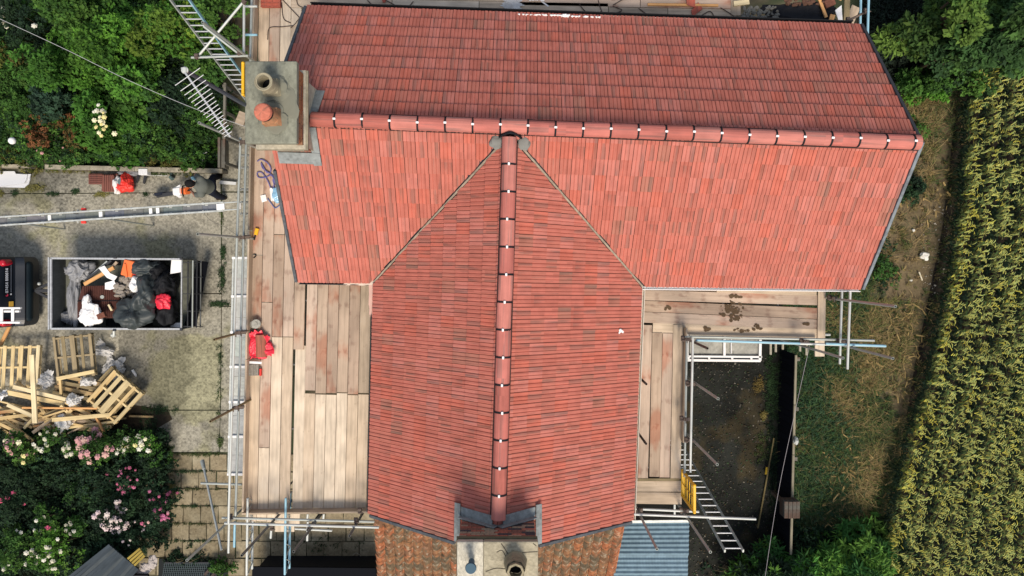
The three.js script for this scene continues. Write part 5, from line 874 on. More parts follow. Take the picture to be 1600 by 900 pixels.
  pallet('lower pallet mostly buried under the skewed pallet', P(180, 617, 0.22), dir(157, 640, 203, 592, 0.2), dir(160, 600, 208, 640, 0.2), 1.15, 1.1, 7, [mat(0.40, 0.32, 0.18, { map: T.wood })], 0.1);
  pallet('broken brown pallet between the green-brown one and the skewed one', P(125, 605, 0.25), dir(90, 598, 160, 612, 0.2), dir(130, 590, 118, 622, 0.2), 1.1, 0.55, 4, [M.pine[3], M.oldwood], 0.1);
  solo('timber', [beam(P(89, 592, 0.78), P(148, 580, 0.74), 0.09, 0.05)], M.pine[0], 'pale rail across the foot of the green-brown pallet', 'timber');
  solo('timber', [beam(P(94, 593, 0.6), P(96, 619, 0.5), 0.06, 0.05)], M.pine[1], 'short pale post hanging from the rail below the green-brown pallet', 'timber');
  // long timbers on top of the heap, each its own look
  for (const [a, b, cx, d, hh, w, m, l] of [
    [50, 554, 55, 661, 0.95, 0.115, 2, 'long pale pointed timber standing out across the heap from top to bottom'], [21, 604, 103, 624, 0.62, 0.10, 2, 'pale timber at the upper edge of the heap below the left pallet'], [12, 613, 101, 631, 0.55, 0.12, 0, 'broad pale timber just beneath the uppermost long one'],
    [12, 632, 52, 650, 0.6, 0.10, 2, 'short thick pale timber at the left of the heap'], [82, 656, 172, 648, 0.72, 0.10, 0, 'pale timber pointing right across the front of the heap'], [35, 637, 152, 638, 0.66, 0.045, 4, 'thin straight orange batten across the middle of the heap'],
    [150, 652, 162, 675, 0.6, 0.05, 4, 'bright orange splintered batten at the lower right of the heap'], [103, 628, 140, 648, 0.6, 0.09, 1, 'sloping pale timber near the white plastic in the heap'], [58, 628, 80, 660, 0.55, 0.08, 1, 'brownish timber crossing behind the long pointed one'],
    [95, 634, 120, 656, 0.62, 0.08, 0, 'pale timber stub leaning down towards the front of the heap'], [0, 541, 16, 508, 0.25, 0.08, 4, 'orange timber leaning by the car tail above the left pallet'], [202, 650, 240, 651, 0.1, 0.05, 3, 'thin greyish stake lying on the dark soil right of the heap'],
    [25, 596, 45, 612, 0.5, 0.07, 1, 'short timber tucked under the left pallet']]) solo('timber', [beam(P(a, b, hh), P(cx, d, hh - 0.06), w, 0.05)], M.pine[m], l, 'timber');
  for (let k = 0; k < 78; k++) {
    const cx = rr(-20, 150, f), cy = 642 + rr(-4, 24, f) + (cx > 110 ? 8 : 0), wild = k > 52, a = rr(-0.16, 0.24, f) + (wild ? rr(-0.9, 0.9, f) : f() < 0.15 ? 0.5 : 0), l = wild ? rr(12, 34, f) : rr(28, 60, f), hh = wild ? rr(0.35, 0.6, f) : rr(0.1, 0.5, f);
    solo('timber', [beam(P(cx - l * Math.cos(a), cy - l * Math.sin(a), hh), P(cx + l * Math.cos(a), cy + l * Math.sin(a), hh + rr(-0.08, 0.08, f)), rr(0.04, 0.085, f), rr(0.025, 0.05, f))], pick([M.pine[0], M.pine[1], M.pine[1], M.pine[3], M.wood[5], M.oldwood], f), 'thin batten among many in the flat lower layer of the timber heap', 'timber', 'battens in the lower layer of the timber heap');
  }
  for (const [x, y, w, d, hh, s, l, m] of [[182, 575, 0.52, 0.42, 0.02, 61, 'clear plastic wrap piled right of the green-brown pallet', M.film], [166, 548, 0.5, 0.22, 0.02, 62, 'strip of clear plastic trailing from behind the green-brown pallet', M.film], [76, 594, 0.34, 0.38, 0.25, 63, 'clear plastic bunched between two pallets', M.film], [118, 624, 0.28, 0.3, 0.45, 64, 'pale plastic scrap caught in the middle of the heap', M.film], [103, 658, 0.34, 0.36, 0.48, 65, 'white plastic scrap in the lower part of the heap', M.film], [141, 595, 0.3, 0.2, 0.4, 66, 'bluish plastic seen through the broken brown pallet', M.film], [8, 616, 0.25, 0.12, 0.5, 67, 'white plastic at the left edge above the heap', M.white]])
    solo('plastic_sheet', [bag(P(x, y, hh), w * 0.5, 0.14, d * 0.5, s, 0.4, 2.6, 5), sheet(P(x, y, hh), w, d, s, s, 0.06, 3, 24, 0.35)], m, l, 'plastic sheet');
  solo('bottle', [cyl(P(207, 578, 0.04), P(212, 586, 0.04), 0.035), cyl(P(212, 586, 0.04), P(213, 588, 0.04), 0.02)], M.white, 'white plastic bottle on the concrete beside the clear wrap', 'bottle');
  solo('lid', [sheet(P(180.5, 545.5, 0.0), 0.2, 0.08, 0.1, 5, 0.01, 2, 12, 0.1)], M.cream, 'small pale lid on the concrete below the trailer', 'lid');
  // things along the raised bed
  const st = thing('tile_stack', 'stack of dark red ribbed tiles on the ground beside the raised bed', 'roof tiles', v(0, 0, 0));
  const tc = mat(0.26, 0.10, 0.08, { map: T.tile });
  for (const [x, y, w, d, k, rx] of [[150, 280, 0.34, 0.27, 4, 0], [169, 286, 0.28, 0.42, 7, 1], [179, 284, 0.2, 0.40, 4, 1]]) for (let i = 0; i < k; i++) {
    const p = P(x, y, 0.05 * i); const tt = part('tile', [rbox(w, 0.035, d, 0.006, p.x + rr(-0.01, 0.01, f), 0.02 + i * 0.042, p.z + rr(-0.01, 0.01, f))], tc, st);
    if (i === k - 1) for (let j = 0; j < 5; j++) part('tile_rib', [rx ? box(0.02, 0.02, d, p.x - w / 2 + 0.03 + j * (w - 0.06) / 4, 0.045 + i * 0.042, p.z) : box(w, 0.02, 0.018, p.x, 0.045 + i * 0.042, p.z - d / 2 + 0.03 + j * (d - 0.06) / 4)], tc, st);
  }
  solo('red_bag', [bag(P(199, 291, 0.05), 0.22, 0.18, 0.17, 71, 0.3, 2, 5), bag(P(203, 284, 0.1), 0.13, 0.2, 0.2, 72, 0.3, 2, 5)], M.red, 'bright red sack open beside the dark red tile stack', 'bag');
  solo('paper_sack', [bag(P(186, 290, 0.12), 0.09, 0.14, 0.22, 73, 0.25, 2, 4), bag(P(190, 281, 0.2), 0.10, 0.06, 0.06, 74, 0.25, 2, 3)], M.white, 'white paper packing leaning on the red sack', 'sack');
  solo('grey_pot', [cyl(P(192, 285, 0.15), P(190.5, 284, 0.34), 0.09, 0.10, 16)], mat(0.12, 0.17, 0.19), 'blue-grey tub between the white paper and the red sack', 'tub');
  solo('plastic_sheet', [bag(P(206, 270, 0.05), 0.3, 0.14, 0.10, 75, 0.4, 2.5, 5)], M.filmGrey, 'grey plastic wrapping against the bed edge behind the red sack', 'plastic sheet');
  const wb = thing('white_box', 'white box with dark legs against the raised bed edge', 'box', v(0, 0, 0));
  part('box_body', [rbox(0.23, 0.2, 0.16, 0.015, ...P(226, 269, 0.35).toArray())], M.white, wb); for (const [a, b] of [[214, 284], [225, 286]]) part('box_leg', [beam(P(a + 2, 275, 0.3), P(a, b, 0.02), 0.06, 0.04)], M.darkgrey, wb);
  const ws = thing('white_boards', 'pile of white boards on the ground at the left edge', 'boards', v(0, 0, 0));
  for (const [i, q2] of [[[-40, 268], [25, 268], [27, 272], [45, 273], [44, 280], [40, 287], [0, 292], [-40, 290]], [[-40, 270], [48, 272], [46, 279], [-40, 284]], [[-40, 276], [45, 277], [42, 287], [35, 293], [-40, 291]]].entries()) part('board', [prism(quad(q2, 0.06 + i * 0.03), 0.06 + (2 - i) * 0.03, 0.025)], mat(0.72, 0.73, 0.76), ws);
  solo('tap_stub', [cyl(P(268, 270, 0.02), P(267, 279, 0.1), 0.035), cyl(P(266, 276, 0.1), P(270, 280, 0.12), 0.05)], mat(0.08, 0.12, 0.12), 'small dark standpipe at the foot of the raised bed', 'standpipe');
  solo('rod', [cyl(P(235, 274, 0.03), P(262, 274.5, 0.03), 0.012)], M.pale, 'thin pale rod lying beside the raised bed edge', 'rod');
  solo('plank', [prism(quad([[344, 282], [369, 284.5], [368, 289], [342, 287]], 0.15), 0.15, 0.03)], mat(0.55, 0.57, 0.58), 'pale grey pointed plank lying behind the stooping worker', 'plank');

  // raised bed edging
  const be = thing('bed_edging', 'pale coping along the raised shrub bed above the yard', 'edging', v(0, 0, 0));
  const em = mat(0.52, 0.48, 0.38, { map: T.speck, bumpMap: T.speck, bumpScale: 0.006 });
  for (const [a, b, cx, d] of [[70, 260.5, 140, 262.2], [140.5, 262.2, 210, 263.8], [210.5, 263.8, 281, 265.5], [281.5, 265.5, 346.5, 267]]) { const p0 = P(a, b, 0.42), p1 = P(cx, d, 0.42); part('coping', [beam(v(p0.x, 0.39, p0.z), v(p1.x, 0.39, p1.z), 0.115, 0.06)], em, be); part('sleeper', [beam(v(p0.x, 0.18, p0.z), v(p1.x, 0.18, p1.z), 0.07, 0.36)], M.greywood, be); }
  { const p0 = P(346, 262, 0.42), p1 = P(345, 219, 0.42); part('coping', [beam(v(p0.x, 0.39, p0.z), v(p1.x, 0.39, p1.z), 0.10, 0.06)], M.greywood, be); part('sleeper', [beam(v(p0.x, 0.18, p0.z), v(p1.x, 0.18, p1.z), 0.07, 0.36)], M.greywood, be); }
  const b2 = thing('bed_edging', 'corner of a second planting bed with timber kerb at the left edge', 'edging', v(0, 0, 0));
  for (const [a, b, cx, d] of [[-40, 259, 44, 259], [-40, 232, 44, 229], [42, 228, 42.5, 262]]) { const p0 = P(a, b, 0.3), p1 = P(cx, d, 0.3); part('kerb', [beam(v(p0.x, 0.15, p0.z), v(p1.x, 0.15, p1.z), 0.08, 0.3)], em, b2); }
  solo('white_ball', [prep(new THREE.SphereGeometry(0.085, 16, 12).translate(...P(19, 220, 1.3).toArray()))], M.white, 'round white globe among the rust-coloured shrubs at left', 'globe');
  solo('garden_cane', [cyl(P(316, 256, 0.4), P(318, 240, 0.7), 0.015), cyl(P(318, 240, 0.7), P(323, 238, 0.75), 0.012)], M.pale, 'bent pale pipe sticking out of the raised bed by its right corner', 'pipe');
  const pf = thing('path_fence', 'thin old fence rails in the shade under the aerial', 'fence', v(0, 0, 0));
  for (const [a, b, cx, d] of [[352, 130, 350, 262], [343, 215, 343, 262]]) part('rail', [beam(P(a, b, 0.9), P(cx, d, 0.9), 0.06, 0.08)], M.greywood, pf);
  for (const y of [135, 175, 215, 255]) { const p = P(351, y, 0.9); part('post', [beam(v(p.x, 0, p.z), v(p.x, 0.95, p.z), 0.07, 0.07, v(1, 0, 0))], M.greywood, pf); }

  // dark slatted bin store at the lower left with a rag and yellow planks
  const ss = thing('slatted_roof', 'grey slatted low roof at the bottom left among the roses', 'shed roof', v(0, 0, 0));
  for (let k = 0; k < 13; k++) { const o = k * 5.4; part('slat', [beam(P(105 + o * 0.62, 905 + o * 0.95, 1.0), P(172 + o * 0.66, 852 + o * 0.55, 1.0), 0.085, 0.03)], k % 4 === 2 ? mat(0.07, 0.085, 0.095, { map: T.wood }) : mat(0.05, 0.065, 0.08, { map: T.wood }), ss); }
  part('frame_beam', [beam(P(128, 898, 0.93), P(232, 900, 0.93), 0.08, 0.08), beam(P(160, 868, 0.93), P(215, 890, 0.93), 0.08, 0.08)], M.black, ss);
  for (let k = 0; k < 4; k++) solo('plank', [beam(P(200 + k * 3.4, 873 + k * 3.4, 1.06), P(219 + k * 2.4, 857 + k * 3.6, 1.06), 0.055, 0.03)], mat(0.33, 0.25, 0.06, { map: T.wood }), ['leftmost', 'second', 'third', 'rightmost'][k] + ' of four yellowish slats resting on the grey slatted roof', 'slat', 'yellowish slats on the grey slatted roof');
  solo('rag', [bag(P(240, 876, 0.75), 0.10, 0.08, 0.17, 81, 0.4, 2.4, 5), bag(P(229, 886, 0.75), 0.16, 0.08, 0.13, 82, 0.4, 2.4, 5), bag(P(216, 896, 0.75), 0.16, 0.08, 0.10, 83, 0.4, 2.4, 5)], mat(0.42, 0.38, 0.36), 'crumpled pale rag draped in the bottom left corner by the slabs', 'rag');
  const gr = thing('metal_grating', 'dark metal grating on the ground at the bottom below the slabs', 'grating', v(0, 0, 0));
  const gb = []; for (let k = 0; k < 26; k++) gb.push(beam(P(258 + k * 3, 880, 0.14), P(252 + k * 3, 915, 0.14), 0.012, 0.03)); for (let k = 0; k < 10; k++) gb.push(beam(P(255, 881 + k * 3.4, 0.14), P(336, 881 + k * 3.4, 0.14), 0.010, 0.02));
  part('grating_bars', gb, mat(0.06, 0.085, 0.095, { metalness: 0.3, roughness: 0.6 }), gr); part('grating_frame', [beam(P(258, 879, 0.14), P(338, 879, 0.14), 0.03, 0.04), beam(P(338, 879, 0.14), P(338, 915, 0.14), 0.03, 0.04)], M.darkgrey, gr);
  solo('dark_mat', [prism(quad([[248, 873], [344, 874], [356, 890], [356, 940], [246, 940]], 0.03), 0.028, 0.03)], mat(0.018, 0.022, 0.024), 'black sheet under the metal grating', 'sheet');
  for (const [a, b, cx, d] of [[320, 898, 338, 878], [328, 905, 344, 884]]) solo('dark_timber', [beam(P(a, b, 0.2), P(cx, d, 0.22), 0.07, 0.06)], mat(0.07, 0.055, 0.05, { map: T.wood }), a < 325 ? 'dark wet timber across the metal grating, left one' : 'dark wet timber across the metal grating, right one', 'timber');
  solo('string', [pathTube([[551, 868], [556, 864], [562, 867], [566, 872], [573, 869], [566, 874], [561, 878], [566, 873], [574, 879], [577, 884], [573, 889], [563, 884], [557, 879]].map(([x, y]) => P(x, y, 0.03)), 0.008, 80, 5)], M.cream, 'loose white string curled on the shaded slabs above the added black roof', 'string');
}
// ------------------------------------------------------------------ right side: fence, porch roof, box, stones
{
  const f = rng(71);
  const fe = thing('fence', 'low dark board fence along the right side of the courtyard', 'fence', v(0, 0, 0));
  const top = y => 1243.5 - 0.026 * (y - 555), hF = 0.95, fb = mat(0.012, 0.014, 0.022, { specularIntensity: 0.1, map: T.wood, roughness: 0.95 });
  let y = 553; const boards = [];
  while (y < 960) { const y2 = y + 10.2, p0 = P(top(y), y, hF), p1 = P(top(y2 - 0.4), y2 - 0.4, hF), dh = rr(-0.02, 0.02, f); part('fence_board', [beam(v(p0.x - 0.03, (hF + dh) / 2, p0.z), v(p1.x - 0.03, (hF + dh) / 2, p1.z), 0.02, hF + dh)], fb, fe); y = y2; }
  for (let k = 0; k < 4; k++) { const a = 555 + k * 78, b = a + 77; const p0 = P(top(a), a, hF + 0.03), p1 = P(top(b), b, hF + 0.03); part('capping', [beam(p0, p1, 0.055, 0.05)], mat(0.26, 0.24, 0.18, { map: T.wood }), fe); const q = P(top(a), a, hF); part('post', [beam(v(q.x + 0.06, 0, q.z + 0.1), v(q.x + 0.06, hF, q.z + 0.1), 0.09, 0.09, v(1, 0, 0))], M.greywood, fe); }
  const bx = thing('nest_box', 'weathered grey wooden box fixed on top of the dark fence', 'box', v(0, 0, 0));
  const c = P(1238, 797, 1.35);
  for (let k = 0; k < 4; k++) part('box_slat', [box(0.085, 0.32, 0.40, c.x - 0.145 + k * 0.095, 1.19 + rr(-0.01, 0.01, f), c.z)], mat(0.12, 0.12, 0.105, { map: T.woodDirty }), bx);
  part('box_post', [beam(v(c.x, 0, c.z), v(c.x, 1.05, c.z), 0.09, 0.09, v(1, 0, 0))], M.greywood, bx);
  const ed = solo('edging_rail', [beam(P(1209, 684, 0.04), P(1184, 825, 0.04), 0.035, 0.05)], mat(0.17, 0.14, 0.07, { map: T.wood }), 'thin weathered rail lying along the right side of the courtyard', 'rail');
  solo('yellow_tape', [beam(P(1198, 730, 0.08), P(1196.5, 741, 0.08), 0.05, 0.03)], mat(0.40, 0.27, 0.03), 'yellow tape wound on the weathered rail in the courtyard', 'tape');
  solo('pale_cap', [bag(P(1242, 688, 1.0), 0.06, 0.07, 0.09, 3)], M.pale, 'small pale cap on the dark fence above the box', 'cap');

  // white framed lean-to window roof under the scaffold corner
  const p = thing('porch', 'white framed porch roof of two pale panels under the right scaffold corner', 'porch', v(0, 0, 0));
  const hh = 2.35, pm = mat(0.50, 0.50, 0.46, { map: T.speck, roughness: 0.6 });
  part('roof_panel', [prism(quad([[1078, 522], [1130, 522], [1130, 557], [1078, 557]], hh), hh - 0.03, 0.03)], pm, p); part('roof_panel', [prism(quad([[1133, 522], [1186, 522], [1186, 557], [1133, 557]], hh), hh - 0.03, 0.03)], pm, p);
  for (const [a, b, cx, d, w] of [[1076, 556.5, 1190, 557.5, 0.045], [1131.5, 515, 1131.5, 556, 0.055], [1188, 515, 1187, 562, 0.06], [1074, 515, 1074, 560, 0.04], [1142, 515, 1142, 552, 0.02]]) part('frame_bar', [beam(P(a, b, hh), P(cx, d, hh), w, 0.06)], M.white, p);
  part('sill', [beam(P(1072, 562.5, 1.7), P(1188, 563.5, 1.7), 0.06, 0.05)], M.white, p);
  for (const x of [1108, 1144, 1174, 1188, 1076]) part('mullion', [beam(P(x, 557.5, hh - 0.02), P(x, 562.5, 1.75), 0.05, 0.04, v(0, 0, 1))], M.white, p);
  part('front_pane', [beam(P(1076, 558, 2.2), P(1187, 559, 2.2), 0.02, 0.02), prism(quad([[1077, 559], [1187, 560], [1187, 561], [1077, 560]], 1.9), 1.9, 0.4)], new THREE.MeshPhysicalMaterial({ color: col(0.02, 0.025, 0.03), roughness: 0.1 }), p);
  const w0 = P(1078, 560, 1.7), w1 = P(1186, 561, 1.7); part('wall', [prism([v(w0.x, 0, w0.z - 1.0), v(w1.x, 0, w1.z - 1.0), v(w1.x, 0, w1.z - 0.05), v(w0.x, 0, w0.z - 0.05)], 1.68, 1.68)], mat(0.3, 0.28, 0.24, { map: T.speck }), p);
  // stones on the bank
  for (const [x, y2, r, l] of [[1443, 400, 0.115, 'larger white stone on the bank by the field'], [1381.5, 367, 0.07, 'small white stone near the right verge of the roof'], [1427, 360, 0.04, 'tiny white stone on the dry bank'], [1423, 438, 0.035, 'tiny white stone on the lower dry bank'], [1398, 128, 0.16, 'pale flat stone beside the upper right verge'], [1412, 298, 0.10, 'pale stone tucked under the right verge']]) solo('stone', [bag(P(x, y2, 0.02), r, r * 0.6, r * 0.9, x, 0.25, 1.5, 3)], mat(0.68, 0.67, 0.62), l, 'stone');
  solo('dry_stick', [cyl(P(1436, 425, 0.08), P(1441, 438, 0.06), 0.018)], mat(0.6, 0.55, 0.42), 'pale dry stick on the bank by the field', 'stick');
}
// ------------------------------------------------------------------ the worker and his cutting saw
function sdfMesh(bones, cell, k = 0.04) {
  const lo = v(1e9, 1e9, 1e9), hi = v(-1e9, -1e9, -1e9);
  for (const [a, b, ra, rb] of bones) for (const [p, r] of [[a, ra], [b, rb]]) { lo.min(p.clone().addScalar(-r - 3 * cell)); hi.max(p.clone().addScalar(r + 3 * cell)); }
  const n = [0, 1, 2].map(i => Math.ceil((hi.getComponent(i) - lo.getComponent(i)) / cell) + 1), [nx, ny, nz] = n;
  const F = new Float32Array(nx * ny * nz), B = bones.map(([a, b, ra, rb]) => ({ a, d: b.clone().sub(a), l: b.distanceToSquared(a), ra, rb }));
  const I = (i, j, l) => (l * ny + j) * nx + i;
  for (let l = 0; l < nz; l++) for (let j = 0; j < ny; j++) for (let i = 0; i < nx; i++) {
    const x = lo.x + i * cell, y = lo.y + j * cell, z = lo.z + l * cell; let s = 1e9;
    for (const q of B) { const px = x - q.a.x, py = y - q.a.y, pz = z - q.a.z, t = q.l ? clamp((px * q.d.x + py * q.d.y + pz * q.d.z) / q.l) : 0; const dd = Math.hypot(px - q.d.x * t, py - q.d.y * t, pz - q.d.z * t) - mix(q.ra, q.rb, t); const h = clamp(0.5 + 0.5 * (s - dd) / k); s = s > 1e8 ? dd : mix(s, dd, h) - k * h * (1 - h); }
    F[I(i, j, l)] = s;
  }
  const id = new Int32Array(nx * ny * nz).fill(-1), pos = [], idx = [];
  for (let l = 0; l < nz - 1; l++) for (let j = 0; j < ny - 1; j++) for (let i = 0; i < nx - 1; i++) {
    let c = 0, sx = 0, sy = 0, sz = 0; const g = [];
    for (let q = 0; q < 8; q++) g[q] = F[I(i + (q & 1), j + (q >> 1 & 1), l + (q >> 2))];
    for (let q = 0; q < 8; q++) for (const e of [1, 2, 4]) if (!(q & e)) { const r = q | e; if ((g[q] < 0) !== (g[r] < 0)) { const t = g[q] / (g[q] - g[r]); c++; sx += (q & 1) + (e === 1 ? t : 0); sy += (q >> 1 & 1) + (e === 2 ? t : 0); sz += (q >> 2) + (e === 4 ? t : 0); } }
    if (c) { id[I(i, j, l)] = pos.length / 3; pos.push(lo.x + (i + sx / c) * cell, lo.y + (j + sy / c) * cell, lo.z + (l + sz / c) * cell); }
  }
  const sx = 1, sy = nx, sz = nx * ny;
  for (let l = 1; l < nz - 1; l++) for (let j = 1; j < ny - 1; j++) for (let i = 1; i < nx - 1; i++) {
    const o = I(i, j, l), a = F[o] < 0;
    for (const [d, u, w] of [[sx, sy, sz], [sy, sz, sx], [sz, sx, sy]]) if (a !== (F[o + d] < 0)) { const q = [id[o - u - w], id[o - w], id[o], id[o - u]]; if (q.some(e => e < 0)) continue; a ? idx.push(q[0], q[1], q[2], q[0], q[2], q[3]) : idx.push(q[0], q[2], q[1], q[0], q[3], q[2]); }
  }
  const G = new THREE.BufferGeometry(); G.setAttribute('position', new THREE.Float32BufferAttribute(pos, 3)); G.setIndex(idx); G.computeVertexNormals();
  return prep(G);
}
{
  const w = thing('person', 'person in grey shirt and dark trousers stooping over an orange cutting saw', 'person', v(0, 0, 0));
  const fR = P(341, 276, 0.08), fL = P(349, 309, 0.08), kR = P(333, 278, 0.5), kL = P(339, 305, 0.5), hip = P(328, 292, 0.92), hR2 = hip.clone().add(v(0.02, -0.02, -0.10)), hL2 = hip.clone().add(v(0.02, -0.02, 0.10));
  const chest = P(316, 291, 1.17), neck = P(307, 290, 1.30), sR = P(313, 280.5, 1.24), sL = P(314.5, 303, 1.22), head = P(297, 287, 1.40);
  const eR = P(306, 273.5, 1.02), eL = P(305, 305, 0.98), haR = P(302.5, 281, 0.86), haL = P(298.5, 298, 0.70);
  const toe = (p, x) => p.clone().add(v(-0.17, -0.035, x));
  const hand = (c, d, side) => {                                     // palm and five curled fingers
    const D = d.clone().normalize(), S = v(0, 0, side), Nn = new V3().crossVectors(D, S).normalize(), o = [[c.clone(), c.clone().addScaledVector(D, 0.075), 0.024, 0.030]];
    for (let k = 0; k < 4; k++) { const l = [0.034, 0.040, 0.037, 0.028][k], b = c.clone().addScaledVector(D, 0.085).addScaledVector(S, (k - 1.5) * 0.021), m = b.clone().addScaledVector(D, l * 0.8).addScaledVector(Nn, -l * 0.35), e = m.clone().addScaledVector(D, l * 0.2).addScaledVector(Nn, -l * 0.9); o.push([b, m, 0.0095, 0.009], [m, e, 0.009, 0.008]); }
    const t0 = c.clone().addScaledVector(D, 0.03).addScaledVector(S, -0.03), t1 = t0.clone().addScaledVector(D, 0.035).addScaledVector(S, -0.028).addScaledVector(Nn, -0.02), t2 = t1.clone().addScaledVector(D, 0.025).addScaledVector(Nn, -0.02);
    o.push([t0, t1, 0.012, 0.011], [t1, t2, 0.011, 0.009]);
    return o;
  };
  const faceD = v(-0.72, -0.66, 0.1).normalize(), crownD = v(-0.66, 0.72, 0).normalize();
  const headB = [[head.clone(), head.clone().addScaledVector(faceD, 0.035), 0.088, 0.072], [head.clone().addScaledVector(crownD, 0.03), head.clone().addScaledVector(crownD, 0.02).addScaledVector(faceD, 0.03), 0.088, 0.08], [head.clone().addScaledVector(faceD, 0.085).addScaledVector(crownD, -0.02), head.clone().addScaledVector(faceD, 0.112).addScaledVector(crownD, -0.045), 0.012, 0.016], [head.clone().addScaledVector(crownD, -0.08).addScaledVector(faceD, 0.05), head.clone().addScaledVector(crownD, -0.1).addScaledVector(faceD, 0.065), 0.045, 0.035], [head.clone().add(v(0.01, 0, 0.088)), head.clone().add(v(0.02, -0.02, 0.092)), 0.02, 0.016], [head.clone().add(v(0.01, 0, -0.088)), head.clone().add(v(0.02, -0.02, -0.092)), 0.02, 0.016]];
  const torso = [[hip, chest, 0.135, 0.15], [chest, neck, 0.14, 0.075], [sR, sL, 0.075, 0.075], [chest.clone().add(v(0, 0, -0.07)), hip.clone().add(v(0, 0, -0.06)), 0.12, 0.10], [chest.clone().add(v(0, 0, 0.07)), hip.clone().add(v(0, 0, 0.06)), 0.12, 0.10]];
  const armU = [[sR, eR, 0.058, 0.043], [sL, eL, 0.058, 0.043]], armF = [[eR, haR, 0.041, 0.028], [eL, haL, 0.041, 0.028]];
  const legs = [[hR2, kR, 0.095, 0.062], [hL2, kL, 0.095, 0.062], [kR, fR, 0.06, 0.042], [kL, fL, 0.06, 0.042]];
  const base = [...torso, ...armU, ...armF, ...legs, [neck, head, 0.055, 0.055], ...headB].map(([a, b, r, s]) => [a, b, r, s]);
  const hands = [...hand(haR, haR.clone().sub(eR), -1), ...hand(haL, haL.clone().sub(eL), 1)];
  part('body', [sdfMesh(base, 0.014, 0.03), sdfMesh(hands.slice(0, 11), 0.004, 0.008), sdfMesh(hands.slice(11), 0.004, 0.008)], M.skin, w);
  const grow = (l, d) => l.map(([a, b, r, s]) => [a, b, r + d, s + d]);
  part('shirt', [sdfMesh(grow([...torso, [sR, sR.clone().lerp(eR, 0.75), 0.06, 0.05], [sL, sL.clone().lerp(eL, 0.75), 0.06, 0.05]], 0.016), 0.014, 0.04)], mat(0.16, 0.165, 0.15, { map: T.tile, roughness: 0.95 }), w);
  part('trousers', [sdfMesh(grow([[hip, hip.clone().lerp(chest, 0.15), 0.14, 0.13], [hR2, kR, 0.098, 0.068], [hL2, kL, 0.098, 0.068], [kR, fR.clone().lerp(kR, 0.12), 0.066, 0.058], [kL, fL.clone().lerp(kL, 0.12), 0.066, 0.058]], 0.014), 0.014, 0.04)], mat(0.012, 0.015, 0.028, { roughness: 0.95 }), w);
  part('boots', [sdfMesh([[fR, toe(fR, -0.02), 0.055, 0.04], [fR.clone().add(v(0.04, -0.02, 0)), fR.clone().add(v(0, 0.08, 0)), 0.05, 0.055], [fL, toe(fL, 0.02), 0.055, 0.04], [fL.clone().add(v(0.04, -0.02, 0)), fL.clone().add(v(0, 0.08, 0)), 0.05, 0.055]], 0.012, 0.03)], mat(0.03, 0.022, 0.018), w);
  part('hair', [sdfMesh([[head.clone().addScaledVector(crownD, 0.035), head.clone().addScaledVector(faceD, -0.03).addScaledVector(crownD, 0.02), 0.095, 0.092], [head.clone().addScaledVector(faceD, -0.03), head.clone().addScaledVector(faceD, -0.035).addScaledVector(crownD, -0.05), 0.086, 0.066]], 0.01, 0.03)], mat(0.012, 0.011, 0.012, { roughness: 0.9 }), w);

  const s = thing('cutting_saw', 'orange and white petrol cutting saw in the hands of the stooping worker', 'saw', v(0, 0, 0));
  const a = P(298, 297.5, 0.68), b = P(262, 301, 0.36), dd = b.clone().sub(a).normalize(), q = (x, y, z, k = 0) => a.clone().addScaledVector(dd, x).add(v(0, y, z));
  part('rear_housing', [beam(q(0.10, 0, 0), q(0.30, 0, 0), 0.17, 0.17, UP, 0.04)], M.orange, s);
  part('top_cover', [beam(q(0.27, 0.05, -0.01), q(0.50, 0.04, 0), 0.20, 0.16, UP, 0.05), beam(q(0.30, 0.08, -0.13), q(0.44, 0.07, -0.08), 0.07, 0.05, UP, 0.015), beam(q(0.30, 0.08, 0.15), q(0.44, 0.07, 0.08), 0.07, 0.05, UP, 0.015)], M.white, s);
  part('handle', [pathTube([q(0.10, 0.0, 0), q(0.0, 0.05, 0.0), q(-0.02, 0.0, 0.0), q(0.08, -0.07, 0)], 0.018, 20, 8), pathTube([q(0.22, 0.0, -0.13), q(0.2, 0.14, -0.09), q(0.2, 0.15, 0.05), q(0.24, 0.0, 0.13)], 0.016, 24, 8)], M.black, s);
  part('blade_arm', [beam(q(0.45, 0, 0.02), P(246, 306, 0.22), 0.10, 0.07, UP, 0.02)], M.darkgrey, s);
  const c = P(250, 305, 0.20), dg = new THREE.CylinderGeometry(0.17, 0.17, 0.012, 28); dg.rotateX(Math.PI / 2); dg.rotateY(0.2); dg.translate(c.x, c.y, c.z - 0.03); part('cutting_disc', [prep(dg)], M.galvDark, s);
  const gd = new THREE.CylinderGeometry(0.185, 0.185, 0.07, 20, 1, false, Math.PI * 0.1, Math.PI); gd.rotateX(Math.PI / 2); gd.rotateY(0.2); gd.translate(c.x, c.y, c.z - 0.01); part('blade_guard', [prep(gd)], mat(0.02, 0.025, 0.04), s);
  solo('gloves', [bag(P(303.5, 279, 0.97), 0.06, 0.05, 0.05, 7, 0.3, 2), bag(P(308, 277, 1.0), 0.04, 0.04, 0.06, 9, 0.3, 2)], mat(0.16, 0.30, 0.38), 'light blue work glove at the right hand of the stooping worker', 'glove');
}

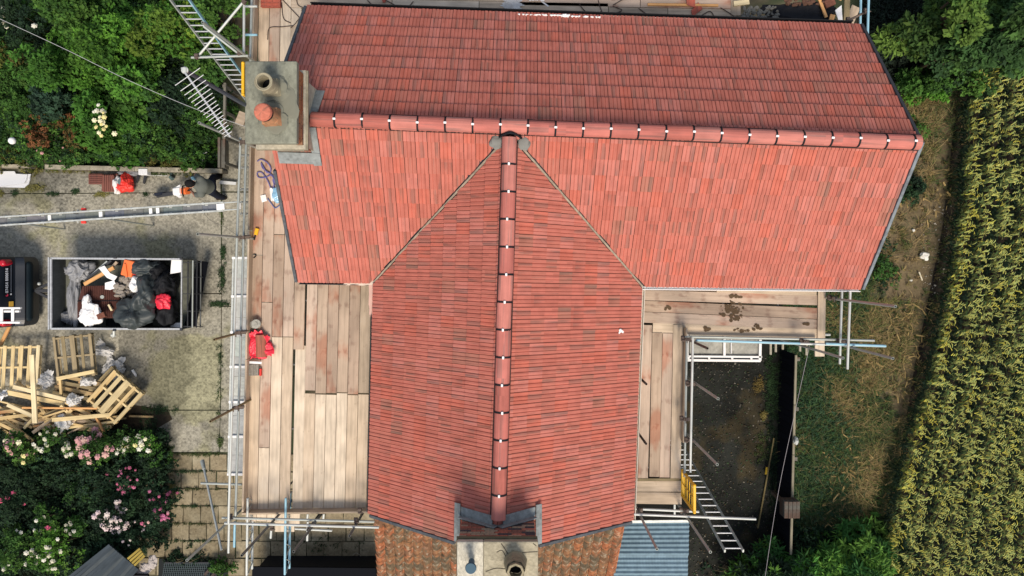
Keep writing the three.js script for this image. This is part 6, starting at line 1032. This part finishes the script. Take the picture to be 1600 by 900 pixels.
// ------------------------------------------------------------------ vegetation
const leafM = (o = {}) => new THREE.MeshPhysicalMaterial({ color: 0xffffff, roughness: 0.8, specularIntensity: 0.3, transmission: 0.28, thickness: 0, side: THREE.DoubleSide, ...o });
const LM = leafM(), GM = mat(1, 1, 1, { roughness: 0.9, side: THREE.DoubleSide });
function clump(n, len, wid, spread, seed, fold = 0.3) {              // n leaves fanned about +y, a folded diamond each
  const f = rng(seed), pos = [];
  for (let i = 0; i < n; i++) {
    const az = f() * 6.283, el = mix(0.15, 1.3, f()) * (spread ? 1 : 0.4), d = v(Math.cos(az) * Math.cos(el), Math.sin(el), Math.sin(az) * Math.cos(el)), o = v(f() - 0.5, (f() - 0.5) * 0.7, f() - 0.5).multiplyScalar(len * spread);
    const s = new V3().crossVectors(d, v(f() - 0.5, 1, f() - 0.5)).normalize(), up = new V3().crossVectors(s, d).normalize(), L = len * mix(0.7, 1.2, f()), w = wid * mix(0.7, 1.2, f());
    const A = o, T2 = o.clone().addScaledVector(d, L).addScaledVector(up, -L * 0.15), Mm = o.clone().addScaledVector(d, L * 0.5), l = Mm.clone().addScaledVector(s, w).addScaledVector(up, w * fold), r = Mm.clone().addScaledVector(s, -w).addScaledVector(up, w * fold), mid = Mm.clone();
    for (const t of [[A, r, mid], [r, T2, mid], [A, mid, l], [mid, T2, l]]) for (const p of t) pos.push(p.x, p.y, p.z);
  }
  const g = new THREE.BufferGeometry(); g.setAttribute('position', new THREE.Float32BufferAttribute(pos, 3)); g.computeVertexNormals();
  return prep(g);
}
const CL = { broad: [1, 2, 3].map(s => clump(7, 0.095, 0.032, 1.1, s)), fine: [4, 5, 6].map(s => clump(9, 0.06, 0.019, 1.2, s)), rose: [7, 8, 9].map(s => clump(8, 0.062, 0.022, 1.3, s)), spray: [10, 11, 12].map(s => clump(12, 0.15, 0.016, 0.5, s, 0.1)), big: [13, 14, 15].map(s => clump(7, 0.15, 0.042, 1.0, s)) };
const Y1 = v(0, 1, 0), tmpQ = new Q4();
function orient(p, n, s, f) { tmpQ.setFromUnitVectors(Y1, n); const q = tmpQ.clone().multiply(new Q4().setFromAxisAngle(Y1, f() * 6.28)); return new M4().compose(p, q, v(s, s, s)); }
const BLOOM = (() => { const out = []; for (let k = 0; k < 3; k++) { const f = rng(200 + k), g = []; for (let r = 0; r < 3; r++) for (let i = 0; i < 6 - r; i++) { const a = i / (6 - r) * 6.283 + r, d = (0.7 - r * 0.24), s = new THREE.SphereGeometry(0.42 - r * 0.06, 6, 4); s.scale(1, 0.45, 1); s.translate(Math.cos(a) * d, 0.12 + r * 0.22 + f() * 0.1, Math.sin(a) * d); g.push(s); } const G = merge(g); G.scale(0.86, 0.86, 0.86); out.push(G); } return out; })();
// a plant: lumps of leaf clumps over an uneven dome, dark stems inside, blooms if it has any
function plant(name, label, cat, o) {
  const f = rng(o.seed), c = P(o.at[0], o.at[1], o.h * 0.55), t = thing(name, label, cat, v(c.x, 0, c.z), o.group);
  const [rx, rz] = o.r, lumps = [], nl = o.lumps ?? Math.max(8, Math.round(rx * rz * 17)), list = [[], [], []], blooms = [];
  for (let i = 0; i < nl; i++) { const a = f() * 6.283, d = Math.sqrt(f()), x = Math.cos(a) * d * rx * 0.85, z = Math.sin(a) * d * rz * 0.85, R0 = mix(0.17, 0.36, f()) * (o.lump ?? 1) * Math.min(1, Math.max(rx, rz)); lumps.push({ x, z, y: o.h * (o.cone ? 1 - 0.85 * d : 1 - 0.5 * d * d) * mix(o.rag ? 0.5 : 0.72, 1.02, f()) - R0, R: R0, tone: mix(0.62, 1.35, f()), c: pick(o.cols, f) }); }
  const total = Math.round((o.n ?? 270) * rx * rz * 3.1);
  for (let i = 0; i < total; i++) {
    const l = lumps[Math.floor(f() * nl)], u = f() * 2 - 1, az = f() * 6.283, uy = mix(-0.35, 1, f()), h = Math.sqrt(Math.max(0, 1 - uy * uy)), d = v(Math.cos(az) * h, uy, Math.sin(az) * h), rad = l.R * mix(0.72, 1.12, f());
    const p = v(l.x + d.x * rad * 1.25, Math.max(0.06, l.y + d.y * rad * 0.9), l.z + d.z * rad * 1.25);
    const n = d.clone().multiplyScalar(0.8).add(v((f() - 0.5) * 0.9, 0.55, (f() - 0.5) * 0.9)).normalize();
    const k = l.tone * mix(0.75, 1.25, f()), cc = f() < 0.8 ? l.c : pick(o.cols, f);
    list[Math.floor(f() * 3)].push([orient(p, n, mix(0.75, 1.35, f()) * (o.leaf ?? 1), f), col(cc[0] * k, cc[1] * k, cc[2] * k)]);
  }
  CL[o.style].forEach((g, i) => inst('foliage', g, LM, list[i], t, true));
  const st = []; for (let i = 0; i < Math.min(nl, 12); i++) { const l = lumps[i], a = v(l.x * 0.15, 0, l.z * 0.15), b = v(l.x * 0.6, Math.max(0.2, l.y * 0.6), l.z * 0.6), e = v(l.x, l.y + l.R * 0.3, l.z), r = o.stem ?? 0.022; st.push(cyl(a, b, r, r * 0.7, 6), cyl(b, e, r * 0.7, r * 0.3, 6)); }
  if (o.trunk) st.push(cyl(v(0, 0, 0), v(0, o.h * 0.6, 0), o.trunk, o.trunk * 0.6, 10));
  const sm = new THREE.Mesh(merge(st), o.trunk ? mat(0.10, 0.075, 0.05) : mat(0.09, 0.08, 0.045)); sm.name = o.trunk ? 'trunk' : 'stem'; t.add(sm);
  for (const [n, cols, r0, r1, spot] of o.blooms ?? []) for (let i = 0; i < n * 0.9; i++) {
    const l = lumps[Math.floor(f() * nl)], uy = mix(0.45, 1, f()), az = f() * 6.283, h = Math.sqrt(1 - uy * uy), s = mix(r0, r1, f());
    let p = v(l.x + Math.cos(az) * h * l.R * 1.25, l.y + uy * l.R * 0.93 + mix(-0.03, 0.03, f()), l.z + Math.sin(az) * h * l.R * 1.25);
    if (spot) { const w = P(spot[0] + (f() + f() - 1) * spot[2], spot[1] + (f() + f() - 1) * spot[2], o.h); p = v(w.x - c.x, o.h * mix(0.86, 1.02, f()), w.z - c.z); }
    const m = orient(p, v((f() - 0.5) * 0.7, 1, (f() - 0.5) * 0.7).normalize(), s, f);
    shared('bloom', pick(BLOOM, f), pick(cols, f), t, m);
  }
  return t;
}
{
  const wB = [mat(0.66, 0.65, 0.56), mat(0.56, 0.54, 0.42)], pB = [mat(0.54, 0.29, 0.29), mat(0.58, 0.38, 0.33), mat(0.44, 0.23, 0.26)], paleB = [mat(0.60, 0.48, 0.49), mat(0.64, 0.56, 0.52)], hot = [mat(0.66, 0.12, 0.22)], mag = [mat(0.50, 0.16, 0.28), mat(0.45, 0.12, 0.20)], yB = [mat(0.72, 0.65, 0.30), mat(0.74, 0.70, 0.48)];
  const g1 = [[0.075, 0.20, 0.025], [0.095, 0.23, 0.028], [0.055, 0.155, 0.022]], g2 = [[0.055, 0.14, 0.025], [0.042, 0.11, 0.022], [0.075, 0.165, 0.028]], g3 = [[0.12, 0.22, 0.03], [0.14, 0.23, 0.03], [0.09, 0.18, 0.03]], gd = [[0.018, 0.046, 0.021], [0.025, 0.06, 0.024], [0.014, 0.036, 0.018]], rust = [[0.20, 0.085, 0.03], [0.16, 0.07, 0.028], [0.13, 0.10, 0.03]], yel = [[0.13, 0.15, 0.03], [0.10, 0.13, 0.03], [0.16, 0.15, 0.04]], blu = [[0.03, 0.07, 0.045], [0.04, 0.09, 0.05]];
  const A = 'shrub';
  let s = 300;
  const P1 = (label, at, r, h, style, cols, x = {}) => plant(x.name ?? 'shrub', label, x.cat ?? 'shrub', { at, r, h, style, cols, seed: s++, ...x });
  // top left garden
  P1('large mid-green shrub in the middle of the upper left garden', [175, 75], [1.35, 1.0], 2.5, 'broad', g1);
  P1('bright green shrub below the wire in the upper left garden', [92, 108], [1.0, 0.75], 2.3, 'broad', g1);
  P1('yellow-green shrub beside the blue-railed ladder', [255, 55], [1.0, 0.95], 2.4, 'broad', [...g3, g1[0]]);
  P1('dark shrub with white roses in the top left corner', [45, 40], [0.95, 0.75], 2.0, 'rose', gd, { blooms: [[9, wB, 0.055, 0.09]] });
  P1('dark green shrub at the left edge above the rust-coloured bush', [35, 135], [0.9, 0.7], 1.9, 'fine', g2);
  P1('yellow-tinged shrub on the left edge below the white roses', [8, 92], [0.7, 0.6], 2.0, 'rose', yel);
  P1('dark leafy shrub under the television aerial', [275, 150], [0.95, 0.85], 1.7, 'broad', gd);
  P1('shrub with cream flower clusters in the lower part of the upper left garden', [160, 188], [0.7, 0.6], 2.0, 'big', g1, { blooms: [[16, yB, 0.04, 0.075, [160, 190, 22]], [6, wB, 0.04, 0.07, [148, 170, 14]]] });
  P1('rust-coloured shrub in the upper left garden', [82, 208], [0.85, 0.42], 1.7, 'fine', rust);
  P1('bluish dark shrub between the rust bush and the bright green one', [85, 165], [0.75, 0.45], 1.6, 'broad', blu);
  P1('bright leafy shrub along the pale bed coping', [170, 230], [0.85, 0.30], 1.1, 'big', g1);
  P1('mixed dark shrub in the right corner of the raised bed', [285, 225], [0.85, 0.55], 1.3, 'fine', g2);
  P1('small shrub with yellowish leaves at the right end of the raised bed', [270, 248], [0.75, 0.22], 0.8, 'rose', yel, { n: 260 });
  P1('small green shrub at the left end of the raised bed', [88, 244], [0.5, 0.3], 1.0, 'rose', g2, { blooms: [[6, pB, 0.03, 0.05]] });
  P1('low yellow-green plants in the second bed at the left edge', [14, 245], [0.75, 0.28], 0.6, 'rose', yel, { n: 320 });
  P1('dark shrub at the top edge left of the scaffold', [335, 20], [0.8, 0.75], 1.9, 'broad', g2);
  P1('shaded shrub beneath the long ladder', [325, 100], [0.65, 0.7], 1.5, 'broad', g2);
  P1('mid-green shrub at the top edge of the garden', [130, 18], [1.0, 0.7], 2.4, 'broad', g2);
  P1('deep green shrub in the centre of the upper left garden', [215, 135], [0.8, 0.6], 2.1, 'broad', [...g1, ...g2]);
  P1('small shrub beside the aerial mast foot', [330, 190], [0.5, 0.7], 1.1, 'fine', g2);
  // rose garden, bottom left
  const Rn = { name: 'rose_bush', cat: 'rose bush', n: 190 };
  P1('rose bush with pink and cream blooms at the left below the timber heap', [38, 695], [0.62, 0.45], 1.4, 'rose', g2, { ...Rn, blooms: [[26, [...pB, ...yB], 0.05, 0.085]] });
  P1('rose bush thick with small white blooms below the timber heap', [92, 692], [0.55, 0.35], 1.4, 'rose', g2, { ...Rn, blooms: [[26, wB, 0.045, 0.075]] });
  P1('rose bush with large pink blooms in the middle below the timber heap', [150, 702], [0.55, 0.45], 1.5, 'rose', g2, { ...Rn, blooms: [[26, pB, 0.06, 0.11]] });
  P1('rose bush with cream-white clusters nearest the concrete', [212, 696], [0.62, 0.42], 1.4, 'rose', [...g2, g1[0]], { ...Rn, blooms: [[24, wB, 0.05, 0.085], [9, yB, 0.05, 0.07]] });
  P1('dark bush without flowers left of the garden centre', [45, 745], [0.8, 0.6], 1.1, 'rose', gd, { ...Rn });
  P1('dark green bush in the centre of the rose garden', [125, 755], [0.75, 0.6], 1.3, 'rose', [...gd, g2[1]], { ...Rn });
  P1('dark bush at the right edge of the rose garden beside the slabs', [238, 735], [0.45, 0.7], 0.9, 'fine', [...gd, g2[1]], { ...Rn });
  P1('bush with small magenta flowers near the slabs', [195, 750], [0.55, 0.35], 1.2, 'rose', gd, { ...Rn, blooms: [[30, mag, 0.03, 0.06]] });
  P1('rose bush with pale pink globes above the grey slatted roof', [175, 805], [0.65, 0.5], 1.5, 'rose', gd, { ...Rn, blooms: [[38, paleB, 0.055, 0.09]] });
  P1('bush with mauve-pink flowers overhanging the slabs', [248, 800], [0.5, 0.65], 1.2, 'rose', gd, { ...Rn, blooms: [[40, mag, 0.035, 0.065], [10, pB, 0.03, 0.05]] });
  P1('light green bush dotted with white roses at the bottom left', [95, 860], [0.95, 0.6], 1.5, 'rose', [...g1, g3[2]], { ...Rn, blooms: [[24, wB, 0.045, 0.075]] });
  P1('green bush with small white flowers above the bottom left corner', [85, 815], [0.6, 0.45], 1.3, 'rose', [...g2, g1[2]], { ...Rn, blooms: [[14, wB, 0.045, 0.07], [1, hot, 0.1, 0.11]] });
  P1('sparse bush with deep pink roses at the left edge', [20, 790], [0.6, 0.6], 1.1, 'rose', gd, { ...Rn, blooms: [[6, hot, 0.05, 0.085]] });
  P1('dark bush in the bottom left corner with a few white flowers', [25, 860], [0.7, 0.6], 1.2, 'rose', g2, { ...Rn, blooms: [[7, wB, 0.045, 0.07]] });
  P1('shaded low bush right of the pale-pink rose', [205, 835], [0.5, 0.35], 0.9, 'rose', gd, { ...Rn, blooms: [[14, paleB, 0.025, 0.05]] });
  P1('small dark weed bush below the slabs at the bottom', [350, 893], [0.45, 0.25], 0.5, 'fine', g2, { n: 300 });
  P1('dark weed patch growing over the black sheet', [292, 875], [0.6, 0.12], 0.2, 'fine', gd, { n: 420 });
  // right: trees and bushes
  const tg = [[0.035, 0.085, 0.025], [0.045, 0.105, 0.028], [0.028, 0.068, 0.024]], tg2 = [[0.085, 0.17, 0.032], [0.06, 0.13, 0.03], [0.11, 0.19, 0.035]];
  const Tn = { name: 'tree', cat: 'tree', trunk: 0.14, stem: 0.05, lump: 0.95, rag: 1 };
  P1('tree with lighter leaves at the top edge beyond the right verge', [1488, 22], [1.05, 0.8], 4.4, 'big', tg2, { ...Tn });
  P1('broad dark green tree in the top right corner', [1560, 45], [1.3, 1.1], 4.2, 'big', [...tg, tg2[1]], { ...Tn });
  P1('green tree right of the dark gap beside the roof', [1500, 80], [0.8, 0.5], 3.4, 'big', [...tg, tg2[1]], { ...Tn, trunk: 0.09 });
  P1('low bushy growth coloured shade-dark in the gap beside the upper right verge', [1392, 70], [0.6, 0.9], 0.6, 'broad', [[0.010, 0.02, 0.014], [0.014, 0.026, 0.016]], { n: 200 });  // leaves near-black: the deep shade of the gap is in their colour
  P1('green hedge bush between the trees and the field', [1505, 118], [1.0, 0.35], 1.9, 'broad', [...tg, ...g2]);
  P1('yellow-green shrub at the right edge above the field', [1585, 85], [0.6, 0.3], 2.4, 'broad', tg2);
  P1('leafy weeds beside the right verge below the trees', [1418, 140], [0.5, 0.5], 0.9, 'broad', g2);
  P1('light green weeds under the hedge bush', [1455, 140], [0.6, 0.3], 0.9, 'broad', g1);
  P1('dark weeds in the narrow shade under the right verge', [1432, 210], [0.35, 0.5], 0.5, 'fine', g2);
  P1('dark ivy patch by the right verge halfway down', [1412, 290], [0.55, 0.6], 0.5, 'fine', gd, { n: 330 });
  P1('dark weeds along the lower right verge', [1380, 410], [0.35, 0.75], 0.45, 'fine', [...gd, g2[1]], { n: 330 });
  const co = [[0.055, 0.18, 0.035], [0.07, 0.21, 0.035], [0.045, 0.15, 0.035], [0.12, 0.26, 0.04]];
  const Cn = { name: 'conifer', cat: 'conifer', trunk: 0.12, lump: 1.15, n: 260 };
  P1('bright green conifer at the bottom right beside the field', [1345, 895], [1.35, 0.95], 2.6, 'spray', co, { ...Cn, cone: true, leaf: 1.2 });
  P1('darker conifer at the bottom edge left of the bright one', [1225, 915], [1.0, 0.7], 2.2, 'spray', [...co, ...gd], { ...Cn, leaf: 1.2 });
  P1('shaded scrub beneath the conifers by the fence', [1262, 850], [0.65, 0.7], 0.8, 'fine', gd);
  P1('shaded weeds at the bottom of the courtyard', [1150, 890], [0.7, 0.35], 0.4, 'fine', gd, { n: 120 });

  // maize field: nobody could count it
  const maize = seed => {
    const f = rng(seed), pos = [], cl = [], H = mix(0.92, 1.08, f());
    const leaf = (y, az, L, w, rise, c) => {
      const d = v(Math.cos(az), 0, Math.sin(az)), sd = v(-d.z, 0, d.x), n = 4; let pa = null;
      for (let i = 0; i <= n; i++) { const t = i / n, c0 = v(0, y + rise * Math.sin(t * 2.3) * L, 0).addScaledVector(d, t * L * 0.9), hw = w * (i === n ? 0.02 : 1 - 0.55 * t * t), l = c0.clone().addScaledVector(sd, hw).add(v(0, hw * 0.3, 0)), r = c0.clone().addScaledVector(sd, -hw).add(v(0, hw * 0.3, 0)); if (pa) for (const p of [pa[0], r, l, pa[0], pa[1], r]) { pos.push(p.x, p.y, p.z); cl.push(...c); } pa = [l, r]; }
    };
    for (let i = 0; i < 13; i++) { const t = i / 12, g = f(); leaf(mix(0.25, H, t), t > 0.45 ? (i % 4 ? -0.75 : 2.3) + (f() - 0.5) * 1.5 : i * 2.4 + f(), mix(0.19, 0.085, t) * mix(0.7, 1.2, f()), mix(0.015, 0.0095, t), mix(0.15, 0.4, t), t > 0.7 ? [0.22 + 0.18 * g, 0.27 + 0.1 * g, 0.085] : t > 0.4 ? [0.045 + 0.06 * g, 0.095, 0.028] : [0.010, 0.024, 0.012]); }  // lowest leaves near-black, shade under the crop painted into them
    const g = new THREE.BufferGeometry(); g.setAttribute('position', new THREE.Float32BufferAttribute(pos, 3)); g.setAttribute('color', new THREE.Float32BufferAttribute(cl, 3)); g.computeVertexNormals();
    return prep(g);
  };
  const mz = [maize(1), maize(2), maize(3)], ml = [[], [], []], f = rng(900);
  const LX = [[-6, 11.75], [-3.2, 11.58], [-1.8, 11.50], [0.7, 11.15], [3.1, 10.63], [4.3, 10.22], [6.2, 9.76], [7.4, 9.53], [10, 9.0]], left = z => { for (let i = 1; i < LX.length; i++) if (z <= LX[i][0]) return mix(LX[i - 1][1], LX[i][1], clamp((z - LX[i - 1][0]) / (LX[i][0] - LX[i - 1][0]))); return 9; };
  for (let r = 0; r < 27; r++) for (let z = -6.4; z < 9.5; z += 0.034) {
    const x = left(z) - 0.05 + r * 0.46 + (f() - 0.5) * 0.07;
    const lim = -4.55 - (x - 11.4) * 0.50; if (z < lim) continue;
    if (f() < 0.08) continue;
    if (x > 18) continue;
    const k = mix(0.75, 1.25, f()) * (1 + 0.25 * n3(x * 0.8, 3, z * 0.8)), yl = f() < (r === 0 ? 0.4 : 0.12) ? 1.12 : 1;
    ml[Math.floor(f() * 3)].push([new M4().compose(v(x, -0.01, z + (f() - 0.5) * 0.1), new Q4().setFromEuler(new THREE.Euler((f() - 0.5) * 0.35, (f() - 0.5) * 1.6, (f() - 0.5) * 0.35)), v(1, 1, 1).multiplyScalar(mix(0.8, 1.12, f()))), col(k * yl * 1.2, k * 1.22, k * (yl > 1 ? 0.8 : 1.3))]);
  }
  const field = thing('maize_crop', 'field of yellow-green maize down the right side', 'maize', v(0, 0, 0)); field.userData.kind = 'stuff';
  const mm = new THREE.MeshPhysicalMaterial({ vertexColors: true, roughness: 0.8, specularIntensity: 0.3, transmission: 0.22, thickness: 0, side: THREE.DoubleSide });
  mz.forEach((g, i) => inst('maize', g, mm, ml[i], field, true));

  // rough grass on the bank
  const tuft = (seed, n, L, w, lean) => {
    const q = rng(seed), pos = [];
    for (let i = 0; i < n; i++) { const az = q() * 6.283, d = v(Math.cos(az), 0, Math.sin(az)), sd = v(-d.z, 0, d.x), l = L * mix(0.6, 1.2, q()), b = v((q() - 0.5) * 0.08, 0, (q() - 0.5) * 0.08), le = lean * mix(0.4, 1.2, q()), m = b.clone().addScaledVector(d, l * le * 0.4).add(v(0, l * 0.55, 0)), e = b.clone().addScaledVector(d, l * le).add(v(0, l * mix(0.5, 0.85, q()), 0)); const a1 = b.clone().addScaledVector(sd, w), a2 = b.clone().addScaledVector(sd, -w), m1 = m.clone().addScaledVector(sd, w * 0.8), m2 = m.clone().addScaledVector(sd, -w * 0.8); for (const p of [a1, a2, m1, a2, m2, m1, m1, m2, e]) pos.push(p.x, p.y, p.z); }
    const g = new THREE.BufferGeometry(); g.setAttribute('position', new THREE.Float32BufferAttribute(pos, 3)); g.computeVertexNormals(); return prep(g);
  };
  const tg3 = [tuft(1, 9, 0.20, 0.006, 0.8), tuft(2, 9, 0.28, 0.005, 1.1), tuft(3, 7, 0.14, 0.010, 0.7)], tl = [[], [], []], cover = [], straw = [];
  const q = rng(77), edge = z => left(z) - 0.12, inner = z => z > 2.3 ? 7.08 : z > 0.5 ? 7.1 : 7.0;
  for (let i = 0; i < 26000; i++) {
    const z = mix(-5.2, 8.6, q()), x = mix(inner(z), edge(z) + 0.5, Math.pow(q(), 0.9)), t = (x - inner(z)) / (edge(z) - inner(z)), w = n3(x * 0.9, 1, z * 0.9), w2 = n3(x * 2.3, 5, z * 2.3);
    const dry = sst(0.34, 0.70, t * 0.75 + w * 0.75 + w2 * 0.35 + 0.07 + (z < 3.5 && x > edge(z) - 1.7 ? 0.45 : 0)) * (t > 0.9 ? 0.4 : 1) , bare = z < 1.1 && z > -1.6 && x > 8.9 + w2 * 0.6 ? 0.8 : 0.15;
    if (q() < bare * dry || (x > edge(z) - 0.38 && q() < 0.8)) continue;
    if (z < 4 && z > -3.2 && x > edge(z) - mix(0.6, 1.7, clamp(0.5 + w)) && x < edge(z) - 0.1 && q() < 0.6) continue;
    const k = mix(0.65, 1.3, q());
    const c = q() < dry * 0.85 ? pick([[0.25, 0.19, 0.09], [0.20, 0.145, 0.075], [0.30, 0.22, 0.10], [0.16, 0.135, 0.05], [0.13, 0.14, 0.045]], q) : pick([[0.045, 0.085, 0.028], [0.075, 0.115, 0.034], [0.030, 0.058, 0.026], [0.10, 0.095, 0.045]], q);
    tl[Math.floor(q() * 3)].push([new M4().compose(v(x, -0.02, z), new Q4().setFromAxisAngle(Y1, q() * 6.28), v(1, 1, 1).multiplyScalar(mix(0.6, 1.25, q()))), col(c[0] * k, c[1] * k, c[2] * k)]);
  }
  for (let i = 0; i < 9000; i++) { const z = mix(-1, 8.2, q()), x = inner(z) + Math.abs(q() + q() - 1) * 2.1, w = n3(x * 0.9, 1, z * 0.9); if (w > 0.25 && q() < 0.7) continue; const k = mix(0.6, 1.5, q()), c = pick([[0.025, 0.065, 0.03], [0.035, 0.085, 0.032], [0.05, 0.10, 0.05]], q); cover.push([orient(v(x, mix(0.02, 0.16, q()), z), v(q() - 0.5, 1.2, q() - 0.5).normalize(), mix(0.6, 1.1, q()), q), col(c[0] * k, c[1] * k, c[2] * k)]); }
  for (let i = 0; i < 1500; i++) { const z = mix(-3, 8, q()), x = mix(inner(z) + 0.9, edge(z), q()), w = n3(x * 0.9, 4, z * 0.9); if (w < 0.02) continue; const k = mix(0.8, 1.4, q()); straw.push([orient(v(x, mix(0.05, 0.16, q()), z), v(q() - 0.5, 0.12, q() - 0.5).normalize(), mix(0.7, 1.7, q()), q), col(0.36 * k, 0.26 * k, 0.11 * k)]); }
  const bank = thing('bank_grass', 'rough green and straw-coloured grass on the bank between fence and field', 'grass', v(0, 0, 0)); bank.userData.kind = 'stuff';
  tg3.forEach((g, i) => inst('grass', g, GM, tl[i], bank, true)); inst('ground_cover', CL.fine[0], LM, cover, bank, true); inst('straw', tuft(9, 3, 0.16, 0.004, 0.3), GM, straw, bank, true);
  // low undergrowth that closes the ground between the shrubs
  const und = [[], [], []]; const uz = (x0, y0, x1, y1, n, cs, hh) => { for (let i = 0; i < n; i++) { const p = P(mix(x0, x1, q()), mix(y0, y1, q()), 0), w = n3(p.x * 1.1, 8, p.z * 1.1), k = mix(0.55, 1.45, q()) * (1 + w * 0.7), c = pick(cs, q); p.y = mix(0.03, hh, q()) * (1 + w); und[Math.floor(q() * 3)].push([orient(p, v((q() - 0.5) * 1.2, 1, (q() - 0.5) * 1.2).normalize(), mix(0.8, 1.5, q()), q), col(c[0] * k, c[1] * k, c[2] * k)]); } };
  uz(-40, -30, 345, 258, 11000, [...g2, gd[1]], 0.9); uz(-40, 668, 268, 850, 5200, gd, 0.5); uz(-40, 840, 215, 920, 2200, gd, 0.4); uz(1345, -30, 1450, 125, 2600, [[0.010, 0.02, 0.014], [0.014, 0.026, 0.016]], 0.2); uz(1450, -30, 1640, 120, 2400, gd, 0.4); uz(1230, 820, 1420, 930, 2600, [...gd, g2[0]], 0.35);  // near-black leaves beside the trees carry the shade of that gap as colour
  const ug = thing('undergrowth', 'dark low undergrowth between the garden shrubs and under the trees', 'undergrowth', v(0, 0, 0)); ug.userData.kind = 'stuff';
  CL.rose.forEach((g, i) => inst('undergrowth_leaves', g, LM, und[i], ug, true));
  // weeds in the joints of the yard and round its edges
  const wl = []; const wd = (x, y, n, sp, c) => { for (let i = 0; i < n; i++) { const p = P(x + (q() + q() - 1) * sp[0], y + (q() + q() - 1) * sp[1], 0), k = mix(0.6, 1.4, q()); wl.push([new M4().compose(p, new Q4().setFromAxisAngle(Y1, q() * 6.28), v(1, 1, 1).multiplyScalar(mix(0.35, 0.8, q()))), col(c[0] * k, c[1] * k, c[2] * k)]); } };
  const dkg = [0.03, 0.06, 0.025], ylw = [0.20, 0.19, 0.06], mid2 = [0.06, 0.09, 0.03];
  wd(350, 395, 60, [4, 14], dkg); wd(348, 435, 90, [6, 26], dkg); wd(345, 475, 90, [22, 6], dkg); wd(347, 330, 25, [3, 30], mid2); wd(342, 600, 40, [7, 70], mid2); wd(345, 560, 30, [5, 30], dkg);
  wd(25, 301, 30, [6, 6], dkg); wd(55, 294, 60, [20, 7], ylw); wd(85, 303, 30, [12, 3], dkg); wd(118, 300, 40, [7, 5], dkg); wd(160, 304, 40, [14, 4], ylw); wd(228, 304, 20, [5, 3], dkg); wd(3, 303, 20, [5, 6], ylw); wd(100, 268, 70, [60, 3], ylw); wd(270, 272, 60, [50, 3], mid2); wd(55, 266, 50, [14, 5], ylw);
  wd(250, 640, 90, [35, 8], dkg); wd(235, 660, 120, [18, 30], dkg); wd(265, 725, 60, [8, 30], mid2); wd(272, 765, 40, [10, 14], ylw); wd(262, 700, 50, [14, 4], mid2); wd(345, 690, 40, [5, 12], mid2); wd(320, 710, 40, [40, 3], mid2);
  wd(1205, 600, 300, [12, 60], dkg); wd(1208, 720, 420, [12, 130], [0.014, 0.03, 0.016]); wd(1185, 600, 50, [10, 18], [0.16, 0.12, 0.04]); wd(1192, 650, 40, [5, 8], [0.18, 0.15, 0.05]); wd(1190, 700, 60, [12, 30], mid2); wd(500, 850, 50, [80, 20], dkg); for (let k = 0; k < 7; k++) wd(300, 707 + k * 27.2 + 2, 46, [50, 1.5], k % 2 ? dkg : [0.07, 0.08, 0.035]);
  const weeds = inst('weeds', tg3[2], GM, wl, scene, true); weeds.userData.label = 'small weeds growing in the joints of the yard and slabs'; weeds.userData.category = 'weeds';
  // grit, chips and dead leaves strewn over the courtyard and the yard
  const grit = []; const chip = new THREE.IcosahedronGeometry(1, 0); const gz = (x0, y0, x1, y1, n, r0, r1, cs) => { for (let i = 0; i < n; i++) { const p = P(mix(x0, x1, q()), mix(y0, y1, q()), 0.004), s = mix(r0, r1, Math.pow(q(), 3)), k = mix(0.6, 1.4, q()), c = pick(cs, q); grit.push([new M4().compose(p, new Q4().setFromEuler(new THREE.Euler(q() * 3, q() * 6, q() * 3)), v(s, s * 0.5, s * mix(0.6, 1.4, q()))), col(c[0] * k, c[1] * k, c[2] * k)]); } };
  gz(1078, 560, 1205, 900, 3600, 0.008, 0.030, [[0.07, 0.065, 0.055], [0.13, 0.12, 0.10], [0.06, 0.045, 0.025], [0.03, 0.03, 0.03], [0.03, 0.05, 0.025], [0.03, 0.05, 0.025]]);
  gz(0, 270, 345, 700, 1500, 0.006, 0.020, [[0.35, 0.32, 0.25], [0.10, 0.09, 0.07], [0.20, 0.17, 0.10]]); gz(255, 710, 580, 880, 700, 0.006, 0.022, [[0.30, 0.27, 0.2], [0.07, 0.06, 0.045]]);
  gz(1440, 320, 1490, 470, 260, 0.008, 0.03, [[0.22, 0.18, 0.12], [0.35, 0.32, 0.27]]);
  const gm = inst('grit', prep(chip), GM, grit, scene, true); gm.userData.label = 'grit and chips strewn over the courtyard, yard and slabs'; gm.userData.category = 'grit';
  // splintered dark soil by the timber heap
  struct('soil_patch', prism(quad([[205, 632], [262, 640], [270, 655], [236, 675], [258, 705], [160, 706], [-160, 706], [-160, 660]], 0), 0.018, 0), M.soil);
}
renderer.render(scene, camera);
